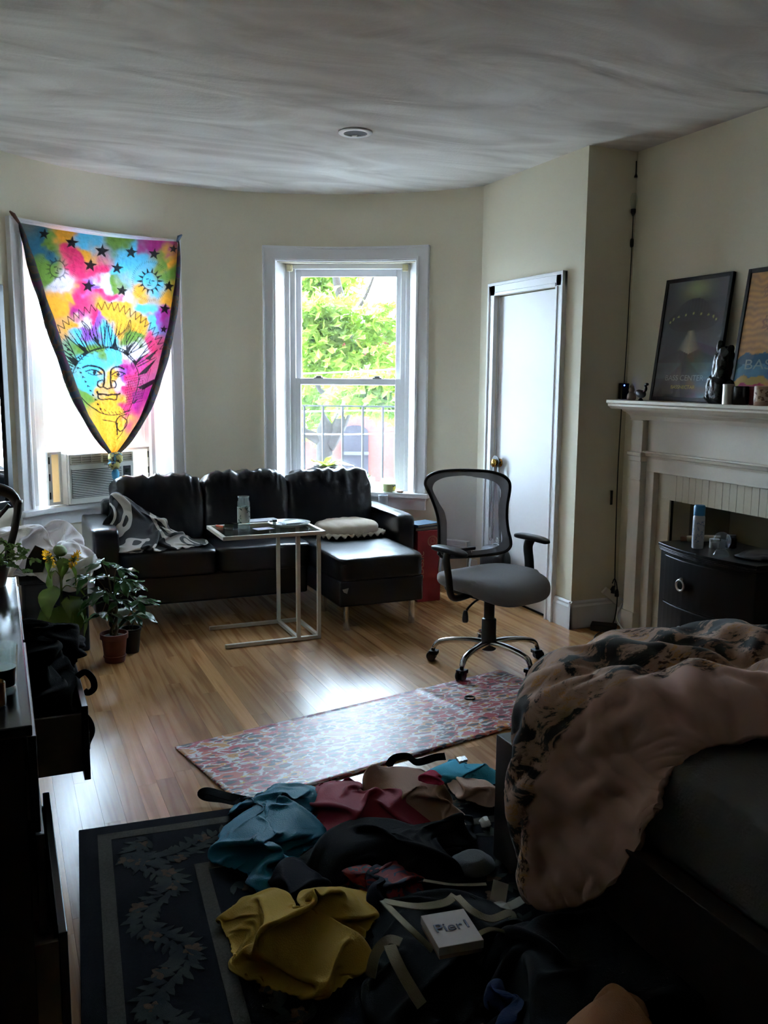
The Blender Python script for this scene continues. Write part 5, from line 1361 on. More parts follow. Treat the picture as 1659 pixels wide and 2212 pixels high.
# ------------------------------------------------------------------ alcove wiring
blk_c = M('black_cord', srgb(12, 12, 12), .5)
lampc = empty('hanging_bulb_cord', (3.445, 4.42, 2.5), 'thin black pendant cord with bare bulb in the alcove corner', 'pendant cord')
CX_, CY_ = 3.445, 4.415
cord('cord', [(CX_, CY_, 2.45), (CX_+.002, CY_, 2.3), (CX_, CY_, 2.0), (CX_-.002, CY_, 1.7), (CX_-.008, CY_, 1.478)], .0028, blk_c, lampc)
MB().lathe([(0, .095), (.012, .092), (.019, .075), (.021, .055), (.018, .03), (.012, .012), (.011, 0)], (CX_, CY_, 2.47), 16).build('bulb', clear_glass, lampc, smooth=True)
MB().lathe([(.014, 0), (.014, .02), (.009, .03), (.004, .04)], (CX_, CY_, 2.475), 14, (0, 0, -1)).build('socket', black_plastic, lampc, smooth='auto')
mb = MB(); superbox(mb, (CX_, CY_, 2.285), (.010, .009, .026), 3, 6); mb.build('inline_switch', black_plastic, lampc, smooth=True)
hk = empty('ceiling_hook_chain', (3.46, 4.42, 2.7), 'short dark hook hanging near the ceiling corner', 'hook')
cord('rod', [(3.462, 4.43, 2.745), (3.462, 4.428, 2.70), (3.461, 4.426, 2.665)], .0035, blk_c, hk); MB().lathe([(.003, .02), (.009, .004), (.009, 0)], (3.461, 4.426, 2.655), 10).build('cap', blk_c, hk, smooth='auto')
bb = empty('battery_box', (3.435, 4.415, 1.385), 'black box with a blue indicator light on the mantel end', 'adapter')
box('case', (3.408, 4.395, 1.385), (3.462, 4.428, 1.478), black_plastic, bb, .004)
MB().lathe([(.004, 0), (.004, .002), (0, .003)], (3.424, 4.395, 1.466), 12, (0, -1, 0)).build('indicator', M('blue_led', (.05, .12, 1.0), 0.3, emit=5), bb, smooth=True)
box('shelf_bracket', (3.40, 4.39, 1.375), (3.478, 4.438, 1.385), trim_white, bb, .001)
lc2 = cord('extension_cable', [(3.43, 4.418, 1.372), (3.432, 4.428, 1.0), (3.434, 4.426, .7), (3.44, 4.424, .4), (3.444, 4.42, .235)], .0032, blk_c)
tag(lc2, 'long black cable running down the alcove corner to the power strip', 'cable')
sw = empty('wall_switch', (3.42, 4.438, .78), 'narrow dark slot switch on the alcove wall', 'switch')
box('plate', (3.393, 4.434, .748), (3.409, 4.44, .835), M('dark_plate', srgb(28, 28, 26), .5), sw, .002); box('toggle', (3.398, 4.428, .782), (3.404, 4.435, .80), black_plastic, sw, .001)
ps = empty('power_strip', (3.42, 4.41, .2), 'white power strip tilted in the alcove corner with plugs', 'power strip')
pd0, pd1 = Vector((3.352, 4.405, .232)), Vector((3.455, 4.372, .140)); pdir = (pd1-pd0).normalized()
MB().bar(pd0, pd1, .03, .046).build('housing', M('strip_plastic', srgb(206, 200, 188), .5), ps, bevel=.004)
for t in (.45, .68):
    c_ = pd0.lerp(pd1, t)+Vector((0, -.004, .022))
    mb = MB().lathe([(.017, 0), (.017, .012), (.010, .034), (.005, .045)], c_, 12, (.12, -.1, 1)); mb.build('plug', black_plastic, ps, smooth='auto')
tag(cord('white_cable', [(3.452, 4.36, .145), (3.42, 4.33, .14), (3.34, 4.25, .09), (3.325, 4.12, .012), (3.30, 3.95, .006), (3.28, 3.80, .006)], .0055, M('white_cable', srgb(222, 222, 220), .5)), 'white cable hanging from the power strip to the floor', 'cable')
tag(cord('black_cable', [(3.40, 4.39, .27), (3.41, 4.38, .30), (3.415, 4.36, .24), (3.40, 4.34, .12), (3.36, 4.33, .02), (3.20, 4.26, .005), (3.10, 4.12, .005), (3.18, 4.02, .005), (3.32, 4.00, .005), (3.30, 3.92, .005), (3.12, 3.84, .005), (3.06, 3.74, .005)], .0035, blk_c), 'looped black cable lying on the floor by the hearth', 'cable')
tag(cord('coiled_cable', [(3.02, 3.98, .005), (3.05, 3.88, .005), (3.16, 3.86, .006), (3.24, 3.93, .008), (3.20, 4.00, .008), (3.08, 4.0, .006), (3.02, 3.92, .009), (3.10, 3.82, .010), (3.24, 3.80, .006), (3.31, 3.72, .005)], .003, blk_c), 'thin coiled black cable in front of the nightstand', 'cable')
rt_ = empty('router', (3.40, 4.26, 0), 'flat black router box on the floor by the mantelpiece', 'router')
MB().obox((3.305, 4.33, .024), ((1, -.9, 0), (.9, 1, 0), (0, 0, 1)), (.075, .045, .018)).build('case', black_plastic, rt_, bevel=.005)
MB().obox((3.305, 4.33, .003), ((1, -.9, 0), (.9, 1, 0), (0, 0, 1)), (.06, .03, .003)).build('foot_pad', black_plastic, rt_)

# ------------------------------------------------------------------ things on the nightstand
NT = .684
can = empty('spray_can', (3.10, 3.39, NT), 'white spray can with a bright blue cap on the nightstand', 'spray can')
cn = Vector((3.135, 3.40, NT))
MB().lathe([(.026, 0), (.028, .004), (.028, .155), (.024, .163)], cn, 24).build('body', M('can_white', srgb(196, 198, 204), .35, var=.05), can, smooth='auto')
MB().lathe([(.0283, .03), (.0283, .14), (.0281, .14), (.0281, .03)], cn, 24).build('label_band', patches_mat('can_print', [(0, srgb(190, 194, 204)), (.56, srgb(120, 140, 180)), (.62, srgb(190, 190, 200))], 50, .5, .4), can, smooth='auto')
MB().lathe([(.027, .163), (.0275, .205), (.023, .213), (0, .215)], cn, 24).build('cap', M('blue_cap', srgb(52, 140, 200), .4), can, smooth='auto')
globe_glass = glass_mat('globe_glass', .05, (.82, .85, .86))
gl = empty('glass_globe', (3.13, 3.25, NT), 'clear glass globe on a small clear base on the nightstand', 'globe')
cg = Vector((3.10, 3.205, NT))
MB().lathe([(0, .026)]+[(.042*sin(a*pi/14), .07-.044*cos(a*pi/14)) for a in range(1, 14)]+[(0, .114)], cg, 24).build('globe', globe_glass, gl, smooth=True)
MB().lathe([(.036, 0), (.038, .006), (.03, .022), (.016, .032)], cg, 24).build('base', globe_glass, gl, smooth='auto')
tb2 = empty('lip_balm_tube', (3.2, 3.52, NT), 'small tan squeeze tube lying on the nightstand corner', 'tube')
MB().tube([(3.20, 3.545, NT+.018), (3.25, 3.48, NT+.028), (3.30, 3.42, NT+.034)], [.016, .017, .014], 10).build('tube_body', M('tan_tube', srgb(150, 136, 112), .5), tb2, smooth='auto')
MB().tube([(3.18, 3.57, NT+.014), (3.20, 3.545, NT+.018)], .013, 10).build('cap', M('tube_cap', srgb(110, 70, 40), .5), tb2, smooth='auto')
wb2 = empty('small_white_jar', (3.2, 3.37, NT), 'small white jar behind the spray can', 'jar')
MB().lathe([(.022, 0), (.024, .003), (.024, .03), (.02, .034)], (3.215, 3.372, NT), 18).build('body', M('jar_white', srgb(150, 148, 140), .5), wb2, smooth='auto'); MB().lathe([(.025, .032), (.025, .045), (0, .046)], (3.215, 3.372, NT), 18).build('lid', M('jar_white'), wb2, smooth='auto')
dkj = empty('brown_jar', (3.3, 3.34, NT), 'dark brown jar at the back of the nightstand', 'jar')
MB().lathe([(.024, 0), (.026, .004), (.026, .045), (.02, .05)], (3.30, 3.35, NT), 18).build('body', M('brown_glass', srgb(48, 26, 20), .2), dkj, smooth='auto'); MB().lathe([(.022, .05), (.022, .064), (0, .065)], (3.30, 3.35, NT), 18).build('lid', black_plastic, dkj, smooth='auto')
pp = empty('plastic_wrapper', (3.2, 3.08, NT), 'crumpled dark plastic wrapper at the right of the nightstand', 'wrapper')
cloth('sheet', [(3.16, 3.16), (3.30, 3.14), (3.34, 3.03), (3.24, 2.99), (3.15, 3.05)], NT, .03, M('dark_wrapper', srgb(40, 44, 52), .4), pp, 31, .03, 30, 0, 1, around=48, rings=12)

# ------------------------------------------------------------------ rugs
# yoga mat with leopard print
ymat_m, nt, N, L, b = node_mat('leopard_print_mat')
tc = N.new('ShaderNodeTexCoord'); mp = N.new('ShaderNodeMapping'); mp.inputs['Rotation'].default_value = (0, 0, radians(-12)); mp.inputs['Scale'].default_value = (.8, 1.5, 1); L.new(tc.outputs['Object'], mp.inputs[0])
nd = N.new('ShaderNodeTexNoise'); nd.inputs['Scale'].default_value = 22; L.new(mp.outputs[0], nd.inputs['Vector'])
va = N.new('ShaderNodeVectorMath'); va.operation = 'MULTIPLY_ADD'; va.inputs[1].default_value = (.07, .05, 0); L.new(nd.outputs['Color'], va.inputs[0]); L.new(mp.outputs[0], va.inputs[2])
v1 = N.new('ShaderNodeTexVoronoi'); v1.inputs['Scale'].default_value = 19; L.new(va.outputs[0], v1.inputs['Vector'])
v2 = N.new('ShaderNodeTexVoronoi'); v2.feature = 'DISTANCE_TO_EDGE'; v2.inputs['Scale'].default_value = 19; L.new(va.outputs[0], v2.inputs['Vector'])
bk_ = ramp(N, [(0, srgb(150, 44, 62)), (.35, srgb(188, 66, 84)), (.55, srgb(196, 132, 58)), (.72, srgb(96, 50, 80)), (.9, srgb(170, 52, 60))]); 
sx = N.new('ShaderNodeSeparateColor'); L.new(v1.outputs['Color'], sx.inputs[0]); L.new(sx.outputs[0], bk_.inputs[0])
core = ramp(N, [(.0, srgb(44, 34, 50)), (.2, srgb(44, 34, 50)), (.3, (1, 1, 1))]); core.color_ramp.interpolation = 'CONSTANT'
L.new(v1.outputs['Distance'], core.inputs[0])
cfac = ramp(N, [(.0, (1, 1, 1)), (.34, (0, 0, 0))], 'CONSTANT'); L.new(v1.outputs['Distance'], cfac.inputs[0])
m1 = N.new('ShaderNodeMix'); m1.data_type = 'RGBA'; L.new(cfac.outputs[0], m1.inputs[0]); L.new(bk_.outputs[0], m1.inputs[6]); m1.inputs[7].default_value = (*srgb(52, 44, 62), 1)
ef = ramp(N, [(.0, (1, 1, 1)), (.075, (0, 0, 0))], 'CONSTANT'); L.new(v2.outputs['Distance'], ef.inputs[0])
n5 = N.new('ShaderNodeTexNoise'); n5.inputs['Scale'].default_value = 40; L.new(mp.outputs[0], n5.inputs['Vector'])
ec = ramp(N, [(.40, srgb(206, 198, 200)), (.62, srgb(206, 198, 200)), (.63, srgb(214, 166, 60))], 'CONSTANT'); L.new(n5.outputs[0], ec.inputs[0])
m2 = N.new('ShaderNodeMix'); m2.data_type = 'RGBA'; n6 = N.new('ShaderNodeTexNoise'); n6.inputs['Scale'].default_value = 34; L.new(mp.outputs[0], n6.inputs['Vector']); r6 = ramp(N, [(.40, (0, 0, 0)), (.48, (1, 1, 1))]); L.new(n6.outputs[0], r6.inputs[0]); mm = N.new('ShaderNodeMath'); mm.operation = 'MULTIPLY'; L.new(ef.outputs[0], mm.inputs[0]); L.new(r6.outputs[0], mm.inputs[1]); L.new(mm.outputs[0], m2.inputs[0]); L.new(m1.outputs[2], m2.inputs[6]); L.new(ec.outputs[0], m2.inputs[7])
L.new(m2.outputs[2], b.inputs['Base Color']); b.inputs['Roughness'].default_value = .42
ym_a = Vector((.600, 3.536, 0)); yx = Vector((.979, .204, 0)); yy_ = Vector((.204, -.979, 0)); YL, YW = 1.77, .61
def mat_fn(u, v):
    p = ym_a+yx*(YL*u)+yy_*(YW*v)
    z = .005+.006*math.exp(-((u*YL-1.245)/.02)**2)+.010*max(0, u-.72)*max(0, .5-abs(v-.5))
    z += .03*max(0, (v-.86)/.14)**2*max(0, 1-u/.06)          # curled near corner
    return p+Vector((0, 0, z))
ymat = MB().grid(90, 24, mat_fn).build('yoga_mat', ymat_m, None, smooth=True, solid=.005)
tag(ymat, 'pink and grey leopard print yoga mat lying on the oak floor', 'mat')
hair = MB().tube([Vector((1.985, 3.585, .011))+Vector((cos(a*.3)*.024, sin(a*.3)*.024, 0)) for a in range(21)], .0035, 6, True).build('hair_tie', blk_c, None, smooth=True)
tag(hair, 'black hair tie lying on the leopard print mat', 'hair tie')

# dark floral rug: pile base plus raised border stripes and leaf motifs
rg_c = Vector((.181, 2.966, 0)); ra_ = radians(-4.3); rgx = Vector((cos(ra_), sin(ra_), 0)); rgy = Vector((sin(ra_), -cos(ra_), 0)); RW, RL = 1.75, 2.3
def RG(a, c_, z=0.0): return rg_c+rgx*a+rgy*c_+Vector((0, 0, z))
rug = empty('floral_rug', (1.0, 2.0, 0), 'dark navy floral rug with pale border stripes under the clothes', 'rug')
navy = M('navy_pile', srgb(17, 18, 27), .98, bump=.8, bscale=500, var=.35, vscale=120, spec=.1)
stripe = M('stripe_pile', srgb(92, 90, 82), .98, bump=.8, bscale=500, var=.25, vscale=150, spec=.1)
leafp = M('leaf_pile', srgb(70, 74, 70), .98, bump=.8, bscale=500, col2=srgb(50, 55, 58), vscale=12, spec=.1)
flowp = M('flower_pile', srgb(104, 84, 68), .98, bump=.8, bscale=500, var=.3, vscale=60, spec=.1)
MB().prism([RG(0, 0), RG(RW, 0), RG(RW, RL), RG(0, RL)], (0, 0, .001), (0, 0, .010)).build('pile', navy, rug, bevel=.003)
def strip_(a0, a1, b0, b1): MB().prism([RG(a0, b0), RG(a1, b0), RG(a1, b1), RG(a0, b1)], (0, 0, .009), (0, 0, .0115)).build('border_stripe', stripe, rug)
for off, w_ in ((.058, .042), (.335, .040)):
    strip_(off, off+w_, off, RL-off); strip_(RW-off-w_, RW-off, off, RL-off); strip_(off+w_, RW-off-w_, off, off+w_); strip_(off+w_, RW-off-w_, RL-off-w_, RL-off)
rnd = random.Random(21)
lmb = MB(); fmb = MB()
def rug_leaf(mb_, a, c_, ang, l, w_):
    P_ = []
    for t, s_ in ((0, 0), (.25, .7), (.5, 1), (.75, .75), (1, 0), (.75, -.75), (.5, -1), (.25, -.7)):
        x_ = l*t; y_ = w_/2*s_+.12*l*sin(t*2.2)
        P_.append(RG(a+x_*cos(ang)-y_*sin(ang), c_+x_*sin(ang)+y_*cos(ang)))
    mb_.prism(P_, (0, 0, .009), (0, 0, .0118+rnd.random()*.0006))
def flower(a, c_, r):
    for k in range(5): rug_leaf(fmb, a, c_, k*1.257+rnd.random()*.3, r, r*.7)
def vine(fx, n, amp, half):
    for i in range(n):
        t = i/(n-1); a, c_, th = fx(t)
        wv_ = amp*sin(t*n*.42); an = th+.9*cos(t*n*.42)
        a2 = a-wv_*sin(th); c2 = c_+wv_*cos(th)
        for s_ in (-1, 1):
            for q_ in (.5, 1.05):
                rug_leaf(lmb, a2, c2, an+s_*(q_+.2*rnd.random()), half*rnd.uniform(.55, .85), .020*rnd.uniform(.8, 1.2))
        if i % 4 == 1: flower(a2+rnd.uniform(-.04, .04), c2+rnd.uniform(-.04, .04), .028)
mid = .215
vine(lambda t: (mid, .14+t*(RL-.28), pi/2), 84, .05, .08)
vine(lambda t: (RW-mid, .14+t*(RL-.28), pi/2), 50, .045, .085)
vine(lambda t: (.14+t*(RW-.28), mid, 0), 50, .045, .085)
for k in range(120):
    a, c_ = rnd.uniform(.42, RW-.42), rnd.uniform(.42, RL-.5)
    an = rnd.uniform(0, 6.28)
    for q_ in (-.7, 0, .7): rug_leaf(lmb, a, c_, an+q_, rnd.uniform(.04, .07), .020)
    if k % 2: flower(a+.05*cos(an+3), c_+.05*sin(an+3), .026)
o = lmb.build('leaf_motif', leafp, rug); o['kind'] = 'stuff'
o = fmb.build('flower_motif', flowp, rug); o['kind'] = 'stuff'

# ------------------------------------------------------------------ clothes on the floor
RZ = .012
def garment(name, label, outline, h, mat, cat='clothing', **k):
    k.setdefault('base', RZ)
    base = k.pop('base')
    o = cloth(name, outline, base, h, mat, None, **k)
    return tag(o, label, cat, 'clothes strewn on the floor')
def fab(n, c, rough=.85, sheen=.04, var=.12, **k): return M(n, c, rough, bump=.25, bscale=260, sheen=sheen, var=var, vscale=5, spec=.18, **k)
garment('crumpled_blanket', 'crumpled teal satin cloth at the left of the clothes heap', [(.56,2.581),(.593,2.713),(.635,2.782),(.672,2.843),(.695,2.911),(.745,2.947),(.812,2.983),(.896,3.014),(.939,2.98),(.99,2.943),(.958,2.807),(.903,2.619),(.846,2.539),(.78,2.482),(.71,2.425),(.651,2.33),(.623,2.386),(.619,2.485)], .07, fab('teal_satin', srgb(14, 112, 138), .55, 0), bend=.35, excess=1.42, n=64, seed=1, fold=.05, fscale=17, ang=.5, lumps=.5, rings=44, around=150, fine=.004)
garment('red_shirt', 'dark crimson cloth with a black stripe in the clothes heap', [(.921,2.76),(.985,2.907),(1.033,2.945),(1.101,2.934),(1.154,2.904),(1.17,2.832),(1.24,2.744),(1.319,2.627),(1.255,2.494),(1.168,2.509),(1.076,2.523),(.998,2.539),(.911,2.542),(.902,2.644)], .07, patches_mat('crimson_cloth', [(0, srgb(140, 32, 54)), (.62, srgb(140, 32, 54)), (.63, srgb(24, 26, 30)), (.66, srgb(128, 28, 50))], 2.2, .4, .8), seed=2, fold=.035, fscale=9, ang=1.4, rings=40, around=130)
garment('beige_shirt', 'dusty beige cloth with a raised corner on the clothes heap', [(1.171,2.835),(1.226,2.898),(1.254,2.877),(1.305,2.848),(1.357,2.801),(1.39,2.698),(1.398,2.608),(1.392,2.528),(1.332,2.446),(1.294,2.507),(1.229,2.558),(1.154,2.61),(1.137,2.718)], .09, fab('beige_jersey', srgb(178, 142, 124)), seed=3, fold=.035, fscale=10, ang=-.3, peaks=(([(1.187,2.78)][0][0], [(1.187,2.78)][0][1], .09, .035),), rings=40, around=130)
garment('beige_sleeve', 'pale beige sleeve trailing towards the bed', [(1.469,2.802),(1.525,2.755),(1.592,2.695),(1.573,2.62),(1.524,2.583),(1.48,2.638),(1.447,2.698)], .05, fab('pale_beige', srgb(186, 158, 142)), seed=4, fold=.03, fscale=14, around=64, rings=20)
garment('turquoise_shirt', 'bright turquoise cloth with silver print beside the bed corner', [(1.441,2.91),(1.512,2.958),(1.588,2.988),(1.618,2.92),(1.672,2.843),(1.677,2.788),(1.633,2.754),(1.554,2.753),(1.478,2.776),(1.442,2.832)], .05, fab('turquoise_jersey', srgb(66, 168, 196)), bend=.4, seed=5, fold=.03, fscale=16, ang=.2, base=.002, rings=30, around=100)
sp = [(1.517,2.833,.075),(1.554,2.836,.075),(1.549,2.803,.075),(1.511,2.796,.075)]
MB().prism([Vector(p) for p in sp], (0, 0, .012), (0, 0, .022)).build('silver_print', M('silver_foil', srgb(225, 228, 235), .25, .8, bump=.6, bscale=90), bpy.data.objects['turquoise_shirt'])
garment('pink_cloth', 'small hot pink cloth lying on the beige cloth', [(1.284,2.656),(1.333,2.684),(1.356,2.658),(1.341,2.602),(1.304,2.617)], .03, fab('hot_pink', srgb(196, 58, 92)), seed=6, fold=.015, fscale=20, base=.12, around=48, rings=14)
garment('black_jeans', 'heap of black trousers across the middle of the rug', [(.762,2.494),(.8,2.539),(.882,2.574),(.989,2.596),(1.11,2.58),(1.206,2.507),(1.247,2.464),(1.319,2.455),(1.408,2.547),(1.42,2.524),(1.353,2.414),(1.27,2.322),(1.178,2.201),(1.075,2.23),(.934,2.304),(.811,2.349),(.773,2.403)], .07, fab('black_denim', srgb(13, 13, 17), .95, 0), seed=7, fold=.035, fscale=7, ang=.1, aniso=3, rings=40, around=140)
garment('navy_shorts', 'dark navy garment between teal and yellow cloths', [(.672,2.387),(.703,2.45),(.761,2.455),(.799,2.4),(.816,2.338),(.821,2.294),(.739,2.232),(.657,2.213),(.645,2.27)], .06, fab('navy_twill', srgb(20, 20, 32), .9, 0), seed=8, fold=.03, fscale=10, ang=.8, rings=30, around=100)
garment('patterned_dress', 'red and blue patterned garment in front of the black trousers', [(.844,2.374),(.915,2.401),(.967,2.385),(1.02,2.369),(1.069,2.332),(1.091,2.262),(1.061,2.164),(1.019,2.146),(.952,2.209),(.924,2.235),(.9,2.287)], .04, patches_mat('red_blue_print', [(0, srgb(34, 40, 64)), (.42, srgb(110, 30, 36)), (.52, srgb(142, 44, 36)), (.58, srgb(40, 76, 86)), (.64, srgb(120, 34, 36))], 11, 1.4, .85), seed=9, fold=.03, fscale=13, rings=34, around=110)
garment('navy_legging', 'dark blue legging lying along the yellow sweater', [(.969,2.36),(.997,2.366),(1.012,2.343),(.977,2.24),(.936,2.131),(.903,2.129),(.903,2.181),(.934,2.271)], .045, fab('navy_knit', srgb(24, 27, 42), .9, 0), seed=10, fold=.02, fscale=12, around=70, rings=18)
yo = [(.499,2.288),(.541,2.33),(.59,2.355),(.628,2.307),(.639,2.206),(.715,2.234),(.802,2.286),(.857,2.263),(.907,2.243),(.898,2.14),(.845,2.065),(.811,2.004),(.79,1.941),(.72,1.901),(.64,1.879),(.579,1.922),(.526,1.985),(.491,2.065),(.496,2.166)]
yr = [(.525,2.181),(.6,2.071),(.758,2.144),(.838,2.04),(.477,1.969),(.588,1.876),(.787,1.962),(.57,1.97),(.532,2.089)]
garment('yellow_sweater', 'mustard yellow sweater crumpled on the rug', yo, .075, fab('mustard_knit', srgb(186, 150, 58), .9, .05), n=64, bend=.6, excess=1.4, seed=11, fold=.03, fscale=8, ang=.5, aniso=3.5, rings=44, around=150,
        ridges=((*yr[1], *yr[2], .05, .05), (*yr[4], *yr[5], .045, .045), (*yr[5], *yr[6], .05, .05), (*yr[7], *yr[8], -.06, .06), (*yr[0], *yr[8], .03, .04)))
garment('black_tote_bag', 'black cloth tote bag with cream straps lying open on the rug', [(.817,1.97),(.9,2.099),(.976,2.151),(1.071,2.137),(1.144,2.12),(1.201,2.046),(1.228,1.953),(1.16,1.829),(1.041,1.742),(.925,1.668),(.807,1.668),(.759,1.771)], .05, fab('black_canvas', srgb(11, 11, 13), .98, 0), cat='bag', seed=12, fold=.025, fscale=8, rings=34, around=120)
bag = bpy.data.objects['black_tote_bag']
cream = fab('cream_webbing', srgb(160, 149, 124), .9, .1)
for pts, w_ in (([(.894,2.073,.1),(.883,1.889,.14),(.926,1.831,.1)], .018), ([(.894,2.073,.1),(.941,1.957,.14),(1.008,1.93,.15),(1.048,1.95,.15)], .022), ([(1.051,1.944,.15),(1.057,1.87,.15),(1.1,1.849,.13),(1.166,1.867,.12),(1.17,1.855,.11)], .022), ([(1.041,1.816,.12),(1.085,1.823,.12),(1.128,1.825,.1)], .014),
                ([(.766,1.848,.06),(.779,1.844,.12),(.81,1.842,.15),(.835,1.821,.15)], .026), ([(.805,1.821,.15),(.801,1.767,.14),(.813,1.735,.11),(.833,1.696,.07)], .030), ([(1.077,2.197,.05),(1.114,2.166,.05),(1.161,2.154,.04),(1.254,2.139,.03)], .010)):
    mb = MB(); ribbon(mb, pts, w_, (0, -.3, 1), .003); mb.build('strap', cream, bag, smooth='auto')
tg = [(1.265,2.075,.07),(1.231,2.034,.04),(1.239,1.989,.05),(1.314,2.032,.03)]
mb = MB(); ribbon(mb, [tg[0], tg[1]], .045, (0, -.5, 1), .002, 3); ribbon(mb, [tg[1], tg[2], tg[3]], .026, (0, -.3, 1), .002, 3)
tag(mb.build('paper_scrap', M('cream_paper', srgb(176, 172, 158), .8), None), 'folded cream paper strip beside the bed', 'paper')
bx4 = [Vector(p) for p in [(.918,1.882,.165),(1.031,1.859,.165),(1.017,1.745,.165),(.898,1.749,.165)]]
gb = empty('gift_box', (sum(p.x for p in bx4)/4, sum(p.y for p in bx4)/4, .13), 'flat pale gift box with dark lettering on the tote bag', 'box')
e1 = (bx4[1]-bx4[0]); e2 = (bx4[3]-bx4[0]); bc_ = sum(bx4, Vector())/4; e1n = (bx4[1]-bx4[0]+bx4[2]-bx4[3]).normalized(); e2n = (e2-e1n*e2.dot(e1n)).normalized(); hw_ = e1.length/2; hh_ = e2.length/2
white_card = M('pale_card', srgb(190, 178, 172), .7, var=.04)
MB().obox(bc_-Vector((0, 0, .012)), (e1n, e2n, (0, 0, 1)), (hw_, hh_, .011)).build('lid', white_card, gb, bevel=.0015)
MB().obox(bc_-Vector((0, 0, .026)), (e1n, e2n, (0, 0, 1)), (hw_-.003, hh_-.003, .008)).build('tray', M('brown_card', srgb(150, 120, 104), .8), gb)
text('lettering', 'Pier1', .046, bc_-e1n*hw_*.78+e2n*hh_*.18+Vector((0, 0, .0003)), e1n, -e2n, M('navy_ink', srgb(52, 54, 84), .6), gb, .0005, 'LEFT', 1.0)
garment('black_robe', 'black plush robe heaped at the foot of the photo by the bed', [(1.071,1.794),(1.195,1.888),(1.316,1.917),(1.421,1.874),(1.54,1.768),(1.562,1.552),(1.478,1.347),(1.201,1.215),(.963,1.267),(.881,1.424)], .12, fab('black_plush', srgb(9, 10, 14), .98, 0), seed=13, fold=.045, fscale=6, rings=36, around=130)
garment('blue_jeans', 'dark blue denim jeans poking out beside the robe', [(1.028,1.714),(1.082,1.757),(1.084,1.709),(1.047,1.603),(.997,1.485),(.926,1.5),(.963,1.606)], .07, fab('blue_denim', srgb(34, 52, 92), .9), seed=14, fold=.03, fscale=12, around=70, rings=18)
garment('tan_knit', 'tan ribbed knit lying on the black robe at the bottom', [(1.021,1.384),(1.116,1.427),(1.188,1.433),(1.213,1.403),(1.187,1.337),(1.136,1.259),(1.021,1.254),(.977,1.312)], .04, fab('tan_rib', srgb(176, 122, 84), .9), seed=15, fold=.02, fscale=18, aniso=4, ang=1.2, base=.165, around=80, rings=22)
garment('grey_cloth', 'small grey speckled cloth scrap on the rug by the bed', [(1.233,2.305),(1.293,2.325),(1.34,2.291),(1.322,2.226),(1.261,2.208),(1.216,2.241)], .035, fab('grey_speckle', srgb(96, 98, 100), .9), seed=16, fold=.02, fscale=20, around=60, rings=16)
garment('crumpled_tissue', 'small crumpled white tissue near the bed leg', [(1.438,2.502),(1.462,2.5),(1.46,2.472),(1.433,2.456),(1.425,2.473)], .02, fab('tissue', srgb(214, 212, 208), .9), seed=17, fold=.015, fscale=60, around=36, rings=10)
bpy.data.objects['crumpled_tissue']['category'] = 'tissue'
# black strap curled at the corner of the mat, and a belt behind the beige cloth
mb = MB(); ribbon(mb, [(.719,2.929,.02),(.667,2.989,.018),(.618,3.02,.02),(.605,3.038,.028),(.628,3.033,.035),(.682,2.98,.03),(.74,2.947,.02)], .032, (.1, -.6, 1), .003)
tag(mb.build('yoga_strap', fab('black_webbing', srgb(15, 14, 16), .9), None, smooth='auto'), 'black webbing strap curled at the yoga mat corner', 'strap')
mb = MB(); ribbon(mb, [(1.308,2.991,.03),(1.334,2.989,.06),(1.377,2.965,.07),(1.414,2.969,.04),(1.456,2.985,.03),(1.503,2.979,.04),(1.543,2.972,.04)], .03, (0, -.8, 1), .003)
tag(mb.build('black_belt', M('black_webbing'), None, smooth='auto'), 'black belt looped behind the beige cloth', 'belt')

# ------------------------------------------------------------------ black clothes spilling from the dresser drawer
def heap(name, label, outline, base, h, mat, **k):
    o = cloth(name, outline, base, h, mat, None, **k); return tag(o, label, 'clothing', 'black clothes in the dresser drawers')
heap('black_clothes', 'big pile of black clothes overflowing the open dresser drawer', [(-.30, 2.72), (-.05, 2.68), (.10, 2.72), (.16, 2.86), (.20, 3.0), (.22, 3.15), (.17, 3.28), (.0, 3.31), (-.25, 3.29)], .57, .09, fab('black_cotton', srgb(8, 8, 10), .98, 0), seed=41, fold=.06, fscale=15, lumps=.9, excess=1.5, bend=.3, n=60)
heap('black_trousers', 'black garment hanging over the open lower drawer front', [(.0, 2.70), (.12, 2.68), (.19, 2.74), (.205, 2.9), (.20, 3.1), (.12, 3.2), (.0, 3.1)], .37, .22, fab('black_wool', srgb(9, 9, 11), .98, 0), seed=42, fold=.05, fscale=14, excess=1.45, bend=.4, n=50)
mb = MB(); ribbon(mb, [(.19, 2.86, .57), (.215, 2.85, .585), (.235, 2.845, .56), (.238, 2.85, .53), (.222, 2.855, .515), (.208, 2.85, .525)], .02, (0, 1, .2), .004)
tag(mb.build('bag_strap', M('black_webbing'), None, smooth='auto'), 'curled black strap hanging from the drawer front', 'strap')

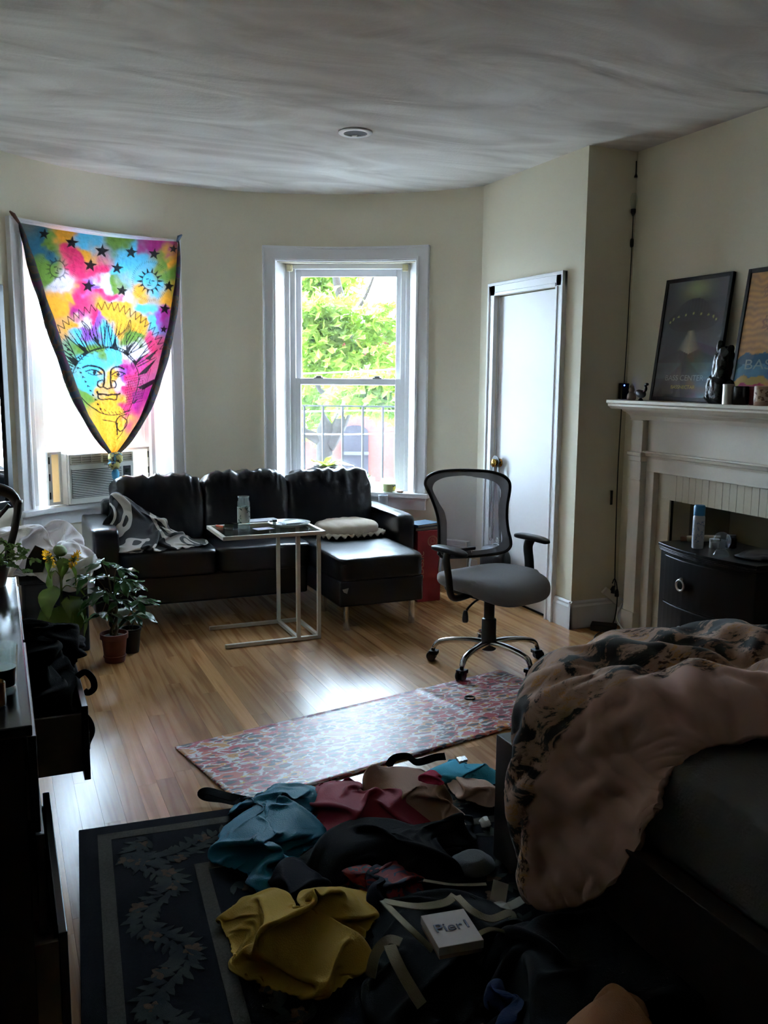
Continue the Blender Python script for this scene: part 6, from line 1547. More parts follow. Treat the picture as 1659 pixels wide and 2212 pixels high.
# ------------------------------------------------------------------ things on the dresser
gt = empty('glass_tumbler', (-.03, 2.12, .8), 'clear straight glass tumbler on the dresser', 'glass')
cgl = Vector((-.022, 2.13, .8))
MB().lathe([(.030, .002), (.034, .0), (.040, .10), (.0385, .10), (.032, .008), (0, .008)], cgl, 28).build('wall', clear_glass, gt, smooth='auto')
MB().lathe([(.0315, .009), (.035, .05), (0, .05)], cgl, 20).build('drink', M('brown_drink', srgb(60, 46, 36), .3, var=.3, vscale=30), gt, smooth='auto')
cj = empty('amber_candle', (-.05, 1.98, .8), 'amber candle jar near the front corner of the dresser', 'candle')
MB().lathe([(.03, 0), (.034, .004), (.034, .05), (.031, .052), (.031, .04), (0, .04)], (-.045, 2.02, .8), 24).build('jar', M('amber_glass', srgb(96, 62, 24), .2, var=.2), cj, smooth='auto')
MB().lathe([(.030, .04), (.030, .044), (0, .044)], (-.045, 2.02, .8), 20).build('wax', M('amber_wax', srgb(120, 84, 40), .6), cj, smooth='auto')
bxs = empty('dark_small_box', (-.12, 2.06, .8), 'small dark box at the back of the dresser top', 'box')
box('body', (-.17, 2.02, .8), (-.09, 2.13, .86), black_plastic, bxs, .003); box('lid', (-.172, 2.018, .855), (-.088, 2.132, .868), black_plastic, bxs, .003)

# ------------------------------------------------------------------ foliage
def leaf_mesh(name, l, w, shape='oval', bend=.25, fold=.12, n=8, mat=None):
    vs_ = []; fs_ = []
    for i in range(n+1):
        t = i/n
        if shape == 'oval': hw__ = w/2*sin(pi*min(1, t**.85))**.9
        elif shape == 'heart': hw__ = w/2*(sin(pi*(t**.55))**.75 if t > 0 else 0)
        else: hw__ = w/2*sin(pi*t**1.1)
        z = -bend*l*t*t
        for s_ in (-1, -.5, 0, .5, 1):
            x_ = l*t-(.16*l*abs(s_)*(1-t)**3 if shape == 'heart' else 0)
            vs_.append((x_, s_*hw__, z+fold*abs(s_)*hw__*1.2+.006*sin(t*9+s_*2)))
    for i in range(n):
        for k in range(4): fs_.append((i*5+k, i*5+k+1, (i+1)*5+k+1, (i+1)*5+k))
    m_ = bpy.data.meshes.new(name); m_.from_pydata(vs_, [], fs_); m_.update(); m_.polygons.foreach_set('use_smooth', [True]*len(m_.polygons)); m_.materials.append(mat)
    return m_
def leaf(parent, me, p, az, pitch, roll=0.0, sc=1.0):
    o = bpy.data.objects.new('leaf', me); COL.objects.link(o)
    put(o, parent)
    o.rotation_euler = Matrix.Rotation(az, 3, 'Z').to_4x4().to_3x3() .__matmul__(Matrix.Rotation(-pitch, 3, 'Y')).__matmul__(Matrix.Rotation(roll, 3, 'X')).to_euler()
    o.location = p; o.scale = (sc, sc, sc)
    return o
rnd = random.Random(9)
# braided money tree in a terracotta pot
glossy = thin_mat('glossy_leaf', srgb(56, 96, 48), 0, .22, .28, var=.35, vscale=9)
mtree = empty('potted_money_tree', (.513, 4.80, 0), 'leafy potted money tree in a brown terracotta pot', 'potted plant')
terra = M('terracotta', srgb(110, 52, 36), .6, var=.2, vscale=14)
pc = Vector((.513, 4.80, 0))
pot = MB().lathe([(.05, 0), (.052, .004), (.064, .125), (.072, .128), (.073, .155), (.066, .156), (.064, .135), (0, .132)], pc, 32).build('pot', terra, mtree, smooth='auto')
MB().lathe([(.057, .028), (.0585, .030), (.059, .036), (.057, .038)], pc, 32).build('pot_band', terra, pot, smooth='auto')
MB().lathe([(.063, .132), (.05, .14), (0, .143)], pc, 20).build('soil', M('soil', srgb(34, 24, 18), .95, bump=.8, bscale=120), mtree, smooth=True)
stem_m = M('woody_stem', srgb(90, 84, 58), .8, var=.3, vscale=30)
for k in range(3):
    P_ = [pc+Vector((.016*cos(t*.9+k*2.1), .016*sin(t*.9+k*2.1), .135+t*.022)) for t in range(10)]
    MB().tube(catmull(P_, 3), .009, 8).build('stem', stem_m, mtree, smooth=True)
lm_ = leaf_mesh('leaf', .13, .042, 'oval', .22, .10, mat=glossy)
crown = [((.39, 4.78, .475), 3.3), ((.47, 4.84, .53), 2.0), ((.56, 4.78, .44), -.4), ((.46, 4.74, .40), -2.4), ((.60, 4.84, .40), .3), ((.53, 4.72, .35), -1.2), ((.42, 4.80, .35), 3.0), ((.63, 4.76, .33), -.5), ((.50, 4.86, .44), 1.4), ((.58, 4.88, .34), .9), ((.45, 4.72, .29), -2.0), ((.60, 4.70, .27), -.9), ((.54, 4.80, .50), .2)]
for (cx_, cy_, cz_), az in crown:
    c_ = Vector((cx_, cy_, cz_)); cord('petiole', [pc+Vector((0, 0, .32)), (pc+Vector((0, 0, .36))+c_)/2+Vector((0, 0, .02)), c_], .0025, stem_m, mtree, 4, 5)
    for k in range(6):
        leaf(mtree, lm_, c_, az+(k-2.5)*.62+rnd.uniform(-.15, .15), rnd.uniform(-.35, .22), rnd.uniform(-.3, .3), rnd.uniform(.65, 1.1))
# black nursery pot with a broad-leaved plant behind it
np_ = empty('small_black_pot_plant', (.615, 4.96, 0), 'small black nursery pot with one pale leaf behind the terracotta pot', 'potted plant')
MB().lathe([(.042, 0), (.054, .12), (.058, .122), (.058, .135), (.05, .135), (.048, .11), (0, .108)], (.615, 4.94, 0), 24).build('pot', black_plastic, np_, smooth='auto')
MB().lathe([(.049, .108), (.03, .116), (0, .118)], (.615, 4.94, 0), 16).build('soil', M('soil'), np_, smooth=True)
lh = leaf_mesh('leaf', .12, .10, 'heart', .35, .1, mat=thin_mat('pale_leaf', srgb(120, 140, 112), 0, .25, .35, var=.2))
cord('petiole', [(.612, 4.94, .11), (.60, 4.93, .20), (.58, 4.91, .25)], .003, stem_m, np_, 4, 5); leaf(np_, lh, Vector((.58, 4.91, .25)), -2.2, -.3)
cord('petiole', [(.618, 4.945, .11), (.64, 4.95, .18), (.655, 4.94, .22)], .003, stem_m, np_, 4, 5); leaf(np_, lh, Vector((.655, 4.94, .22)), -.4, -.2)
# sunflower
sf = empty('sunflower_plant', (.245, 4.80, 0), 'drooping sunflower plant with yellow blooms and broad leaves', 'potted plant')
sfm = thin_mat('sunflower_leaf', srgb(96, 116, 44), 0, .35, .55, var=.3, vscale=7)
ps_ = Vector((.245, 4.80, 0))
MB().lathe([(.07, 0), (.085, .16), (.09, .162), (.09, .18), (.08, .18), (.078, .15), (0, .148)], ps_, 28).build('pot', black_plastic, sf, smooth='auto')
MB().lathe([(.079, .148), (.05, .158), (0, .16)], ps_, 16).build('soil', M('soil'), sf, smooth=True)
grn = M('green_stalk', srgb(104, 120, 56), .6, var=.2, vscale=20)
st_ = [(.245, 4.80, .15), (.255, 4.80, .30), (.262, 4.80, .45), (.255, 4.80, .56), (.245, 4.79, .60)]
cord('stem', st_, .007, grn, sf); cord('stem', [(.262, 4.80, .45), (.29, 4.79, .53), (.31, 4.785, .565)], .004, grn, sf); cord('stem', [(.258, 4.80, .5), (.235, 4.78, .57), (.225, 4.77, .59)], .004, grn, sf)
lbig = leaf_mesh('leaf', .17, .15, 'heart', .45, .10, mat=sfm)
for (x_, y_, z_), az, pt_, sc_ in (((.215, 4.78, .42), -2.2, -.75, .85), ((.30, 4.77, .36), -.9, -.85, .95), ((.235, 4.75, .31), -1.9, -.8, 1.15), ((.17, 4.78, .33), 3.0, -1.0, .75), ((.35, 4.77, .30), -.3, -1.1, .8), ((.31, 4.81, .42), .3, -.3, .5), ((.22, 4.82, .50), 2.6, -1.1, .6), ((.30, 4.80, .55), .1, -.9, .7), ((.27, 4.77, .57), -1.2, -1.2, .5), ((.215, 4.77, .58), -2.8, -1.1, .55)):
    lf = leaf(sf, lbig, Vector((x_, y_, z_)), az, pt_, rnd.uniform(-.2, .2), sc_)
    cord('petiole', [(.258, 4.80, z_-.02), ((x_+.258)/2, (y_+4.80)/2, z_+.01), (x_, y_, z_)], .003, grn, sf, 4, 5)
petal = leaf_mesh('petal', .034, .012, 'lance', .2, .05, 4, thin_mat('sunflower_petal', srgb(240, 180, 20), 0, .35, .6))
for hc, nd in (((.325, 4.775, .572), Vector((.75, -.55, -.35))), ((.212, 4.765, .585), Vector((-.8, -.5, -.3)))):
    hc = Vector(hc); nd = nd.normalized(); hd = MB().lathe([(0, -.012), (.018, -.008), (.022, 0), (.018, .008), (0, .010)], hc, 14, nd).build('flower_head', grn, sf, smooth=True)
    s0 = nd.orthogonal().normalized(); u0 = nd.cross(s0)
    for k in range(13):
        a = k/13*2*pi; d = (s0*cos(a)+u0*sin(a)+nd*.25).normalized()
        o = bpy.data.objects.new('petal', petal); COL.objects.link(o); put(o, hd)
        sd = nd.cross(d).normalized(); o.matrix_basis = Matrix.Translation(hc+d*.018) @ Matrix((d, sd, d.cross(sd))).transposed().to_4x4()
MB().lathe([(0, -.02), (.03, -.01), (.036, .005), (.02, .012), (0, .014)], (.262, 4.785, .615), 14, (.2, -.5, .5)).build('bud', grn, sf, smooth=True)
# trailing plant on the far end of the dresser
tp2 = empty('trailing_plant', (-.06, 3.2, .8), 'small trailing plant in a brown pot on the far dresser end', 'potted plant')
MB().lathe([(.045, 0), (.06, .06), (.058, .075), (.05, .075), (.048, .06), (0, .058)], (-.045, 3.215, .8), 24).build('pot', M('brown_glaze', srgb(70, 54, 44), .4, var=.3, vscale=20), tp2, smooth='auto')
MB().lathe([(.05, .058), (.03, .066), (0, .068)], (-.045, 3.215, .8), 16).build('soil', M('soil'), tp2, smooth=True)
ls_ = leaf_mesh('leaf', .035, .022, 'oval', .2, .1, 5, thin_mat('small_leaf', srgb(132, 164, 96), 0, .35, .45, var=.25, vscale=20))
for k, (ex, ey, ez) in enumerate(((.09, 3.19, .885), (.06, 3.18, .845), (.02, 3.2, .93), (-.03, 3.2, .95), (.075, 3.22, .91), (-.06, 3.18, .93))):
    P_ = catmull([(-.045, 3.215, .86), ((-.045+ex)/2, (3.215+ey)/2, max(.89, ez+.02)), (ex, ey, ez)], 5); MB().tube(P_, .0018, 5).build('stem', grn, tp2, smooth=True)
    for i in range(2, len(P_)):
        leaf(tp2, ls_, P_[i], rnd.uniform(0, 6.28), rnd.uniform(-.4, .6), 0, rnd.uniform(.7, 1.15))

# ------------------------------------------------------------------ left corner: bins, sheet, chair
bn1 = empty('grey_bin', (.24, 5.18, 0), 'dark grey plastic storage bin below the white sheet', 'storage bin')
gp_ = M('grey_plastic', srgb(58, 62, 70), .5, var=.08)
MB().prism([Vector((.08, 5.03, 0)), Vector((.41, 5.03, 0)), Vector((.41, 5.36, 0)), Vector((.08, 5.36, 0))], (0, 0, 0), (0, 0, .40)).build('tub', gp_, bn1, bevel=.015, seg=3)
box('lid', (.065, 5.015, .40), (.425, 5.375, .425), gp_, bn1, .006)
bn2 = empty('dark_storage_box', (-.15, 5.25, 0), 'dark storage box under the left end of the white sheet', 'storage box')
box('body', (-.26, 5.02, 0), (.045, 5.34, .43), M('charcoal_fabric', srgb(36, 36, 40), .9, bump=.3, bscale=200), bn2, .008); box('lid', (-.27, 5.01, .43), (.05, 5.35, .45), M('charcoal_fabric'), bn2, .006)
sh = cloth('white_sheet', [(-.30, 5.10), (-.10, 4.99), (.12, 4.98), (.32, 4.98), (.45, 5.04), (.46, 5.22), (.45, 5.44), (.30, 5.56), (.05, 5.58), (-.25, 5.46)], .45, .15, fab('white_cotton', srgb(214, 206, 206), .9, .3, .05), None, seed=51, fold=.09, fscale=13, ang=.7, aniso=3, lumps=1.0, excess=1.45, bend=.4, n=64, rings=46, around=150,
           peaks=((.10, 5.44, .10, .14), (-.05, 5.15, .06, .12), (.38, 5.2, .04, .08)))
tag(sh, 'rumpled white bed sheet heaped beside the sofa arm', 'sheet')
# hanging lap of the sheet in front of the bin
mb = MB(); lap = catmull([(.13, 4.985, .50), (.24, 4.972, .50), (.36, 4.975, .50), (.455, 5.03, .52)], 8)
def lap_fn(u, v):
    p = poly_at(lap, u); dz = (.05+.12*sin(pi*min(1, u*1.05))**.7)*(.5+.5*u)
    return p+Vector((0, -.012*sin(u*22+v*3)-.02*sin(pi*v), -dz*v*1.25+.02))
mb.grid(40, 16, lap_fn); mb.build('hanging_fold', M('white_cotton'), sh, smooth=True, solid=.006)
bkp = empty('black_folder', (.13, 4.93, .4), 'black folder leaning against the grey bin', 'folder')
fpz = [Vector(p) for p in [(.151,4.94,.624),(.221,4.94,.585),(.18,4.94,.479),(.091,4.94,.481),(.107,4.94,.554)]]
MB().prism(fpz, (0, 0, 0), (0, .012, 0)).build('cover', black_plastic, bkp, bevel=.002); MB().prism([p+Vector((.004, .013, -.004)) for p in fpz], (0, 0, 0), (0, .004, 0)).build('pages', M('paper_edge', srgb(150, 140, 124), .8), bkp)
# cross-back bentwood chair
wc = empty('wooden_chair', (-.17, 4.1, 0), 'dark bentwood cross-back chair at the far left', 'chair')
bent = M('bentwood', srgb(42, 30, 24), .32, var=.25, vscale=10)
wy = 4.0; x0_ = -.17
crest = catmull([(x0_-.215, wy+.01, .86), (x0_-.23, wy+.02, .95), (x0_-.19, wy+.025, 1.02), (x0_-.08, wy+.03, 1.04), (x0_+.08, wy+.03, 1.04), (x0_+.19, wy+.025, 1.02), (x0_+.232, wy+.02, .96), (x0_+.215, wy+.01, .87)], 6)
MB().tube(crest, [.016+.014*sin(pi*i/(len(crest)-1))**2 for i in range(len(crest))], 10, flat=1.0).build('crest_rail', bent, wc, smooth=True)
for s_ in (-1, 1):
    MB().tube(catmull([(x0_+s_*.238, wy+.012, .985), (x0_+s_*.215, wy+.005, .86), (x0_+s_*.165, wy, .68), (x0_+s_*.15, wy, .46), (x0_+s_*.165, wy-.02, .2), (x0_+s_*.18, wy-.05, 0)], 6), .0155, 10).build('back_leg', bent, wc, smooth=True)
    MB().tube(catmull([(x0_+s_*.165, wy+.35, .45), (x0_+s_*.175, wy+.36, .2), (x0_+s_*.185, wy+.375, 0)], 5), .0145, 10).build('front_leg', bent, wc, smooth=True)
    MB().tube(catmull([(x0_+s_*.20, wy+.018, .965), (x0_+s_*.09, wy+.015, .84), (x0_-s_*.02, wy+.01, .72), (x0_-s_*.14, wy+.005, .56)], 6), .0085, 8).build('cross_brace', bent, wc, smooth=True)
mb = MB(); superbox(mb, (x0_, wy+.17, .455), (.205, .20, .018), 5, 10); mb.build('seat', bent, wc, smooth=True)
for y_ in (wy, wy+.36): MB().tube([(x0_-.17, y_, .22), (x0_+.17, y_, .22)], .009, 8).build('stretcher', bent, wc, smooth=True)

# ------------------------------------------------------------------ on the sofa
tw = [(.597,6.209),(.647,5.495),(.83,5.489),(1.024,5.48),(1.182,5.658),(1.126,6.013),(.96,6.317),(.746,6.611)]
pk_ = [(.752,6.276),(.851,5.572),(.608,5.836),(.923,5.052),(.828,5.994)]
throw = cloth('throw_blanket', [(.57, 5.55), (.66, 5.42), (.80, 5.40), (1.0, 5.44), (1.14, 5.52), (1.16, 5.64), (1.05, 5.74), (.85, 5.80), (.66, 5.82), (.57, 5.72)], .456, .075,
              patches_mat('black_white_fleece', [(0, srgb(26, 27, 31)), (.50, srgb(26, 27, 31)), (.505, srgb(196, 190, 184)), (.60, srgb(34, 34, 38)), (.69, srgb(190, 184, 178))], 4.6, 1.2, .95, 'CONSTANT', .35, 240, (1, 1, .7), 1.0, .3), None, seed=61, fold=.07, fscale=8, ang=.6, lumps=.5, rings=46, around=150,
              peaks=((.70, 5.68, .24, .10), (.84, 5.70, .10, .12), (.62, 5.66, .10, .07)), bend=.5)
tag(throw, 'black and white patterned fleece throw heaped on the sofa', 'blanket')
pil = empty('ruffled_cushion', (2.1, 5.62, .45), 'flat beige cushion with a ruffled edge on the chaise', 'cushion')
cush = fab('beige_cushion', srgb(206, 190, 172), .9, .2, .06)
mb = MB(); superbox(mb, (2.13, 5.60, .50), (.205, .17, .052), 2.8, 20, wrinkle(71, .012, False, 12), Matrix.Rotation(.12, 3, 'Z')); mb.build('pad', cush, pil, smooth=True)
rz = Matrix.Rotation(.12, 3, 'Z'); vs_ = []; nR = 150
for k in range(nR):
    a = 2*pi*k/nR; c_, s_ = cos(a), sin(a); kk = (abs(c_)**4+abs(s_)**4)**-.25
    for q_ in (0, 1):
        p = Vector(((.185+.052*q_)*c_*kk, (.15+.05*q_)*s_*kk, (.012*sin(k*1.35)*q_)))
        vs_.append(rz @ p+Vector((2.13, 5.60, .488-.016*q_)))
MB().add(vs_, [(2*k, 2*((k+1) % nR), 2*((k+1) % nR)+1, 2*k+1) for k in range(nR)]).build('ruffle', cush, pil, smooth=True, solid=.004)
cord('piping', [rz @ Vector((.19*cos(a*.3)*(abs(cos(a*.3))**4+abs(sin(a*.3))**4)**-.25, .155*sin(a*.3)*(abs(cos(a*.3))**4+abs(sin(a*.3))**4)**-.25, 0))+Vector((2.13, 5.60, .492)) for a in range(21)], .004, cush, pil, 3, 6, True)

# ------------------------------------------------------------------ on the side table
def onT(u, v): return Vector((u, v, TT))
gc = [(1.261,4.961),(1.21,5.047),(1.16,5.135),(1.466,5.075),(1.563,5.021),(1.388,4.999),(1.436,5.27),(1.718,5.055)]
jar = empty('tall_glass_can', (gc[0][0], gc[0][1], TT), 'tall clear can-shaped drinking glass on the side table', 'glass')
MB().lathe([(.030, 0), (.034, .012), (.036, .03), (.036, .165), (.031, .182), (.031, .196), (.028, .196), (.028, .182), (.033, .163), (.033, .016), (0, .012)], (*gc[0], TT), 28).build('wall', clear_glass, jar, smooth='auto')
MB().lathe([(.0315, .194), (.033, .197), (.033, .200), (.029, .200), (.0285, .194)], (*gc[0], TT), 28, None, False).build('rim', clear_glass, jar, smooth='auto')
MB().lathe([(.0362, .05), (.0362, .14), (.0361, .14), (.0361, .05)], (*gc[0], TT), 28).build('leaf_print', patches_mat('dark_leaf_print', [(0, srgb(190, 200, 196)), (.6, srgb(60, 84, 80))], 45, 1, .3), jar, smooth='auto')
ash = empty('glass_ashtray', (gc[1][0], gc[1][1], TT), 'square dark glass ashtray at the left of the side table', 'ashtray')
MB().lathe([(.036, 0), (.04, .004), (.04, .034), (.034, .034), (.030, .010), (0, .008)], (*gc[1], TT), 4).build('dish', M('smoked_glass', srgb(30, 30, 26), .1, spec=.8), ash); MB().lathe([(.028, .009), (.02, .012), (0, .013)], (*gc[1], TT), 12).build('ash', M('ash', srgb(80, 78, 76), .95), ash, smooth=True)
og = empty('orange_lighter', (gc[2][0], gc[2][1], TT), 'small orange lighter lying at the side table corner', 'lighter')
MB().bar(onT(gc[2][0]-.012, gc[2][1]+.02)+Vector((0, 0, .007)), onT(gc[2][0]+.012, gc[2][1]-.025)+Vector((0, 0, .007)), .018, .012).build('body', M('orange_plastic', srgb(220, 90, 50), .4), og, bevel=.004)
MB().bar(onT(gc[2][0]-.016, gc[2][1]+.028)+Vector((0, 0, .007)), onT(gc[2][0]-.012, gc[2][1]+.02)+Vector((0, 0, .007)), .016, .011).build('cap', steel, og, bevel=.002)
tray = empty('shallow_dish', (gc[4][0], gc[4][1], TT), 'shallow pale dish with papers on the side table', 'dish')
MB().lathe([(.09, 0), (.10, .003), (.125, .02), (.127, .02), (.122, .016), (.095, .005), (0, .005)], (gc[4][0], gc[4][1]+.05, TT), 36).build('dish', M('pale_glaze_dish', srgb(176, 184, 178), .25, var=.05), tray, smooth='auto')
MB().obox((gc[4][0]+.02, gc[4][1]+.06, TT+.018), ((.9, .3, 0), (-.3, .9, 0), (0, 0, 1)), (.075, .045, .0015)).build('paper', M('bluish_paper', srgb(196, 204, 222), .7), tray)
lt = empty('black_lighter', (gc[3][0], gc[3][1], TT), 'black and chrome lighter on the rim of the shallow dish', 'lighter')
MB().bar((gc[3][0]-.005, gc[3][1]+.005, TT+.03), (gc[3][0]+.025, gc[3][1]+.012, TT+.03), .02, .016).build('body', black_plastic, lt, bevel=.004); MB().bar((gc[3][0]-.02, gc[3][1]+.002, TT+.03), (gc[3][0]-.005, gc[3][1]+.005, TT+.03), .018, .014).build('cap', steel, lt, bevel=.003)
MB().bar((gc[3][0]+.01, gc[3][1]+.008, TT), (gc[3][0]+.01, gc[3][1]+.008, TT+.024), .02, .016).build('stand', steel, lt)
pc2 = MB().obox((gc[5][0], gc[5][1], TT+.0012), ((.95, .2, 0), (-.2, .95, 0), (0, 0, 1)), (.055, .035, .0010)).build('lilac_card', M('lilac_card', srgb(176, 170, 190), .7, var=.1), None)
tag(pc2, 'small lilac card lying between glass and dish on the side table', 'card')
mg = MB().obox((gc[6][0]+.02, gc[6][1]+.02, TT+.003), ((.97, .1, 0), (-.1, .97, 0), (0, 0, 1)), (.10, .055, .003)).build('folded_paper', M('grey_paper', srgb(150, 150, 152), .7, var=.2, vscale=20), None)
tag(mg, 'folded grey paper at the back edge of the side table', 'paper')

# ------------------------------------------------------------------ behind the sofa: red box with books, tube
rdb = empty('red_box', (2.66, 5.52, 0), 'tall red cardboard box with gold emblem behind the chaise', 'box')
red = M('red_card', srgb(150, 28, 34), .5, var=.12, vscale=5)
R0 = Vector((2.545, 5.42, 0)); 
box('carton', (2.545, 5.36, 0), (2.72, 5.60, .485), red, rdb, .004)
gold = M('gold_ink', srgb(186, 130, 96), .4)
text('lettering', 'CLASSIC', .052, (2.592, 5.3592, .155), (0, 0, 1), (-1, 0, 0), gold, rdb, .0004)
for r_ in (.036, .031):
    MB().tube([(2.655+r_*cos(a*.262), 5.3592, .415+r_*sin(a*.262)) for a in range(24)], .0012, 4, True).build('emblem_ring', gold, rdb)
for k in range(12):
    a = k*.5236; MB().tube([(2.655+.010*cos(a), 5.3592, .415+.010*sin(a)), (2.655+.026*cos(a+.5), 5.3592, .415+.026*sin(a+.5))], .0010, 4).build('emblem_ray', gold, rdb)
for i, (z0_, th, cm, lab) in enumerate(((.486, .022, srgb(58, 60, 66), 'dark grey hardback book lying at the bottom of the stack on the red box'), (.509, .018, srgb(60, 92, 118), 'blue paperback book on top of the stack on the red box'))):
    bk2 = empty('book', (2.63, 5.47, z0_), lab, 'book', 'books on the red box')
    an = .12+.2*i; ux = Vector((cos(an), sin(an), 0)); uy = Vector((-sin(an), cos(an), 0)); c_ = Vector((2.635-.01*i, 5.47, z0_))
    cov = M('book_cover_%s' % ('grey', 'blue')[i], cm, .5, var=.1)
    MB().obox(c_+Vector((0, 0, .0015)), (ux, uy, (0, 0, 1)), (.105, .075, .0015)).build('cover', cov, bk2); MB().obox(c_+Vector((0, 0, th-.0015)), (ux, uy, (0, 0, 1)), (.105, .075, .0015)).build('cover', cov, bk2)
    MB().obox(c_+Vector((0, 0, th/2))-ux*.104, (ux, uy, (0, 0, 1)), (.0015, .075, th/2)).build('spine', cov, bk2)
    MB().obox(c_+Vector((0, 0, th/2)), (ux, uy, (0, 0, 1)), (.101, .071, th/2-.003)).build('pages', M('paper_edge'), bk2)
tube = empty('cardboard_tube', (2.60, 6.0, 0), 'white poster tube with a blue end standing behind the sofa arm', 'tube')
tq_ = [(2.562,6.06,.643)][0]
MB().lathe([(.036, 0), (.036, tq_[2]), (.032, tq_[2]), (.032, .01), (0, .01)], (2.59, 6.06, 0), 28).build('tube_wall', M('white_tube', srgb(210, 212, 218), .5), tube, smooth='auto')
MB().lathe([(.0318, tq_[2]-.02), (.0318, tq_[2]-.012), (0, tq_[2]-.012)], (2.59, 6.06, 0), 24).build('end_cap', M('blue_plastic', srgb(30, 46, 110), .4), tube, smooth='auto')
# baseboard radiator under the right window
rad = empty('baseboard_heater', bow(50, 1.95, 0), 'cream metal baseboard heater along the bowed wall behind the chair', 'heater')
rm = M('heater_enamel', srgb(206, 202, 188), .5, var=.04)
for r0, r1, z0, z1, nm in ((BR-.07, BR-.062, .09, .30, 'front_cover'), (BR-.075, BR-.021, .318, .335, 'top_cover'), (BR-.07, BR-.021, .04, .05, 'bottom_tray'), (BR-.055, BR-.04, .15, .19, 'fin_tube')):
    mb = MB(); arc_slab(mb, 45.5, 56, r0, r1, z0, z1, 6); mb.build(nm, rm, rad, smooth='auto', angle=25)
mb = MB(); arc_slab(mb, 55.6, 56.2, BR-.072, BR-.02, 0, .335, 1); mb.build('end_cap', rm, rad); mb = MB(); arc_slab(mb, 45.2, 45.8, BR-.072, BR-.02, 0, .335, 1); mb.build('end_cap', rm, rad)

# ------------------------------------------------------------------ on the window sill
SZ = .655
wpz = P2(-.24, -.02, SZ)
pp1 = empty('window_sill_plant', wpz, 'low leafy plant in a grey pot on the window sill', 'potted plant')
w1 = P2([(-.146,.02,.865)][0][0], .02, SZ)
MB().lathe([(.075, 0), (.092, .165), (.096, .167), (.096, .193), (.088, .193), (.086, .17), (0, .167)], w1, 32).build('pot', M('grey_glaze', srgb(110, 108, 106), .55, var=.1), pp1, smooth='auto')
MB().lathe([(.087, .167), (.05, .175), (0, .177)], w1, 20).build('soil', M('soil'), pp1, smooth=True)
lv1 = leaf_mesh('leaf', .13, .05, 'oval', .35, .12, mat=thin_mat('variegated_leaf', srgb(150, 168, 70), 0, .45, .45, var=.5, vscale=22))
lv2 = leaf_mesh('leaf', .15, .055, 'oval', .5, .10, mat=thin_mat('pale_big_leaf', srgb(190, 200, 176), 0, .4, .4, var=.15))
for k in range(11):
    leaf(pp1, lv1, w1+Vector((rnd.uniform(-.02, .02), rnd.uniform(-.02, .02), .178)), k*.571+rnd.uniform(-.2, .2), rnd.uniform(.15, 1.0), rnd.uniform(-.4, .4), rnd.uniform(.7, 1.0))
leaf(pp1, lv2, w1+Vector((.02, 0, .185)), -.25, .45, .2, 1.15); leaf(pp1, lv2, w1+Vector((.01, .01, .185)), .2, .75, 0, .8)
for k in range(3): cord('petiole', [w1+Vector((0, 0, .17)), w1+Vector((.01*k, -.01, .185)), w1+Vector((.03*(k-1), -.02, .205))], .003, grn, pp1, 4, 5)
w2 = P2([(.142,.03,.73)][0][0], .03, SZ)
sc2 = empty('succulent', w2, 'small spiky succulent in a dark pot on the window sill', 'potted plant')
MB().lathe([(.03, 0), (.036, .09), (.038, .10), (.033, .10), (.032, .085), (0, .083)], w2, 24).build('pot', M('dark_stone', srgb(60, 60, 58), .7, var=.3, vscale=30), sc2, smooth='auto')
ls3 = leaf_mesh('leaf', .055, .016, 'lance', -.2, .25, 5, thin_mat('succulent_leaf', srgb(120, 150, 110), 0, .2, .5, var=.2, vscale=30))
for k in range(12): leaf(sc2, ls3, w2+Vector((0, 0, .09)), k*.9, .35+.06*k, 0, 1.0)
w3 = P2([(.326,0,.702)][0][0], -.0, SZ)
cdl = empty('jar_candle', w3, 'cream candle in a clear glass jar on the window sill', 'candle')
MB().lathe([(.045, 0), (.05, .004), (.05, .105), (.0475, .105), (.047, .008), (0, .008)], w3, 32).build('glass_jar', clear_glass, cdl, smooth='auto')
MB().lathe([(.0465, .009), (.0465, .066), (0, .064)], w3, 28).build('wax', M('cream_wax', srgb(232, 222, 160), .5), cdl, smooth='auto')
for s_ in (-.015, .015): MB().tube([w3+Vector((s_, 0, .064)), w3+Vector((s_+.002, 0, .074))], .0012, 5).build('wick', blk_c, cdl)
tdir = (P2(1, 0, 0)-P2(0, 0, 0)); ndir = (P2(0, 1, 0)-P2(0, 0, 0))
mb = MB(); ar = 8
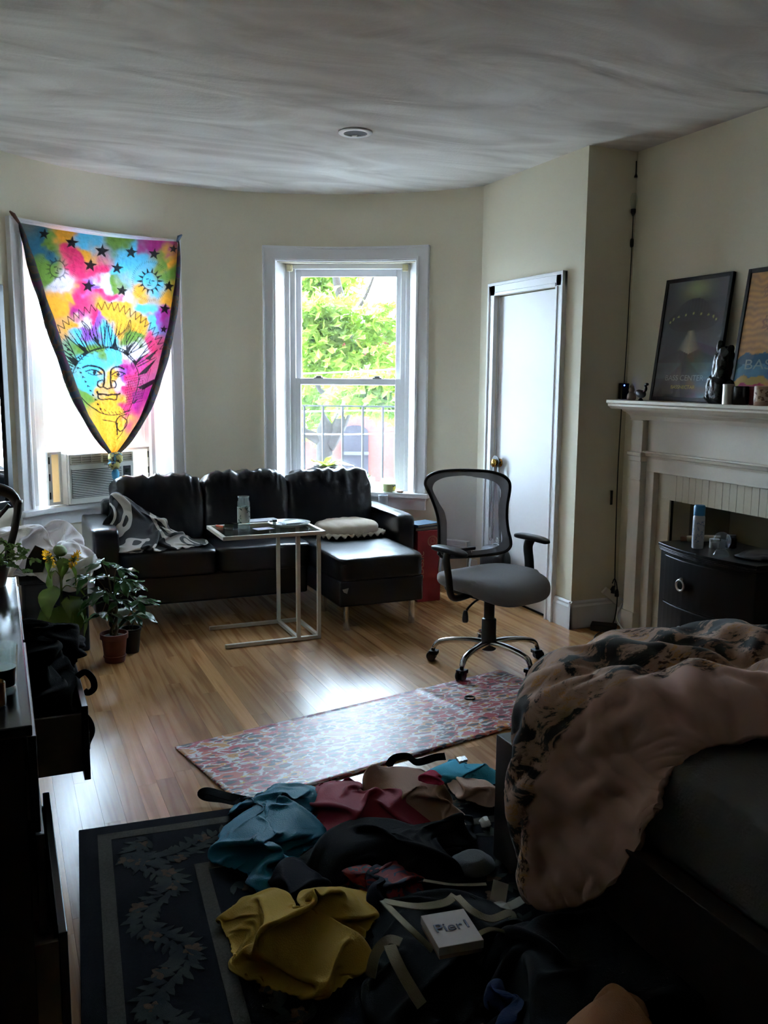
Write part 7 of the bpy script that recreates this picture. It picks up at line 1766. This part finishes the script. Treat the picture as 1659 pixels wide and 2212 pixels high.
mb.add([w3+(tdir*cos(-.9+.9*i/ar)-ndir*sin(.9-.9*i/ar))*.0503+Vector((0, 0, z)) for z in (.02, .06) for i in range(ar+1)], [(i, i+1, ar+2+i, ar+1+i) for i in range(ar)]); mb.build('label_patch', patches_mat('candle_label', [(0, srgb(56, 40, 50)), (.5, srgb(220, 200, 60))], 30, .5, .5), cdl)
w4 = P2(.41, -.02, SZ)
wd = MB(); superbox(wd, w4+Vector((0, 0, .008)), (.028, .012, .008), 2.4, 6, None, Matrix.Rotation(-.9, 3, 'Z')); tag(wd.build('wooden_pebble', M('reddish_wood', srgb(150, 110, 84), .5, var=.2, vscale=40), None, smooth=True), 'small reddish wooden piece at the right end of the window sill', 'ornament')

# ------------------------------------------------------------------ bag hanging from the door knob
hb_ = empty('black_shoulder_bag', (3.09, 5.33, .5), 'black shoulder bag hanging by its strap from the brass door knob', 'bag')
bl_ = M('bag_leather', srgb(14, 14, 17), .4, bump=.2, bscale=120)
for dy_, zz_, w_ in ((-.028, .37, .024), (.022, .40, .020), (.045, .35, .02)):
    mb = MB(); ribbon(mb, [(3.128, 5.343+dy_, .958-.3*abs(dy_)), (3.116, 5.343+dy_*1.2, .90), (3.118, 5.335+dy_*1.6, .75), (3.125, 5.33+dy_*2.2, zz_)], w_, (1, 0, 0), .004); mb.build('strap', bl_, hb_, smooth='auto')
mb = MB(); ribbon(mb, [(3.114, 5.343-.045, .93), (3.118, 5.343-.02, .962), (3.118, 5.343+.02, .965), (3.114, 5.343+.045, .93)], .024, (1, 0, 0), .005); mb.build('strap_loop', bl_, hb_, smooth='auto')
mb = MB(); superbox(mb, (3.05, 5.20, .27), (.06, .15, .11), 3.2, 16, wrinkle(81, .010, False, 9)); mb.build('pouch', bl_, hb_, smooth=True)
for y_, z_ in ((5.27, .41), (5.36, .40)): MB().tube([(3.10+.002, y_+.014*cos(a*.4), z_+.014*sin(a*.4)) for a in range(16)], .003, 5, True).build('buckle', chrome, hb_, smooth=True)
MB().tube(catmull([(3.05, 5.08, .30), (3.04, 5.10, .37), (3.05, 5.17, .40), (3.05, 5.24, .385)], 6), .006, 6).build('zip_trim', M('zip_grey', srgb(150, 148, 146), .4, .6), hb_, smooth=True)
